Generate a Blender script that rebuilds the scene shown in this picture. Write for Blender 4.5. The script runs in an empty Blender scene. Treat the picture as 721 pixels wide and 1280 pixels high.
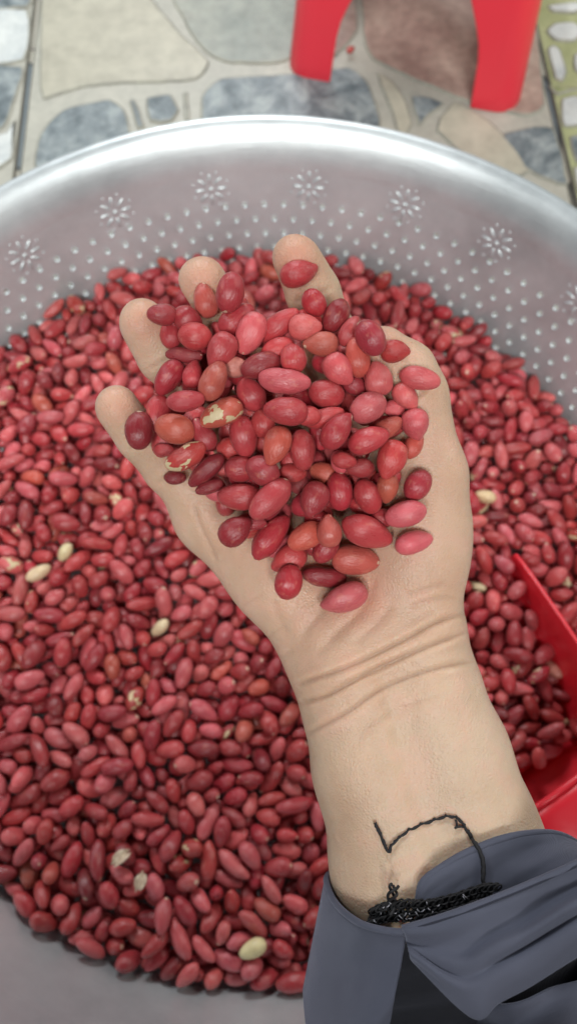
"""Palm full of red peanuts over an aluminium colander basin."""
import bpy, bmesh, math, random
import numpy as np
from mathutils import Vector, Matrix, Quaternion
from mathutils import noise as mnoise
scene = bpy.context.scene
# ---- photograph geometry: the lens, and points in the place seen through it
FPX = 914.0; CX, CY = 360.5, 640.0
TH = math.radians(71.0); ROLL = -0.04
CAM = np.array([0.0, 0.0, 0.555])
_R = np.array([1.0, 0, 0]); _D = np.array([0, -math.sin(TH), -math.cos(TH)])
FW = np.array([0, math.cos(TH), -math.sin(TH)])
EX = math.cos(ROLL) * _R - math.sin(ROLL) * _D
EY = math.sin(ROLL) * _R + math.cos(ROLL) * _D
ARM = np.stack([EX, EY, FW], 1)           # arm frame -> world (columns)
def arm_pt(px, py, d):                    # metres in the arm's own frame
    return np.array([(px - CX) / FPX * d, (py - CY) / FPX * d, d])
def to_world(p):
    return np.asarray(p) @ ARM.T + CAM
def on_plane(px, py, z=0.0):              # point of the horizontal plane z
    r = ARM @ arm_pt(px, py, 1.0)
    return CAM + r * ((z - CAM[2]) / r[2])
def to_px(w):
    q = (np.asarray(w) - CAM) @ ARM
    return q[..., 0] / q[..., 2] * FPX + CX, q[..., 1] / q[..., 2] * FPX + CY, q[..., 2]
BC = np.array([-0.015, 0.118])            # basin centre
def heap_z(x, y): return 0.116 - 0.072 * (x - BC[0]) + 0.028 * (y - BC[1])
# ---- camera, world, lights, exposure
def set_camera():
    cam = bpy.data.cameras.new('camera'); o = bpy.data.objects.new('camera', cam); bpy.context.scene.collection.objects.link(o)
    cam.sensor_fit = 'VERTICAL'; cam.sensor_height = 9.0; cam.lens = 9.0 * FPX / 1280.0
    cam.clip_start = .01; cam.clip_end = 60
    M = Matrix([[EX[i], -EY[i], -FW[i], CAM[i]] for i in range(3)] + [[0, 0, 0, 1]])
    o.matrix_world = M
    cam.dof.use_dof = True; cam.dof.focus_distance = .222; cam.dof.aperture_fstop = cam.lens / 2.3
    bpy.context.scene.camera = o
set_camera()
def set_world():
    w = bpy.data.worlds.new('World'); bpy.context.scene.world = w; w.use_nodes = True
    bg = w.node_tree.nodes['Background']; bg.inputs[0].default_value = (.80, .90, 1.0, 1); bg.inputs[1].default_value = .08
set_world()
def area(name, loc, target, sx, sy, power, col):
    l = bpy.data.lights.new(name, 'AREA'); l.shape = 'RECTANGLE'; l.size = sx; l.size_y = sy; l.energy = power; l.color = col
    o = bpy.data.objects.new(name, l); bpy.context.scene.collection.objects.link(o)
    o.location = loc; d = Vector(target) - Vector(loc); o.rotation_euler = d.to_track_quat('-Z', 'Y').to_euler(); return o
area('open_doorway', (-.12, 1.7, 1.4), (-.0, .3, .15), .42, .34, 19, (.97, .985, 1.0))
area('window_right', (1.3, .6, 1.3), (.05, .25, .2), 0.6, .6, 9, (1.0, .96, .89))
area('fill_left', (-1.3, 1.0, 1.25), (-.15, .35, .1), .5, .5, 7, (.94, .98, 1.0))  # added fill with no window behind it, brightens the upper left
area('ceiling_lamp', (-.05, -1.22, 2.2), (.0, .3, .1), 1.1, .6, 92, (1.0, .985, .96))
vs = scene.view_settings; vs.view_transform = 'Standard'; vs.look = 'None'; vs.gamma = 1; vs.exposure = 0.0; vs.use_curve_mapping = False
scene.render.engine = 'CYCLES'
# ---- small builders
scene = bpy.context.scene
COL = scene.collection
class MB:
    """collects vertices and faces of one mesh object"""
    def __init__(s): s.V = []; s.F = []; s.M = []
    def add(s, V, F, m=0):
        o = len(s.V); s.V += [tuple(map(float, v)) for v in V]
        s.F += [tuple(int(i) + o for i in f) for f in F]; s.M += [m] * len(F); return s
    def tube(s, pts, rad, seg=8, m=0, closed=False):
        pts = [np.array(p, float) for p in pts]; n = len(pts)
        if not hasattr(rad, '__len__'): rad = [rad] * n
        V = []; F = []; u = None
        for i, p in enumerate(pts):
            if closed: t = pts[(i + 1) % n] - pts[i - 1]
            else: t = pts[min(i + 1, n - 1)] - pts[max(i - 1, 0)]
            t = t / (np.linalg.norm(t) + 1e-12)
            if u is None:
                u = np.cross(t, [0, 0, 1.0])
                if np.linalg.norm(u) < .1: u = np.cross(t, [1.0, 0, 0])
            u = u - t * (u @ t); u = u / np.linalg.norm(u); v = np.cross(t, u)
            for j in range(seg):
                a = 2 * math.pi * j / seg
                V.append(p + rad[i] * (math.cos(a) * u + math.sin(a) * v))
        for i in range(n if closed else n - 1):
            k = (i + 1) % n
            for j in range(seg):
                l = (j + 1) % seg
                F.append((i * seg + j, i * seg + l, k * seg + l, k * seg + j))
        if not closed:
            F.append(tuple(range(seg))[::-1]); F.append(tuple((n - 1) * seg + j for j in range(seg)))
        return s.add(V, F, m)
    def build(s, name, mats, parent=None, smooth=True):
        me = bpy.data.meshes.new(name); me.from_pydata(s.V, [], s.F)
        for mt in (mats if isinstance(mats, (list, tuple)) else [mats]): me.materials.append(mt)
        me.polygons.foreach_set('material_index', s.M)
        me.polygons.foreach_set('use_smooth', [smooth] * len(s.F)); me.update()
        o = bpy.data.objects.new(name, me); COL.objects.link(o)
        if parent: o.parent = parent
        return o
def tag(o, label=None, cat=None, group=None, kind=None):
    for k, v in (('label', label), ('category', cat), ('group', group), ('kind', kind)):
        if v: o[k] = v
    return o
def empty(name, loc=(0, 0, 0)):
    o = bpy.data.objects.new(name, None); o.location = loc; o.empty_display_size = .02; COL.objects.link(o); return o
def spline(pts, n):
    """smooth curve through pts, n points"""
    P = np.array(pts, float); m = len(P)
    d = np.r_[0, np.cumsum(np.linalg.norm(np.diff(P, axis=0), axis=1) ** .5)]
    out = []
    T = np.zeros_like(P)
    for i in range(m):
        a, b = max(i - 1, 0), min(i + 1, m - 1)
        T[i] = (P[b] - P[a]) / (d[b] - d[a])
    for t in np.linspace(0, d[-1], n):
        i = min(np.searchsorted(d, t, 'right') - 1, m - 2); h = d[i + 1] - d[i]; u = (t - d[i]) / h
        out.append((2 * u**3 - 3 * u**2 + 1) * P[i] + (u**3 - 2 * u**2 + u) * h * T[i] + (-2 * u**3 + 3 * u**2) * P[i + 1] + (u**3 - u**2) * h * T[i + 1])
    return np.array(out)
def mod(o, t, **kw):
    m = o.modifiers.new(t.lower(), t)
    for k, v in kw.items(): setattr(m, k, v)
    return m
# ---- materials
def mat(name):
    m = bpy.data.materials.new(name); m.use_nodes = True
    nt = m.node_tree; b = nt.nodes['Principled BSDF']
    return m, nt, b
def N(nt, t, **kw):
    n = nt.nodes.new(t)
    for k, v in kw.items():
        if k.startswith('i_'):
            key = k[2:]; key = int(key) if key.isdigit() else key.replace('_', ' ')
            n.inputs[key].default_value = v
        else: setattr(n, k, v)
    return n
def ramp(nt, stops, inp, interp='LINEAR'):
    r = nt.nodes.new('ShaderNodeValToRGB'); r.color_ramp.interpolation = interp
    e = r.color_ramp.elements
    while len(e) < len(stops): e.new(.5)
    for i, (p, c) in enumerate(stops):
        e[i].position = p; e[i].color = (*c, 1) if len(c) == 3 else c
    nt.links.new(inp, r.inputs[0]); return r
def mixc(nt, f, a, b, bt='MIX'):
    n = nt.nodes.new('ShaderNodeMix'); n.data_type = 'RGBA'; n.blend_type = bt
    for sock, v in ((n.inputs[0], f), (n.inputs[6], a), (n.inputs[7], b)):
        if hasattr(v, 'is_output'): nt.links.new(v, sock)
        elif isinstance(v, (int, float)): sock.default_value = v
        else: sock.default_value = (*v, 1) if len(v) == 3 else v
    return n.outputs[2]
def bump(nt, b, h, dist, strength=1.0):
    n = N(nt, 'ShaderNodeBump', i_Strength=strength, i_Distance=dist)
    nt.links.new(h, n.inputs['Height']); nt.links.new(n.outputs[0], b.inputs['Normal']); return n
def mth(nt, op, a, b=None, c=None):
    n = nt.nodes.new('ShaderNodeMath'); n.operation = op
    for i, v in enumerate((a, b, c)):
        if v is None: continue
        if hasattr(v, 'is_output'): nt.links.new(v, n.inputs[i])
        else: n.inputs[i].default_value = v
    return n.outputs[0]
def set_in(b, **kw):
    for k, v in kw.items(): b.inputs[k.replace('_', ' ')].default_value = v

def m_peanut():
    m, nt, b = mat('peanut_skin')
    oi = N(nt, 'ShaderNodeObjectInfo')
    at = N(nt, 'ShaderNodeAttribute', attribute_name='tint'); lp = N(nt, 'ShaderNodeAttribute', attribute_name='lp')
    col = mixc(nt, 1.0, oi.outputs['Color'], at.outputs['Color'], 'MULTIPLY')
    sc = N(nt, 'ShaderNodeSeparateColor'); nt.links.new(at.outputs['Color'], sc.inputs[0])
    seed = mth(nt, 'ADD', mth(nt, 'MULTIPLY', sc.outputs[0], 91.7), mth(nt, 'MULTIPLY', oi.outputs['Random'], 53.0))
    cb = N(nt, 'ShaderNodeCombineXYZ'); nt.links.new(seed, cb.inputs[0]); nt.links.new(seed, cb.inputs[1])
    va = N(nt, 'ShaderNodeVectorMath', operation='ADD'); nt.links.new(lp.outputs['Vector'], va.inputs[0]); nt.links.new(cb.outputs[0], va.inputs[1])
    sep = N(nt, 'ShaderNodeSeparateXYZ'); nt.links.new(lp.outputs['Vector'], sep.inputs[0])
    st = N(nt, 'ShaderNodeMapping'); st.inputs['Scale'].default_value = (.55, 3.4, 3.4); nt.links.new(va.outputs[0], st.inputs[0])
    n1 = N(nt, 'ShaderNodeTexNoise', i_Scale=1.5, i_Detail=4.0, i_Roughness=.6, i_Distortion=.6); nt.links.new(st.outputs[0], n1.inputs['Vector'])
    n2 = N(nt, 'ShaderNodeTexNoise', i_Scale=1.1, i_Detail=3.0); nt.links.new(va.outputs[0], n2.inputs['Vector'])
    vein = ramp(nt, [(.44, (0, 0, 0)), (.5, (1, 1, 1)), (.56, (0, 0, 0))], n1.outputs[0])
    c1 = mixc(nt, mth(nt, 'MULTIPLY', vein.outputs[0], .12), col, mixc(nt, .35, col, (.75, .42, .33)))
    dk = ramp(nt, [(.3, (1, 1, 1)), (.62, (0, 0, 0))], n2.outputs[0])
    c2 = mixc(nt, mth(nt, 'MULTIPLY', dk.outputs[0], .35), c1, mixc(nt, .6, col, (.10, .012, .015)))
    # rubbed spots where the skin is thin
    n3 = N(nt, 'ShaderNodeTexNoise', i_Scale=2.3, i_Detail=2.0); nt.links.new(va.outputs[0], n3.inputs['Vector'])
    rub = ramp(nt, [(.60, (0, 0, 0)), (.74, (1, 1, 1))], n3.outputs[0])
    c3 = mixc(nt, mth(nt, 'MULTIPLY', rub.outputs[0], .45), c2, mixc(nt, .5, col, (.70, .30, .20)))
    # scar: bare kernel, only where the peanut has one (alpha of its colour)
    alpha = mth(nt, 'MULTIPLY', oi.outputs['Alpha'], at.outputs['Alpha'])
    n4 = N(nt, 'ShaderNodeTexNoise', i_Scale=.9, i_Detail=3.0, i_Roughness=.55); nt.links.new(va.outputs[0], n4.inputs['Vector'])
    scar = mth(nt, 'MULTIPLY', mth(nt, 'GREATER_THAN', n4.outputs[0], .60), mth(nt, 'LESS_THAN', alpha, .8))
    c4 = mixc(nt, scar, c3, (.62, .50, .30))
    # germ end: pale speck at the beak of about half of them
    dv = N(nt, 'ShaderNodeVectorMath', operation='DISTANCE'); nt.links.new(lp.outputs['Vector'], dv.inputs[0]); dv.inputs[1].default_value = (.93, .16, .27)
    tr = mth(nt, 'SUBTRACT', mth(nt, 'MULTIPLY', mth(nt, 'FRACT', mth(nt, 'MULTIPLY', seed, 7.3)), .34), .07)
    tip = mth(nt, 'LESS_THAN', mth(nt, 'ADD', dv.outputs['Value'], mth(nt, 'MULTIPLY', mth(nt, 'SUBTRACT', n1.outputs[0], .5), .25)), tr)
    c5 = mixc(nt, mth(nt, 'MULTIPLY', tip, .75), c4, (.68, .52, .38))
    nt.links.new(c5, b.inputs['Base Color'])
    rr = mth(nt, 'ADD', .19, mth(nt, 'MULTIPLY', n2.outputs[0], .2)); nt.links.new(rr, b.inputs['Roughness'])
    set_in(b, Specular_IOR_Level=.5, Sheen_Weight=.04, Sheen_Roughness=.45)
    b.inputs['Sheen Tint'].default_value = (1, .7, .7, 1)
    n5 = N(nt, 'ShaderNodeTexNoise', i_Scale=5.0, i_Detail=3.0); nt.links.new(st.outputs[0], n5.inputs['Vector'])
    hh = mth(nt, 'SUBTRACT', mth(nt, 'ADD', n5.outputs[0], mth(nt, 'MULTIPLY', n1.outputs[0], 1.2)), mth(nt, 'MULTIPLY', scar, .8))
    bump(nt, b, hh, .00022, .7)
    return m
def m_skin():
    m, nt, b = mat('skin')
    tc = N(nt, 'ShaderNodeTexCoord')
    n1 = N(nt, 'ShaderNodeTexNoise', i_Scale=38.0, i_Detail=5.0, i_Roughness=.6); nt.links.new(tc.outputs['Object'], n1.inputs['Vector'])
    n2 = N(nt, 'ShaderNodeTexNoise', i_Scale=220.0, i_Detail=3.0); nt.links.new(tc.outputs['Object'], n2.inputs['Vector'])
    red = N(nt, 'ShaderNodeAttribute', attribute_name='flush')
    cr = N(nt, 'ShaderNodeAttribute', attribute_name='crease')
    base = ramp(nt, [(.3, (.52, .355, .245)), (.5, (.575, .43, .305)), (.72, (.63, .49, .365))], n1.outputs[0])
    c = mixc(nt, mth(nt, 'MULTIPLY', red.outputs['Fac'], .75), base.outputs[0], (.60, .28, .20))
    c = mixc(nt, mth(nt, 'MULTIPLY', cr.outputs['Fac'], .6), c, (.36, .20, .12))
    c = mixc(nt, mth(nt, 'MULTIPLY', n2.outputs[0], .16), c, (.50, .33, .25))
    nt.links.new(c, b.inputs['Base Color'])
    set_in(b, Roughness=.44, Subsurface_Weight=.4, Subsurface_Scale=.006, Specular_IOR_Level=.35)
    b.inputs['Subsurface Radius'].default_value = (1.0, .45, .25)
    v = N(nt, 'ShaderNodeTexVoronoi', feature='DISTANCE_TO_EDGE', i_Scale=900.0); nt.links.new(tc.outputs['Object'], v.inputs['Vector'])
    # papillary ridges and fine lines
    w = N(nt, 'ShaderNodeTexWave', i_Scale=210.0, i_Distortion=9.0, i_Detail=2.0); w.inputs['Detail Scale'].default_value = .35
    nt.links.new(tc.outputs['Object'], w.inputs['Vector'])
    n3 = N(nt, 'ShaderNodeTexNoise', i_Scale=75.0, i_Detail=4.0, i_Roughness=.6); nt.links.new(tc.outputs['Object'], n3.inputs['Vector'])
    bl = ramp(nt, [(.50, (0, 0, 0)), (.62, (1, 1, 1))], n3.outputs[0]); c = mixc(nt, mth(nt, 'MULTIPLY', bl.outputs[0], .22), c, (.66, .33, .25)); nt.links.new(c, b.inputs['Base Color'])
    h = mth(nt, 'ADD', mth(nt, 'MULTIPLY', mth(nt, 'ADD', n3.outputs[0], v.outputs[0]), .55), mth(nt, 'ADD', mth(nt, 'MULTIPLY', w.outputs['Fac'], .035), mth(nt, 'MULTIPLY', n2.outputs[0], .9)))
    bump(nt, b, h, .0005, .9)
    return m
def m_alu():
    m, nt, b = mat('spun_aluminium')
    tc = N(nt, 'ShaderNodeTexCoord')
    mp = N(nt, 'ShaderNodeMapping'); mp.inputs['Scale'].default_value = (1, 1, 9); nt.links.new(tc.outputs['Object'], mp.inputs[0])
    n1 = N(nt, 'ShaderNodeTexNoise', i_Scale=9.0, i_Detail=6.0, i_Roughness=.65); nt.links.new(tc.outputs['Object'], n1.inputs['Vector'])
    n2 = N(nt, 'ShaderNodeTexNoise', i_Scale=60.0, i_Detail=4.0, i_Roughness=.7); nt.links.new(mp.outputs[0], n2.inputs['Vector'])
    n3 = N(nt, 'ShaderNodeTexNoise', i_Scale=3.5, i_Detail=3.0); nt.links.new(tc.outputs['Object'], n3.inputs['Vector'])
    c = ramp(nt, [(.3, (.46, .51, .525)), (.5, (.62, .675, .69)), (.7, (.74, .80, .81))], n1.outputs[0])
    nt.links.new(c.outputs[0], b.inputs['Base Color'])
    set_in(b, Metallic=.6)
    r = mth(nt, 'ADD', .27, mth(nt, 'MULTIPLY', mth(nt, 'ADD', n1.outputs[0], n2.outputs[0]), .16)); nt.links.new(r, b.inputs['Roughness'])
    sc = N(nt, 'ShaderNodeTexNoise', i_Scale=400.0, i_Detail=2.0); nt.links.new(mp.outputs[0], sc.inputs['Vector'])
    h = mth(nt, 'ADD', mth(nt, 'MULTIPLY', n3.outputs[0], 6.0), mth(nt, 'ADD', mth(nt, 'MULTIPLY', n2.outputs[0], .35), mth(nt, 'MULTIPLY', sc.outputs[0], .12)))
    bump(nt, b, h, .0006, .7)
    return m
def m_plastic(name, col, rough=.3, spec=.5, sss=.0):
    m, nt, b = mat(name)
    tc = N(nt, 'ShaderNodeTexCoord')
    n1 = N(nt, 'ShaderNodeTexNoise', i_Scale=14.0, i_Detail=5.0, i_Roughness=.65); nt.links.new(tc.outputs['Object'], n1.inputs['Vector'])
    n2 = N(nt, 'ShaderNodeTexNoise', i_Scale=260.0, i_Detail=3.0); nt.links.new(tc.outputs['Object'], n2.inputs['Vector'])
    c = mixc(nt, mth(nt, 'MULTIPLY', n1.outputs[0], .35), col, tuple(min(1, x * .75 + .03) for x in col))
    nt.links.new(c, b.inputs['Base Color'])
    r = mth(nt, 'ADD', rough - .05, mth(nt, 'MULTIPLY', n1.outputs[0], .18)); nt.links.new(r, b.inputs['Roughness'])
    set_in(b, Specular_IOR_Level=spec, Subsurface_Weight=sss, Subsurface_Scale=.01)
    b.inputs['Subsurface Radius'].default_value = (1, .15, .15)
    bump(nt, b, n2.outputs[0], .0002, .35)
    return m
def m_cloth(name, c0, c1):
    m, nt, b = mat(name)
    tc = N(nt, 'ShaderNodeTexCoord')
    n1 = N(nt, 'ShaderNodeTexNoise', i_Scale=30.0, i_Detail=5.0); nt.links.new(tc.outputs['Object'], n1.inputs['Vector'])
    w1 = N(nt, 'ShaderNodeTexWave', i_Scale=1300.0, i_Distortion=.8, bands_direction='DIAGONAL'); nt.links.new(tc.outputs['Object'], w1.inputs['Vector'])
    w2 = N(nt, 'ShaderNodeTexWave', i_Scale=1300.0, i_Distortion=.8, bands_direction='Y'); nt.links.new(tc.outputs['Object'], w2.inputs['Vector'])
    c = ramp(nt, [(.3, c0), (.7, c1)], n1.outputs[0]); w = mth(nt, 'MULTIPLY', w1.outputs['Fac'], w2.outputs['Fac'])
    c2 = mixc(nt, mth(nt, 'MULTIPLY', w, .25), c.outputs[0], tuple(x * .6 for x in c0))
    nt.links.new(c2, b.inputs['Base Color'])
    set_in(b, Roughness=.75, Sheen_Weight=.35, Sheen_Roughness=.4, Specular_IOR_Level=.25)
    b.inputs['Sheen Tint'].default_value = (.75, .8, 1, 1)
    bump(nt, b, mth(nt, 'ADD', mth(nt, 'MULTIPLY', w, .5), mth(nt, 'MULTIPLY', n1.outputs[0], 4.0)), .0004, .6)
    return m
def m_stone(name, stops, scale, bumpd=.0008, rough=.6, mott=.5):
    m, nt, b = mat(name)
    tc = N(nt, 'ShaderNodeTexCoord')
    n1 = N(nt, 'ShaderNodeTexNoise', i_Scale=scale, i_Detail=7.0, i_Roughness=.68, i_Distortion=.5); nt.links.new(tc.outputs['Object'], n1.inputs['Vector'])
    n2 = N(nt, 'ShaderNodeTexNoise', i_Scale=scale * 9, i_Detail=5.0, i_Roughness=.7); nt.links.new(tc.outputs['Object'], n2.inputs['Vector'])
    c = ramp(nt, stops, n1.outputs[0])
    g = ramp(nt, [(.35, (.55, .55, .55)), (.6, (1, 1, 1))], n2.outputs[0])
    nt.links.new(mixc(nt, mott, c.outputs[0], g.outputs[0], 'MULTIPLY'), b.inputs['Base Color'])
    nt.links.new(mth(nt, 'ADD', rough - .12, mth(nt, 'MULTIPLY', n1.outputs[0], .25)), b.inputs['Roughness'])
    bump(nt, b, mth(nt, 'ADD', n1.outputs[0], mth(nt, 'MULTIPLY', n2.outputs[0], .4)), bumpd, .8)
    return m
PEA = m_peanut(); SKIN = m_skin(); ALU = m_alu()
RED = m_plastic('red_plastic', (.74, .018, .035), .28, .5, .12)
REDS = m_plastic('red_stool_plastic', (.80, .03, .055), .33, .5)
CLOTH = m_cloth('slate_cloth', (.070, .077, .108), (.098, .106, .146))
BLACK = m_plastic('black_thread', (.012, .012, .014), .6, .3)
PALE = m_plastic('pale_thread', (.30, .30, .34), .4, .5)
# ---- hand and forearm as one smooth body (signed distance in mm, arm frame)
def A(px, py, d): return arm_pt(px, py, d) * 1000.0
def arm_chain():
    """list of (a, b, ra, rb, k): tapered limbs, k = blend with what is there already"""
    L = []
    def cone(a, b, ra, rb, k): L.append((np.array(a), np.array(b), ra, rb, k))
    def chain(pts, k, k0=None):
        for i in range(len(pts) - 1):
            (p, ra), (q, rb) = pts[i], pts[i + 1]
            cone(A(*p), A(*q), ra, rb, k0 if (i == 0 and k0) else k)
    # forearm: two parallel bones' worth of flesh
    for s in (-1, 1):
        pts = []
        for (x, y, d, r, off) in ((474, 822, .249, 18.3, 12.0), (487, 868, .248, 18.0, 11.6), (512, 950, .245, 19.8, 12.0), (548, 1072, .239, 22.3, 12.2), (566, 1132, .2415, 21.8, 12.0), (592, 1210, .250, 21.0, 12.0), (680, 1480, .258, 21.0, 12)):
            n = np.array([.958, -.285, 0]) * off * s
            pts.append((A(x, y, d) + n, r))
        for i in range(len(pts) - 1):
            cone(pts[i][0], pts[i + 1][0], pts[i][1], pts[i + 1][1], 6 if s < 0 or i else 6)
    # palm core fanning from the wrist to the knuckles
    W = ((462, 800, .253), 16.5)
    kn = [((268, 641, .262), 12.0), ((335, 575, .267), 12.0), ((400, 535, .268), 12.5), ((462, 512, .266), 13.0)]
    for q in kn: chain([W, q], 7)
    chain([kn[0], kn[1], kn[2], kn[3]], 6)
    chain([((345, 690, .268), 12), ((470, 640, .270), 12)], 8)
    # heel of the palm (little finger side) and the ball of the thumb
    chain([((420, 806, .252), 17.5), ((347, 717, .2565), 15.5), ((268, 641, .262), 12.0)], 9)
    chain([((505, 778, .250), 17.3), ((518, 700, .2475), 15.8), ((527, 645, .2455), 14.0), ((532, 590, .2430), 11.9)], 9)
    chain([((470, 780, .252), 17.0), ((455, 690, .264), 13)], 8)
    # fingers
    chain([kn[0], ((210, 588, .252), 8.5), ((176, 547, .243), 7.8), ((148, 512, .236), 7.1)], 2.0, 5.5)
    L.append('tips')
    chain([kn[1], ((250, 495, .254), 9.0), ((207, 447, .244), 8.2), ((180, 405, .236), 7.4)], 2.0, 5.5)
    chain([kn[2], ((320, 445, .256), 9.3), ((281, 395, .247), 8.6), ((253, 350, .238), 7.8)], 2.0, 5.5)
    chain([kn[3], ((412, 420, .254), 9.5), ((390, 368, .245), 8.8), ((371, 322, .236), 8.0)], 2.0, 5.5)
    chain([((532, 590, .243), 11.9), ((521, 493, .238), 10.2), ((505, 466, .237), 9.8), ((479, 438, .2355), 8.3)], 3.0, 6)
    return [l for l in L if l != 'tips']
CHAIN = arm_chain()
def cone_d(P, a, b, ra, rb):
    ab = b - a; l2 = float(ab @ ab)
    ap = P - a
    t = np.clip((ap @ ab) / l2, 0, 1)
    q = ap - t[..., None] * ab
    return np.sqrt((q * q).sum(-1)) - (ra + (rb - ra) * t)
def smin(a, b, k):
    h = np.clip(k - np.abs(a - b), 0, None) / k
    return np.minimum(a, b) - h * h * k * .25
def body_sdf(P):
    P = np.asarray(P, dtype=np.float32)
    d = np.full(P.shape[:-1], 60.0, np.float32)
    for a, b, ra, rb, k in CHAIN:
        d = smin(d, cone_d(P, a.astype(np.float32), b.astype(np.float32), ra, rb), k)
    return d
def body_grid(h):
    lo = np.min([np.minimum(a, b) - max(ra, rb) for a, b, ra, rb, k in CHAIN], 0) - 3
    hi = np.max([np.maximum(a, b) + max(ra, rb) for a, b, ra, rb, k in CHAIN], 0) + 3
    n = np.ceil((hi - lo) / h).astype(int) + 1
    ax = [lo[i] + h * np.arange(n[i]) for i in range(3)]
    D = np.full(n, 60.0, np.float32)
    for a, b, ra, rb, k in CHAIN:
        m = max(ra, rb) + 12
        i0 = np.maximum(((np.minimum(a, b) - m - lo) / h).astype(int), 0)
        i1 = np.minimum(((np.maximum(a, b) + m - lo) / h).astype(int) + 2, n)
        s = tuple(slice(i0[j], i1[j]) for j in range(3))
        G = np.stack(np.meshgrid(*[ax[j][s[j]] for j in range(3)], indexing='ij'), -1).astype(np.float32)
        D[s] = smin(D[s], cone_d(G, a.astype(np.float32), b.astype(np.float32), ra, rb), k)
    return D, lo, n
def surface_nets(D, lo, h):
    nx, ny, nz = D.shape
    S = D < 0
    cnt = np.zeros((nx - 1, ny - 1, nz - 1), np.uint8)
    for dx in (0, 1):
        for dy in (0, 1):
            for dz in (0, 1):
                cnt += S[dx:nx - 1 + dx, dy:ny - 1 + dy, dz:nz - 1 + dz]
    C = np.argwhere((cnt > 0) & (cnt < 8))
    idx = np.full(cnt.shape, -1, np.int64); idx[C[:, 0], C[:, 1], C[:, 2]] = np.arange(len(C))
    acc = np.zeros((len(C), 3)); w = np.zeros(len(C))
    cor = [(x, y, z) for x in (0, 1) for y in (0, 1) for z in (0, 1)]
    for p in cor:
        for ax in range(3):
            if p[ax]: continue
            q = list(p); q[ax] = 1
            f0 = D[C[:, 0] + p[0], C[:, 1] + p[1], C[:, 2] + p[2]]; f1 = D[C[:, 0] + q[0], C[:, 1] + q[1], C[:, 2] + q[2]]
            m = (f0 < 0) != (f1 < 0)
            t = np.where(m, f0 / np.where(m, f0 - f1, 1), 0)
            pt = np.array(p, float)[None, :].repeat(len(C), 0); pt[:, ax] += t
            acc[m] += pt[m]; w[m] += 1
    V = (C + acc / w[:, None]) * h + lo
    F = []
    for ax in range(3):
        o = [i for i in range(3) if i != ax]
        sl0 = [slice(None)] * 3; sl1 = [slice(None)] * 3
        sl0[ax] = slice(0, -1); sl1[ax] = slice(1, None)
        a, b = S[tuple(sl0)], S[tuple(sl1)]
        E = np.argwhere(a != b)
        E = E[(E[:, o[0]] > 0) & (E[:, o[1]] > 0) & (E[:, o[0]] < D.shape[o[0]] - 1) & (E[:, o[1]] < D.shape[o[1]] - 1)]
        inside = a[E[:, 0], E[:, 1], E[:, 2]]
        def ci(d0, d1):
            q = E.copy(); q[:, o[0]] -= d0; q[:, o[1]] -= d1
            return idx[q[:, 0], q[:, 1], q[:, 2]]
        Q = np.stack([ci(1, 1), ci(0, 1), ci(0, 0), ci(1, 0)], 1)
        flip = ~inside if ax != 1 else inside
        Q[flip] = Q[flip][:, ::-1]
        F.append(Q)
    return V, np.concatenate(F)
def skin_d(px, py):                       # depth (m) at which the line of sight through px,py meets the skin
    r = A(px, py, 1.0) / 1000.0; d = 180.0
    for _ in range(80):
        s = float(body_sdf((r * d)[None])[0])
        if s < .05: return d / 1000
        d += s * .8
        if d > 320: return None
    return d / 1000
# ---- peanut shapes
# variants: half length a, half width b, taper, beak, bend, waist
PV=[(7.6,4.5,.10,.25,.05,.00),(8.4,4.3,-.06,.1,.10,.06),(6.7,4.9,.14,.35,.0,.0),(6.0,4.6,.05,.2,.03,.0),
    (7.2,4.2,.22,.5,.04,.0),(8.9,4.4,.04,.15,.14,.09),(5.6,4.2,-.1,.45,.0,.0),(7.4,4.9,-.12,.1,.08,.03)]
def peanut_verts(k,nu,nv):
    a,b,tp,bk,bend,wa=PV[k]
    rs=np.random.RandomState(100+k); ph=rs.rand(6)*6.28
    V=[];L=[]
    def pt(phi,th):
        x=-math.cos(phi); s=math.sin(phi)
        r=(s**.86)*(1+1.15*tp*x-wa*math.cos(x*4.2)**2)
        r*=1+.035*math.cos(2*th+ph[0])+.02*math.cos(3*th+ph[1]+x*2)
        y=b*r*math.cos(th); z=b*.93*r*math.sin(th)
        X=a*x
        if x>.8:
            t=(x-.8)/.2; X+=bk*t*t*2.4; z+=bk*1.6*t*t*.7
        z+=bend*a*(x*x-.3)*.5
        return (X*1e-3,y*1e-3,z*1e-3),(x,r*math.cos(th),r*math.sin(th))
    F=[]
    p,l=pt(1e-4,0);V.append(p);L.append(l)
    for i in range(1,nv):
        phi=math.pi*i/nv
        for j in range(nu):
            p,l=pt(phi,2*math.pi*j/nu);V.append(p);L.append(l)
    p,l=pt(math.pi-1e-4,0);V.append(p);L.append(l)
    n=len(V)-1
    for j in range(nu):
        F.append((0,1+(j+1)%nu,1+j))
        for i in range(nv-2):
            A=1+i*nu;B=A+nu
            F.append((A+j,A+(j+1)%nu,B+(j+1)%nu,B+j))
        A=1+(nv-2)*nu
        F.append((n,A+j,A+(j+1)%nu))
    return np.array(V),np.array(L),F
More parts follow.
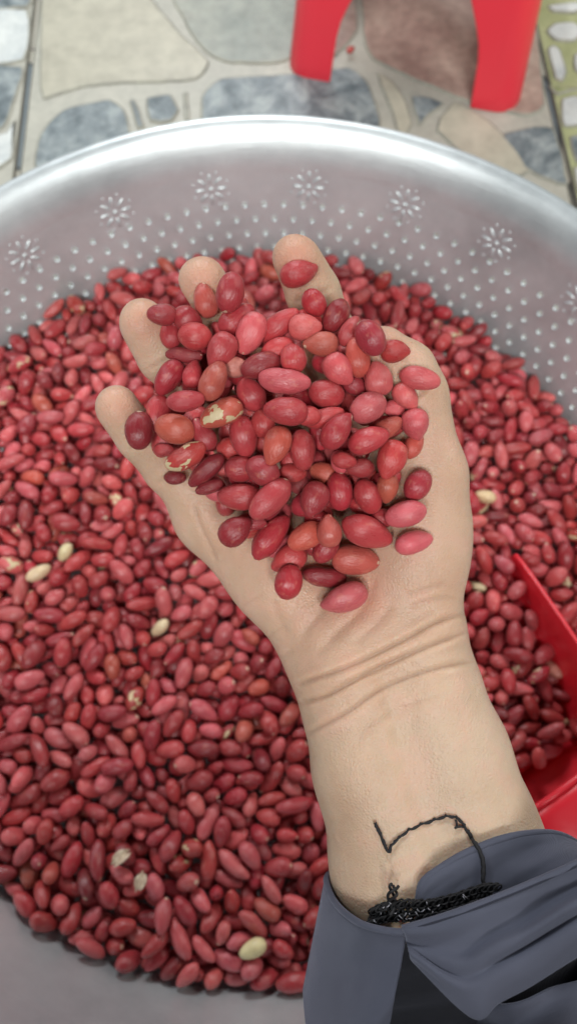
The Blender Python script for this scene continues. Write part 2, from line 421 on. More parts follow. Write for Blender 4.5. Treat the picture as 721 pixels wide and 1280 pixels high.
HN = [
 (10.4, -4.8, 244.8, -0.06, -0.94, 0.33, 5.9, 4.5, 'f', -1),
 (-24.9, -52.3, 243.0, -0.23, 0.9, 0.36, 6.1, 4.7, 'f', -1),
 (3.2, -10.5, 243.6, -0.34, -0.87, 0.36, 5.1, 4.0, 'f', -1),
 (-14.1, -44.3, 246.0, -0.4, 0.92, -0.02, 5.9, 4.3, 'f', -1),
 (-11.8, -19.9, 248.4, 0.39, 0.85, 0.36, 4.9, 3.4, 'f', -1),
 (24.3, 5.7, 235.2, 0.83, 0.54, -0.13, 4.9, 3.8, 'f', -1),
 (9.2, 11.0, 239.4, -0.95, -0.28, -0.15, 5.3, 4.1, 'f', -1),
 (-15.5, -54.9, 239.4, -0.35, -0.85, 0.39, 5.0, 3.5, 'f', -1),
 (-4.0, -34.7, 250.2, 0.98, 0.2, -0.01, 5.0, 3.8, 'f', -1),
 (10.7, -0.5, 237.0, 0.57, 0.78, 0.27, 5.0, 3.6, 'f', -1),
 (-17.7, -31.0, 244.8, 0.99, -0.15, -0.04, 6.1, 4.7, 'f', -1),
 (-1.9, -46.0, 246.0, -0.66, 0.65, 0.38, 5.4, 3.7, 'f', -1),
 (-34.0, -45.7, 235.2, -0.63, 0.75, 0.23, 5.8, 4.5, 'f', -1),
 (23.2, -9.0, 242.4, -0.64, 0.75, 0.16, 5.7, 4.3, 'f', -1),
 (-18.3, -27.2, 237.0, -0.25, 0.9, 0.35, 5.8, 4.4, 'f', -1),
 (12.9, -19.7, 248.4, -0.0, 0.99, 0.14, 4.9, 3.6, 'f', -1),
 (-3.3, 2.0, 241.2, -0.57, 0.81, 0.11, 5.7, 4.3, 'f', -1),
 (-12.5, 4.3, 235.8, 0.92, -0.14, 0.36, 5.9, 4.5, 'f', -1),
 (1.5, -24.6, 250.2, 0.92, -0.39, -0.02, 5.1, 3.9, 'f', -1),
 (15.6, -6.5, 234.0, 0.19, -0.98, 0.06, 5.8, 4.0, 'f', -1),
 (14.3, -34.6, 249.0, -0.64, -0.74, 0.18, 5.6, 4.3, 'f', -1),
 (-2.5, -50.7, 240.0, -0.4, 0.88, -0.25, 5.0, 3.4, 'f', -1),
 (-17.9, -32.8, 229.8, -0.65, 0.66, -0.36, 5.0, 3.8, 'f', -1),
 (9.3, -61.7, 237.0, -0.82, -0.45, 0.36, 5.6, 4.0, 'f', -1),
 (26.1, -32.8, 235.2, -0.65, 0.7, -0.28, 5.9, 4.4, 'f', -1),
 (-33.5, -20.6, 243.0, -0.66, -0.69, 0.31, 5.6, 3.9, 'f', -1),
 (-10.1, -30.8, 228.6, 0.98, -0.17, -0.1, 5.2, 3.7, 'f', -1),
 (-40.2, -22.9, 235.2, 0.19, -0.96, -0.2, 5.2, 4.0, 'f', -1),
 (-19.0, -55.2, 232.2, -0.78, -0.63, -0.02, 6.1, 4.3, 'f', -1),
 (12.1, -17.1, 241.8, 0.06, -0.99, -0.16, 5.8, 4.0, 'f', -1),
 (-3.2, -39.1, 242.4, 0.95, 0.22, -0.2, 5.8, 4.3, 'f', -1),
 (-3.8, 10.8, 237.0, 0.97, 0.09, 0.22, 6.0, 4.4, 'f', -1),
 (-6.3, -19.7, 241.8, -0.94, 0.11, 0.32, 5.7, 4.3, 'f', -1),
 (16.3, -32.4, 241.2, 0.81, -0.51, -0.28, 5.2, 4.0, 'f', -1),
 (-1.9, -21.3, 234.0, 0.57, 0.82, 0.07, 5.5, 3.9, 'f', -1),
 (23.8, -11.4, 234.6, 0.91, -0.13, 0.39, 4.9, 3.7, 'f', -1),
 (-29.2, -16.2, 237.0, -0.67, -0.65, -0.36, 5.4, 3.8, 'f', -1),
 (-5.8, -42.1, 235.8, 0.92, -0.38, -0.1, 5.6, 4.1, 'f', -1),
 (-21.1, -4.0, 244.2, 0.1, 0.99, -0.1, 5.5, 3.8, 'f', -1),
 (18.9, -52.4, 229.2, 0.85, 0.51, 0.13, 5.8, 4.3, 'f', -1),
 (-22.6, -41.5, 241.8, -0.72, 0.63, -0.29, 5.6, 4.0, 'f', -1),
 (19.3, -34.3, 231.0, 0.28, 0.89, -0.36, 5.0, 3.4, 'f', -1),
 (31.4, -26.9, 231.0, -0.93, 0.18, 0.31, 5.8, 4.0, 'f', -1),
 (9.8, -32.2, 237.0, 0.54, 0.8, -0.27, 5.5, 3.8, 'f', -1),
 (-20.4, -45.3, 235.8, 0.09, 1.0, -0.01, 5.1, 3.6, 'f', -1),
 (-17.7, -10.7, 240.6, 0.28, 0.88, -0.37, 5.8, 4.0, 'f', -1),
 (-2.7, -43.3, 228.0, 0.51, 0.84, -0.21, 5.8, 4.3, 'f', -1),
 (-16.1, -65.0, 235.2, 0.43, 0.9, 0.01, 4.9, 3.8, 'f', -1),
 (-7.9, -22.3, 228.6, 0.78, 0.63, 0.03, 5.0, 3.6, 'f', -1),
 (25.6, -41.1, 229.8, 0.03, 0.94, -0.33, 5.1, 3.5, 'f', -1),
 (21.6, -21.8, 246.6, 0.06, -1.0, 0.06, 6.0, 4.5, 'f', -1),
 (22.0, -21.1, 239.4, 0.68, 0.72, -0.11, 4.9, 3.4, 'f', -1),
 (7.6, -58.9, 229.2, 0.88, 0.3, 0.37, 5.9, 4.2, 'f', -1),
 (-8.3, -57.0, 235.2, 0.94, 0.23, -0.26, 5.9, 4.3, 'f', -1),
 (0.8, -17.5, 227.4, -0.38, 0.85, -0.37, 5.1, 3.7, 'f', -1),
 (14.6, -23.7, 234.0, 0.85, 0.52, -0.12, 5.2, 3.6, 'f', -1),
 (6.4, -3.0, 230.4, 0.89, -0.43, -0.18, 5.8, 4.1, 'f', -1),
 (19.1, -15.7, 230.4, 0.78, -0.6, -0.21, 5.2, 3.8, 'f', -1),
 (-15.8, -45.0, 229.8, 0.49, 0.86, 0.11, 5.6, 4.3, 'f', -1),
 (11.7, 11.5, 232.2, 0.54, -0.84, -0.02, 5.2, 3.9, 'f', -1),
 (-33.0, -60.9, 237.0, -0.7, 0.71, -0.03, 5.0, 3.5, 'f', -1),
 (-28.6, -23.9, 233.4, 0.8, 0.51, -0.31, 6.1, 4.6, 'f', -1),
 (11.5, -35.9, 230.4, -0.81, -0.46, 0.36, 5.3, 3.9, 'f', -1),
 (-29.5, -38.2, 231.6, 0.27, 0.96, -0.04, 5.5, 4.0, 'f', -1),
 (-9.7, -13.8, 235.8, -0.83, 0.54, -0.14, 5.8, 4.1, 'f', -1),
 (-30.0, -54.2, 232.8, -0.7, -0.65, 0.28, 5.0, 3.6, 'f', -1),
 (10.9, -25.8, 227.4, -0.2, 0.97, -0.13, 5.9, 4.6, 'f', -1),
 (24.0, -2.3, 233.4, -0.74, -0.65, 0.17, 5.6, 4.3, 'f', -1),
 (-20.2, -15.2, 234.6, -0.95, 0.28, -0.17, 5.4, 4.0, 'f', -1),
 (12.6, -46.7, 228.0, -0.95, -0.02, 0.32, 5.5, 4.1, 'f', -1),
 (-13.7, -9.4, 229.2, -0.75, -0.65, 0.14, 5.3, 4.0, 'f', -1),
 (30.8, -9.8, 231.0, 0.82, -0.56, 0.07, 5.2, 3.9, 'f', -1),
 (0.5, -54.2, 229.8, -0.53, -0.8, 0.29, 5.4, 3.7, 'f', -1),
 (-16.9, -19.8, 229.2, -0.96, -0.07, -0.26, 5.1, 3.9, 'f', -1),
 (-24.1, -8.2, 231.0, 0.68, 0.68, -0.27, 5.5, 3.8, 'f', -1),
 (2.6, -34.1, 226.2, 0.85, -0.46, 0.26, 5.8, 4.0, 'f', -1),
 (-38.3, -34.0, 244.8, 0.84, 0.48, 0.26, 5.1, 3.8, 'f', -1),
 (-7.1, -1.8, 231.0, 0.72, -0.58, 0.38, 6.1, 4.7, 'f', -1),
 (8.4, -15.0, 235.8, 0.11, -0.99, 0.08, 4.9, 3.8, 'f', -1),
 (-31.1, -59.8, 228.6, 0.75, 0.63, 0.19, 4.9, 4.1, 'm', 0),
 (-32.8, -49.3, 229.8, 0.99, 0.09, -0.15, 6.0, 2.6, 'd', 0),
 (-16.0, -44.2, 223.2, 0.98, 0.0, 0.22, 4.0, 3.4, 'p', 0),
 (-3.1, -49.6, 223.2, 0.94, -0.34, -0.07, 5.3, 3.8, 'r', 0),
 (-41.1, -31.1, 231.0, 0.17, -0.98, 0.11, 6.0, 4.0, 'r', 0),
 (-29.2, -27.5, 226.8, 0.64, -0.77, -0.01, 5.9, 4.1, 'r', 0),
 (-25.6, -23.3, 222.0, 0.5, 0.87, -0.01, 5.0, 3.3, 'm', 0),
 (-39.0, -19.5, 231.0, 0.98, 0.17, -0.03, 3.6, 2.3, 'm', 0),
 (-25.4, -12.9, 226.2, 0.75, -0.63, -0.2, 7.1, 3.3, 'd', 0),
 (-37.4, -11.4, 243.0, 1.0, 0.0, 0.01, 3.6, 2.5, 'd', 0),
 (-24.4, -7.7, 226.2, 0.93, -0.34, -0.11, 4.6, 2.3, 'd', 0),
 (-14.8, -13.2, 223.2, 0.98, 0.0, 0.18, 4.8, 4.2, 'm', 0),
 (-7.7, -26.9, 223.2, 0.17, 0.98, 0.06, 4.5, 3.8, 'r', 0),
 (0.4, 14.7, 231.6, 0.86, -0.5, -0.1, 5.7, 4.3, 'r', 0),
 (1.3, -11.8, 223.8, 0.99, 0.0, 0.15, 4.3, 3.0, 'r', 0),
 (-10.5, 3.5, 226.2, 1.0, 0.0, 0.04, 3.8, 2.5, 'm', 0),
 (18.7, -55.4, 223.2, 0.5, -0.86, 0.06, 5.0, 3.0, 'r', 0),
 (33.2, -32.6, 229.2, 0.99, 0.0, 0.1, 3.6, 2.8, 'b', 0),
 (30.3, -25.8, 224.4, 0.86, -0.5, 0.1, 5.1, 3.5, 'o', 0),
 (10.8, -28.6, 221.4, 0.96, -0.26, -0.12, 6.2, 3.2, 'r', 0),
 (39.1, -21.0, 228.6, 0.49, -0.85, 0.16, 4.4, 3.1, 'o', 0),
 (15.9, -15.6, 225.6, 0.34, 0.93, 0.11, 3.6, 3.1, 'b', 0),
 (21.7, -13.5, 223.8, 0.99, 0.0, 0.11, 4.3, 3.2, 'm', 0),
 (30.4, -7.6, 225.0, 0.0, 0.99, 0.11, 4.3, 3.8, 'o', 0),
 (11.0, -12.4, 230.4, 0.93, 0.34, -0.12, 4.7, 3.4, 'o', 0),
 (11.5, 21.0, 237.0, 0.97, 0.14, 0.21, 7.5, 3.5, 'd', 0),
 (16.9, -15.4, 219.6, 0.98, 0.17, 0.1, 3.7, 2.7, 'm', 0),
 (6.0, -28.4, 216.6, 0.98, 0.0, 0.18, 3.7, 3.2, 'r', 0),
 (19.7, -39.7, 226.8, 0.86, 0.5, -0.09, 4.3, 3.3, 'm', 0),
 (8.8, 2.5, 232.8, 1.0, 0.0, -0.08, 3.9, 3.1, 'r', 0),
 (29.5, 2.0, 229.2, 0.99, 0.0, 0.17, 3.9, 3.1, 'm', 0),
 (-39.2, -61.1, 226.2, 0.98, 0.0, 0.22, 4.6, 3.4, 'm', 1),
 (-26.2, -66.7, 231.0, 0.26, 0.96, 0.09, 5.5, 4.0, 'o', 1),
 (-37.3, -56.3, 232.8, 0.0, 0.99, -0.15, 4.5, 3.7, 'm', 1),
 (-28.8, -54.0, 224.4, 0.98, 0.17, -0.09, 5.1, 4.4, 'r', 1),
 (-16.0, -59.6, 226.2, 0.77, -0.64, 0.02, 6.4, 4.2, 'm', 1),
 (-2.6, -58.0, 225.6, 0.8, -0.56, -0.21, 7.1, 3.9, 'r', 1),
 (-20.1, -48.9, 220.2, 0.5, -0.86, -0.07, 5.5, 4.2, 'r', 1),
 (-29.6, -42.3, 226.2, 0.17, -0.98, 0.03, 4.2, 3.3, 'r', 1),
 (-22.2, -38.9, 216.6, 0.34, -0.92, 0.19, 6.3, 4.1, 'o', 1),
 (-29.8, -32.5, 213.6, 0.99, -0.14, 0.08, 5.5, 3.2, 'r', 1),
 (-8.5, -43.8, 219.0, 0.93, -0.34, 0.17, 6.2, 3.9, 'd', 1),
 (1.3, -45.9, 218.4, 0.17, 0.98, -0.13, 4.4, 4.1, 'r', 1),
 (-11.6, -36.1, 223.2, 0.49, 0.85, 0.16, 5.3, 4.3, 'r', 1),
 (-31.0, -16.6, 220.2, 0.88, -0.47, -0.12, 6.9, 3.7, 'w', 1),
 (-7.8, -12.4, 218.4, 0.86, 0.5, -0.11, 5.2, 4.4, 'm', 1),
 (-3.4, -19.9, 216.0, 0.34, -0.94, 0.07, 5.8, 4.1, 'o', 1),
 (-15.1, -4.7, 223.8, 0.99, 0.03, -0.11, 6.8, 4.4, 'r', 1),
 (-16.5, 5.9, 223.2, 0.8, -0.56, -0.21, 5.3, 4.3, 'd', 1),
 (5.1, 7.7, 227.4, 0.86, -0.5, 0.09, 5.9, 4.2, 'o', 1),
 (32.4, -49.5, 225.0, 0.98, 0.0, -0.19, 4.3, 3.8, 'r', 1),
 (20.8, -47.1, 222.0, 0.17, 0.98, 0.06, 6.0, 3.8, 'o', 1),
 (36.0, -35.9, 226.2, 0.63, 0.75, -0.17, 4.6, 3.8, 'b', 1),
 (38.9, -27.4, 225.6, 0.17, 0.98, 0.0, 4.6, 4.6, 'b', 1),
 (24.6, -4.7, 226.2, 0.42, 0.89, 0.17, 5.6, 4.3, 'm', 1),
 (40.2, -8.5, 227.4, 0.57, -0.82, -0.04, 5.1, 4.1, 'm', 1),
 (35.7, 0.7, 224.4, 0.96, -0.26, -0.13, 6.3, 4.2, 'b', 1),
 (38.8, 9.4, 226.8, 0.95, -0.25, 0.17, 6.1, 4.0, 'b', 1),
 (12.4, 6.1, 223.8, 0.17, 0.97, 0.18, 4.8, 4.3, 'o', 1),
 (0.1, 21.6, 226.8, 0.26, -0.97, -0.01, 5.4, 4.5, 'c', 1),
 (18.2, 27.3, 232.8, 0.93, -0.34, 0.1, 7.3, 4.9, 'b', 1),
 (-46.3, -25.1, 226.8, 0.0, 0.99, -0.11, 5.9, 4.5, 'd', 2),
 (-17.6, -66.6, 221.4, 0.25, -0.94, -0.21, 6.0, 4.4, 'm', 2),
 (2.9, -74.3, 228.0, 0.97, -0.26, 0.04, 5.7, 4.5, 'r', 2),
 (7.8, -64.5, 225.0, 0.5, 0.86, 0.12, 4.3, 3.9, 'c', 2),
 (-11.6, -54.5, 223.2, 0.42, -0.9, -0.16, 6.7, 4.4, 'b', 2),
 (4.7, -56.0, 221.4, 0.99, 0.0, -0.16, 4.7, 3.9, 'b', 2),
 (-37.5, -42.1, 229.2, 0.57, -0.82, -0.09, 6.2, 4.1, 'c', 2),
 (-1.3, -38.6, 215.4, 0.98, 0.14, -0.11, 7.8, 4.1, 'b', 2),
 (-34.3, -25.1, 220.2, 0.96, 0.26, -0.07, 6.0, 4.7, 'o', 2),
 (-20.1, -29.6, 219.6, 0.9, -0.42, 0.11, 6.9, 4.5, 's', 2),
 (-0.8, -29.3, 212.4, 0.99, 0.09, -0.06, 6.5, 4.1, 'm', 2),
 (-13.6, -22.7, 223.2, 0.17, 0.98, 0.11, 6.3, 4.4, 'r', 2),
 (4.2, -18.4, 221.4, 0.09, 0.99, 0.07, 6.0, 4.2, 'r', 2),
 (-5.6, -3.6, 216.6, 0.7, -0.7, 0.18, 7.6, 4.4, 'r', 2),
 (-5.2, 7.3, 229.8, 0.64, -0.77, 0.04, 8.0, 4.5, 'c', 2),
 (7.9, -4.2, 223.2, 0.33, -0.92, 0.21, 5.3, 4.5, 'm', 2),
 (14.4, -60.1, 225.0, 0.5, -0.86, -0.06, 5.3, 3.9, 'd', 2),
 (10.1, -50.9, 221.4, 1.0, 0.0, 0.02, 5.0, 3.7, 'o', 2),
 (24.4, -51.6, 217.2, 0.5, 0.86, -0.13, 5.6, 4.5, 'm', 2),
 (40.4, -41.0, 224.4, 0.96, 0.26, -0.13, 6.3, 3.7, 'b', 2),
 (14.9, -43.4, 221.4, 0.64, 0.76, -0.07, 5.2, 4.2, 'b', 2),
 (27.5, -40.3, 223.2, 0.17, 0.97, 0.15, 5.0, 4.5, 'b', 2),
 (11.4, -36.1, 223.2, 0.97, 0.17, 0.18, 5.5, 4.5, 'r', 2),
 (23.9, -31.5, 221.4, 0.87, -0.5, -0.02, 5.7, 4.7, 'b', 2),
 (14.1, -23.8, 217.2, 0.57, -0.82, -0.07, 5.9, 4.4, 'm', 2),
 (23.9, -21.6, 219.6, 0.94, -0.34, -0.08, 6.4, 4.3, 'r', 2),
 (31.2, -16.3, 222.0, 0.34, -0.94, 0.03, 5.8, 4.4, 'r', 2),
 (15.8, -6.2, 226.8, 0.14, 0.99, -0.02, 5.9, 4.3, 'c', 2),
 (24.9, 6.4, 226.2, 0.91, 0.37, 0.22, 8.0, 4.8, 'r', 2),
 (21.4, 15.4, 234.6, 0.99, 0.09, 0.08, 7.7, 4.9, 'o', 2),
]
# peanuts at rest in the basin: x y z in tenths of a millimetre, turn, lift and roll in degrees, shape, size in percent
HEAP = [
-2427,1228,1093,-62,5,137,0,122,-2279,438,1050,-15,-8,109,1,103,-2253,722,1064,92,-1,3,2,104,-2278,874,1068,-26,5,-75,0,106,-2276,1048,1073,104,4,112,
1,120,-2294,1206,1079,-42,1,24,7,102,-2183,1389,1083,-126,-8,32,7,124,-2262,1498,1081,176,-2,69,1,108,-2286,1718,1098,2,3,-106,0,123,-2226,1855,1098,
-117,-3,70,0,119,-2240,2016,1105,-59,-14,103,7,115,-2049,35,1024,-110,-6,35,1,107,-2061,183,1033,145,2,-139,0,108,-2061,345,1041,99,6,-179,2,108,-2103,
541,1044,105,4,-138,1,113,-2041,639,1046,131,-4,5,7,108,-2106,890,1054,-152,7,0,5,117,-2075,1034,1060,-56,7,-5,0,114,-2059,1399,1067,-101,-1,-2,4,121,
-2105,1521,1080,19,-11,75,3,118,-2144,1684,1087,77,12,79,3,121,-2142,2044,1097,-66,-14,-66,7,110,-2103,2174,1094,42,-8,-133,3,112,-1857,-137,1021,-167,
18,-94,2,121,-1875,58,1024,20,10,2,2,119,-1873,197,1021,63,-1,7,4,125,-1932,345,1028,-29,5,2,4,122,-1921,560,1025,92,13,6,4,100,-1921,677,1029,174,18,
31,4,98,-1928,1432,1057,158,2,27,4,113,-1906,1540,1057,52,8,-136,3,103,-1872,1867,1065,31,9,144,4,111,-1935,2065,1082,121,13,109,3,119,-1936,2371,1084,
152,2,-73,5,108,-1960,2523,1093,179,8,66,5,118,-1727,-446,994,-51,6,-143,3,115,-1710,-268,998,-63,-9,71,3,111,-1776,3,1009,-120,-3,71,0,108,-1727,418,
1013,-15,-5,-28,4,108,-1708,1847,1052,148,4,178,1,120,-1817,2006,1061,-141,3,177,5,116,-1807,2376,1075,-87,-11,32,7,104,-1729,2565,1075,111,13,-138,0,
107,-1730,2805,1084,-55,-7,72,0,109,-1615,-476,982,-113,4,19,5,117,-1524,-241,979,75,6,4,6,111,-1589,-135,1002,9,-7,41,2,125,-1572,845,1021,89,8,-136,
0,121,-1552,1024,1014,48,5,150,4,100,-1545,1225,1033,146,17,-144,2,116,-1539,1512,1038,50,3,9,7,115,-1545,1654,1042,10,-15,-31,7,112,-1570,2045,1054,
141,14,110,0,119,-1531,2214,1043,5,-4,146,1,101,-1530,2325,1055,138,16,4,4,125,-1614,2484,1072,-39,7,-147,2,113,-1603,2707,1071,-10,-16,150,6,121,
-1558,2870,1075,111,15,78,3,113,-1417,-587,966,0,-5,-139,0,110,-1413,-459,974,-53,5,-77,0,119,-1430,-318,970,-58,-7,-110,0,98,-1390,-197,978,-167,-4,
-179,7,121,-1397,225,998,-178,15,70,2,125,-1350,712,1002,-62,-5,-180,7,125,-1427,1059,1007,42,-8,82,1,102,-1289,1875,1026,-132,-9,28,6,122,-1304,2070,
1041,40,11,149,2,126,-1423,2762,1053,5,0,-149,6,104,-1416,3054,1059,-5,-17,-1,6,101,-1231,-743,956,-85,9,-38,3,125,-1243,-449,956,-38,-12,-177,7,111,
-1208,-326,965,-66,-6,35,2,115,-1235,235,981,35,9,-37,2,116,-1224,615,987,-71,-12,-152,7,113,-1190,884,990,47,-5,-139,1,121,-1215,1661,1017,-115,10,
-40,0,116,-1183,1834,1014,99,5,-35,1,111,-1191,2192,1034,-145,14,-44,2,120,-1199,2584,1043,92,10,144,0,124,-1239,2874,1044,83,0,-99,1,105,-1246,3023,
1053,-110,1,-116,3,105,-1094,-779,944,-25,-5,65,7,117,-1078,-582,939,-92,-8,-115,3,103,-999,-303,949,-60,-10,-2,3,121,-1107,194,963,-162,15,143,4,114,
-1110,410,972,-170,13,30,0,109,-1038,512,966,73,9,-136,3,104,-1049,901,987,104,13,-175,0,125,-1013,1395,1002,89,16,131,2,119,-1004,1737,1004,80,11,146,
3,114,-1056,2014,1019,9,-13,-33,3,119,-1041,2217,1022,-121,12,70,3,119,-1090,3227,1054,112,1,-180,2,114,-944,-913,925,-159,13,131,3,110,-894,-753,925,
-34,-13,-152,7,114,-899,-624,938,-174,18,34,2,126,-919,-487,930,-88,11,141,2,98,-926,172,959,-156,4,-3,3,125,-849,368,954,-118,15,88,4,114,-895,910,
969,13,6,109,3,105,-841,1015,968,34,4,157,6,114,-817,1220,979,83,14,150,2,118,-886,1689,1000,24,-12,-108,7,120,-926,3072,1032,127,0,-38,2,100,-876,
3188,1036,-91,1,-130,7,107,-732,-973,906,-159,13,22,0,107,-714,-431,923,138,2,1,2,108,-717,478,936,106,14,-141,4,99,-756,901,958,141,6,72,1,114,-726,
1333,966,0,-3,150,5,120,-691,1554,983,48,12,174,2,125,-737,1674,991,-154,15,-149,2,125,-710,2264,996,68,3,-136,0,114,-680,3020,1011,-82,-13,28,6,114,
-776,3199,1029,84,3,48,1,126,-595,1269,963,63,9,121,3,114,-510,1366,960,138,1,-148,7,121,-600,3406,1018,-165,6,-1,5,123,-433,-955,891,-53,-6,-143,0,
125,-423,64,918,-142,-8,-39,7,116,-405,912,925,10,-2,-143,5,102,-424,1209,951,-133,-4,-75,7,113,-388,1468,950,34,-3,-70,1,121,-378,2001,974,27,-7,-64,
2,124,-377,2524,975,82,1,-172,4,114,-410,2831,982,13,-4,-26,4,98,-362,3025,991,13,8,-68,2,102,-402,3225,992,136,1,179,1,107,-362,3325,1011,-53,2,65,2,
122,-267,-927,874,50,11,76,2,103,-162,-145,898,-20,6,109,2,123,-277,66,905,-89,-15,-118,6,122,-263,758,919,128,12,-138,3,108,-183,876,918,143,1,1,0,
110,-240,1510,946,108,-1,112,2,112,-163,1729,934,-115,-5,-2,1,100,-228,1896,960,140,-3,-33,7,125,-225,2182,961,158,-2,0,3,117,-253,2415,960,178,2,2,5,
108,-188,2844,973,-166,0,73,0,105,-271,3389,995,89,-1,149,2,103,-68,-965,865,164,-5,35,7,124,-38,-453,871,-134,-10,166,6,122,-111,-266,886,32,-6,-137,
0,123,-73,434,890,-91,4,-33,5,98,-67,611,908,-106,12,67,2,115,-77,759,906,-66,0,33,7,105,-56,1133,922,38,1,7,7,119,-52,1397,929,-123,7,-70,6,126,-86,
1530,928,-95,8,-5,0,107,-64,1668,930,-52,5,178,0,108,-72,2678,962,-120,-3,-5,0,115,-64,2892,969,-30,-7,-104,2,105,-18,3343,978,171,14,140,3,113,77,
-1021,847,-29,-10,-141,3,112,67,-876,856,-62,4,137,0,125,75,-436,860,-60,-4,-31,4,110,76,-134,868,-82,7,-113,0,103,116,81,878,-48,-9,-77,0,117,104,213,
875,-68,1,-6,6,113,73,645,893,-158,11,-3,0,111,55,909,909,-77,12,140,2,122,55,1194,904,-77,2,-33,5,103,130,1557,915,-20,5,-140,0,112,128,3365,967,-139,
12,-145,3,114,187,-991,844,106,1,3,2,112,234,-494,843,2,-3,-177,5,116,255,57,868,131,15,-33,0,122,298,267,867,64,11,-66,2,105,302,1062,897,126,7,59,7,
119,272,1193,901,-166,19,-126,2,110,220,1357,906,-97,-6,175,2,110,264,1540,904,-73,8,-39,0,110,270,2217,928,-26,-8,178,0,124,265,2733,929,6,-3,-177,5,
111,258,3392,948,-31,-7,3,5,102,396,-892,830,-33,-8,-1,0,119,403,-748,834,56,9,-137,0,120,431,246,862,129,16,179,2,118,422,383,862,23,-7,112,1,125,410,
739,875,66,9,-83,0,114,420,1071,880,125,4,149,4,118,364,1554,901,90,-11,-109,6,122,456,2091,912,149,3,37,7,120,447,3184,939,-66,8,143,4,125,404,3345,
941,22,-15,152,6,112,547,-807,816,-163,5,-148,5,125,591,-312,834,-137,4,-115,7,112,542,1000,878,-69,11,107,2,120,662,1181,871,-68,6,-144,0,125,603,
1342,869,-91,7,136,0,100,594,1521,875,-103,12,-33,4,107,590,2160,891,-104,0,176,5,114,588,2998,920,39,-14,1,6,121,746,-749,809,-171,7,-73,2,110,687,
743,855,-47,-13,-151,7,120,734,1048,858,-177,7,0,1,121,778,1744,877,70,3,-103,0,120,693,2179,893,-85,-5,132,0,115,765,2821,905,39,5,144,0,115,757,3201,
917,77,3,166,7,107,902,-750,798,-157,-4,-179,7,122,892,387,815,-118,1,175,5,98,875,576,822,112,4,-176,5,100,951,2040,865,92,14,12,4,112,870,2355,879,
177,9,29,4,110,868,2474,890,41,0,-30,7,107,956,2712,888,74,11,-31,0,110,894,3043,902,-148,16,-32,4,122,1068,719,819,-119,1,175,5,123,1131,1924,856,
-107,9,31,3,117,1107,2838,888,60,12,44,2,121,1128,2988,883,-54,6,32,0,109,1144,-492,786,-10,-20,72,6,116,1220,-229,792,70,11,81,0,123,1245,-66,790,145,
-8,-11,6,125,1253,61,797,49,-4,149,2,114,1230,573,814,88,11,4,3,125,1197,1051,818,-59,-14,-180,6,111,1256,1903,837,-53,-7,2,5,108,1273,2251,861,-159,3,
-73,2,123,1228,2371,865,146,-1,107,3,123,1231,2831,876,114,13,133,3,115,1381,-402,770,-142,-3,103,1,120,1339,-146,780,62,0,-140,4,123,1374,207,783,
-125,3,66,1,107,1399,1355,817,-68,-8,-78,0,107,1421,1548,827,-172,17,-3,2,116,1354,2063,845,132,-1,76,2,107,1373,2709,860,141,15,-1,0,117,1526,-222,
769,25,8,-32,0,121,1570,-108,762,17,8,5,4,121,1546,109,781,171,2,144,2,124,1595,425,776,-36,5,-141,0,107,1562,1015,788,-124,14,-155,4,101,1590,1692,
816,-111,-2,16,4,126,1508,2212,832,114,5,41,1,114,1517,2384,841,-123,13,105,4,124,1541,2572,852,11,-7,111,2,121,1707,58,764,-29,-12,140,3,119,1743,
1583,811,-108,-3,34,2,125,1631,2469,834,-98,-1,142,4,124,1873,464,759,-27,-4,-145,4,124,1911,840,780,46,18,134,2,125,1891,957,767,-2,-15,-176,6,117,
1850,1184,775,-38,-5,176,1,114,1843,1520,797,-84,7,102,3,124,1855,1999,798,-118,1,178,5,122,1816,2114,806,25,-8,-71,0,101,1958,692,759,-52,1,0,1,117,
2034,887,762,72,4,-69,7,103,2033,1041,754,70,0,-177,5,108,2033,1215,772,-61,-12,-178,7,122,2030,1369,774,-57,-6,174,2,106,-2438,1099,1089,135,29,-58,4,
104,-2268,506,1110,-45,12,148,3,106,-2178,572,1139,82,-16,94,7,116,-2315,594,1062,-129,-4,-87,0,102,-2367,786,1071,20,5,143,0,108,-2240,1034,1170,142,
34,91,3,126,-2196,1239,1071,134,14,71,4,109,-2344,1364,1086,75,5,7,5,122,-2325,1601,1093,126,-1,-175,3,110,-2371,1745,1172,21,33,77,0,115,-2315,1928,
1100,94,11,-176,0,110,-2080,-62,1085,-53,4,9,5,108,-2180,247,1052,-127,3,-117,7,118,-2150,395,1040,-128,15,-34,4,103,-2179,478,1062,-178,-57,99,6,106,
-2027,744,1047,173,4,89,4,104,-1986,834,1066,131,42,3,2,122,-1996,1279,1058,79,-3,4,0,106,-2071,1348,1158,-35,-8,-178,2,101,-2028,1474,1144,-162,31,16,
2,112,-2082,1725,1170,86,-6,39,1,122,-2077,1792,1081,-16,-7,29,5,125,-2043,2067,1089,76,7,71,6,121,-2014,2166,1132,34,-38,-38,1,102,-1871,-53,1088,130,
-26,-73,2,112,-1917,49,1114,175,-5,24,3,104,-1974,235,1046,113,-30,67,3,123,-1891,445,1048,24,-27,-146,2,120,-1998,493,1053,-105,-21,-9,0,120,-1824,
895,1128,169,31,32,2,121,-1931,1041,1039,-178,5,145,5,103,-1934,1187,1061,75,31,106,3,113,-1899,1470,1134,120,12,172,2,106,-1799,1719,1123,117,8,-70,3,
114,-1903,1792,1122,23,17,37,0,110,-1974,1943,1086,-28,8,145,2,125,-1898,2252,1161,10,-7,69,2,115,-1972,2279,1090,81,32,-171,3,106,-1863,2644,1092,132,
4,-148,7,119,-1788,-356,1010,35,35,-114,4,106,-1773,-182,1078,116,27,97,3,112,-1764,-37,1101,115,2,136,0,118,-1762,174,1014,-97,-1,-156,4,125,-1801,
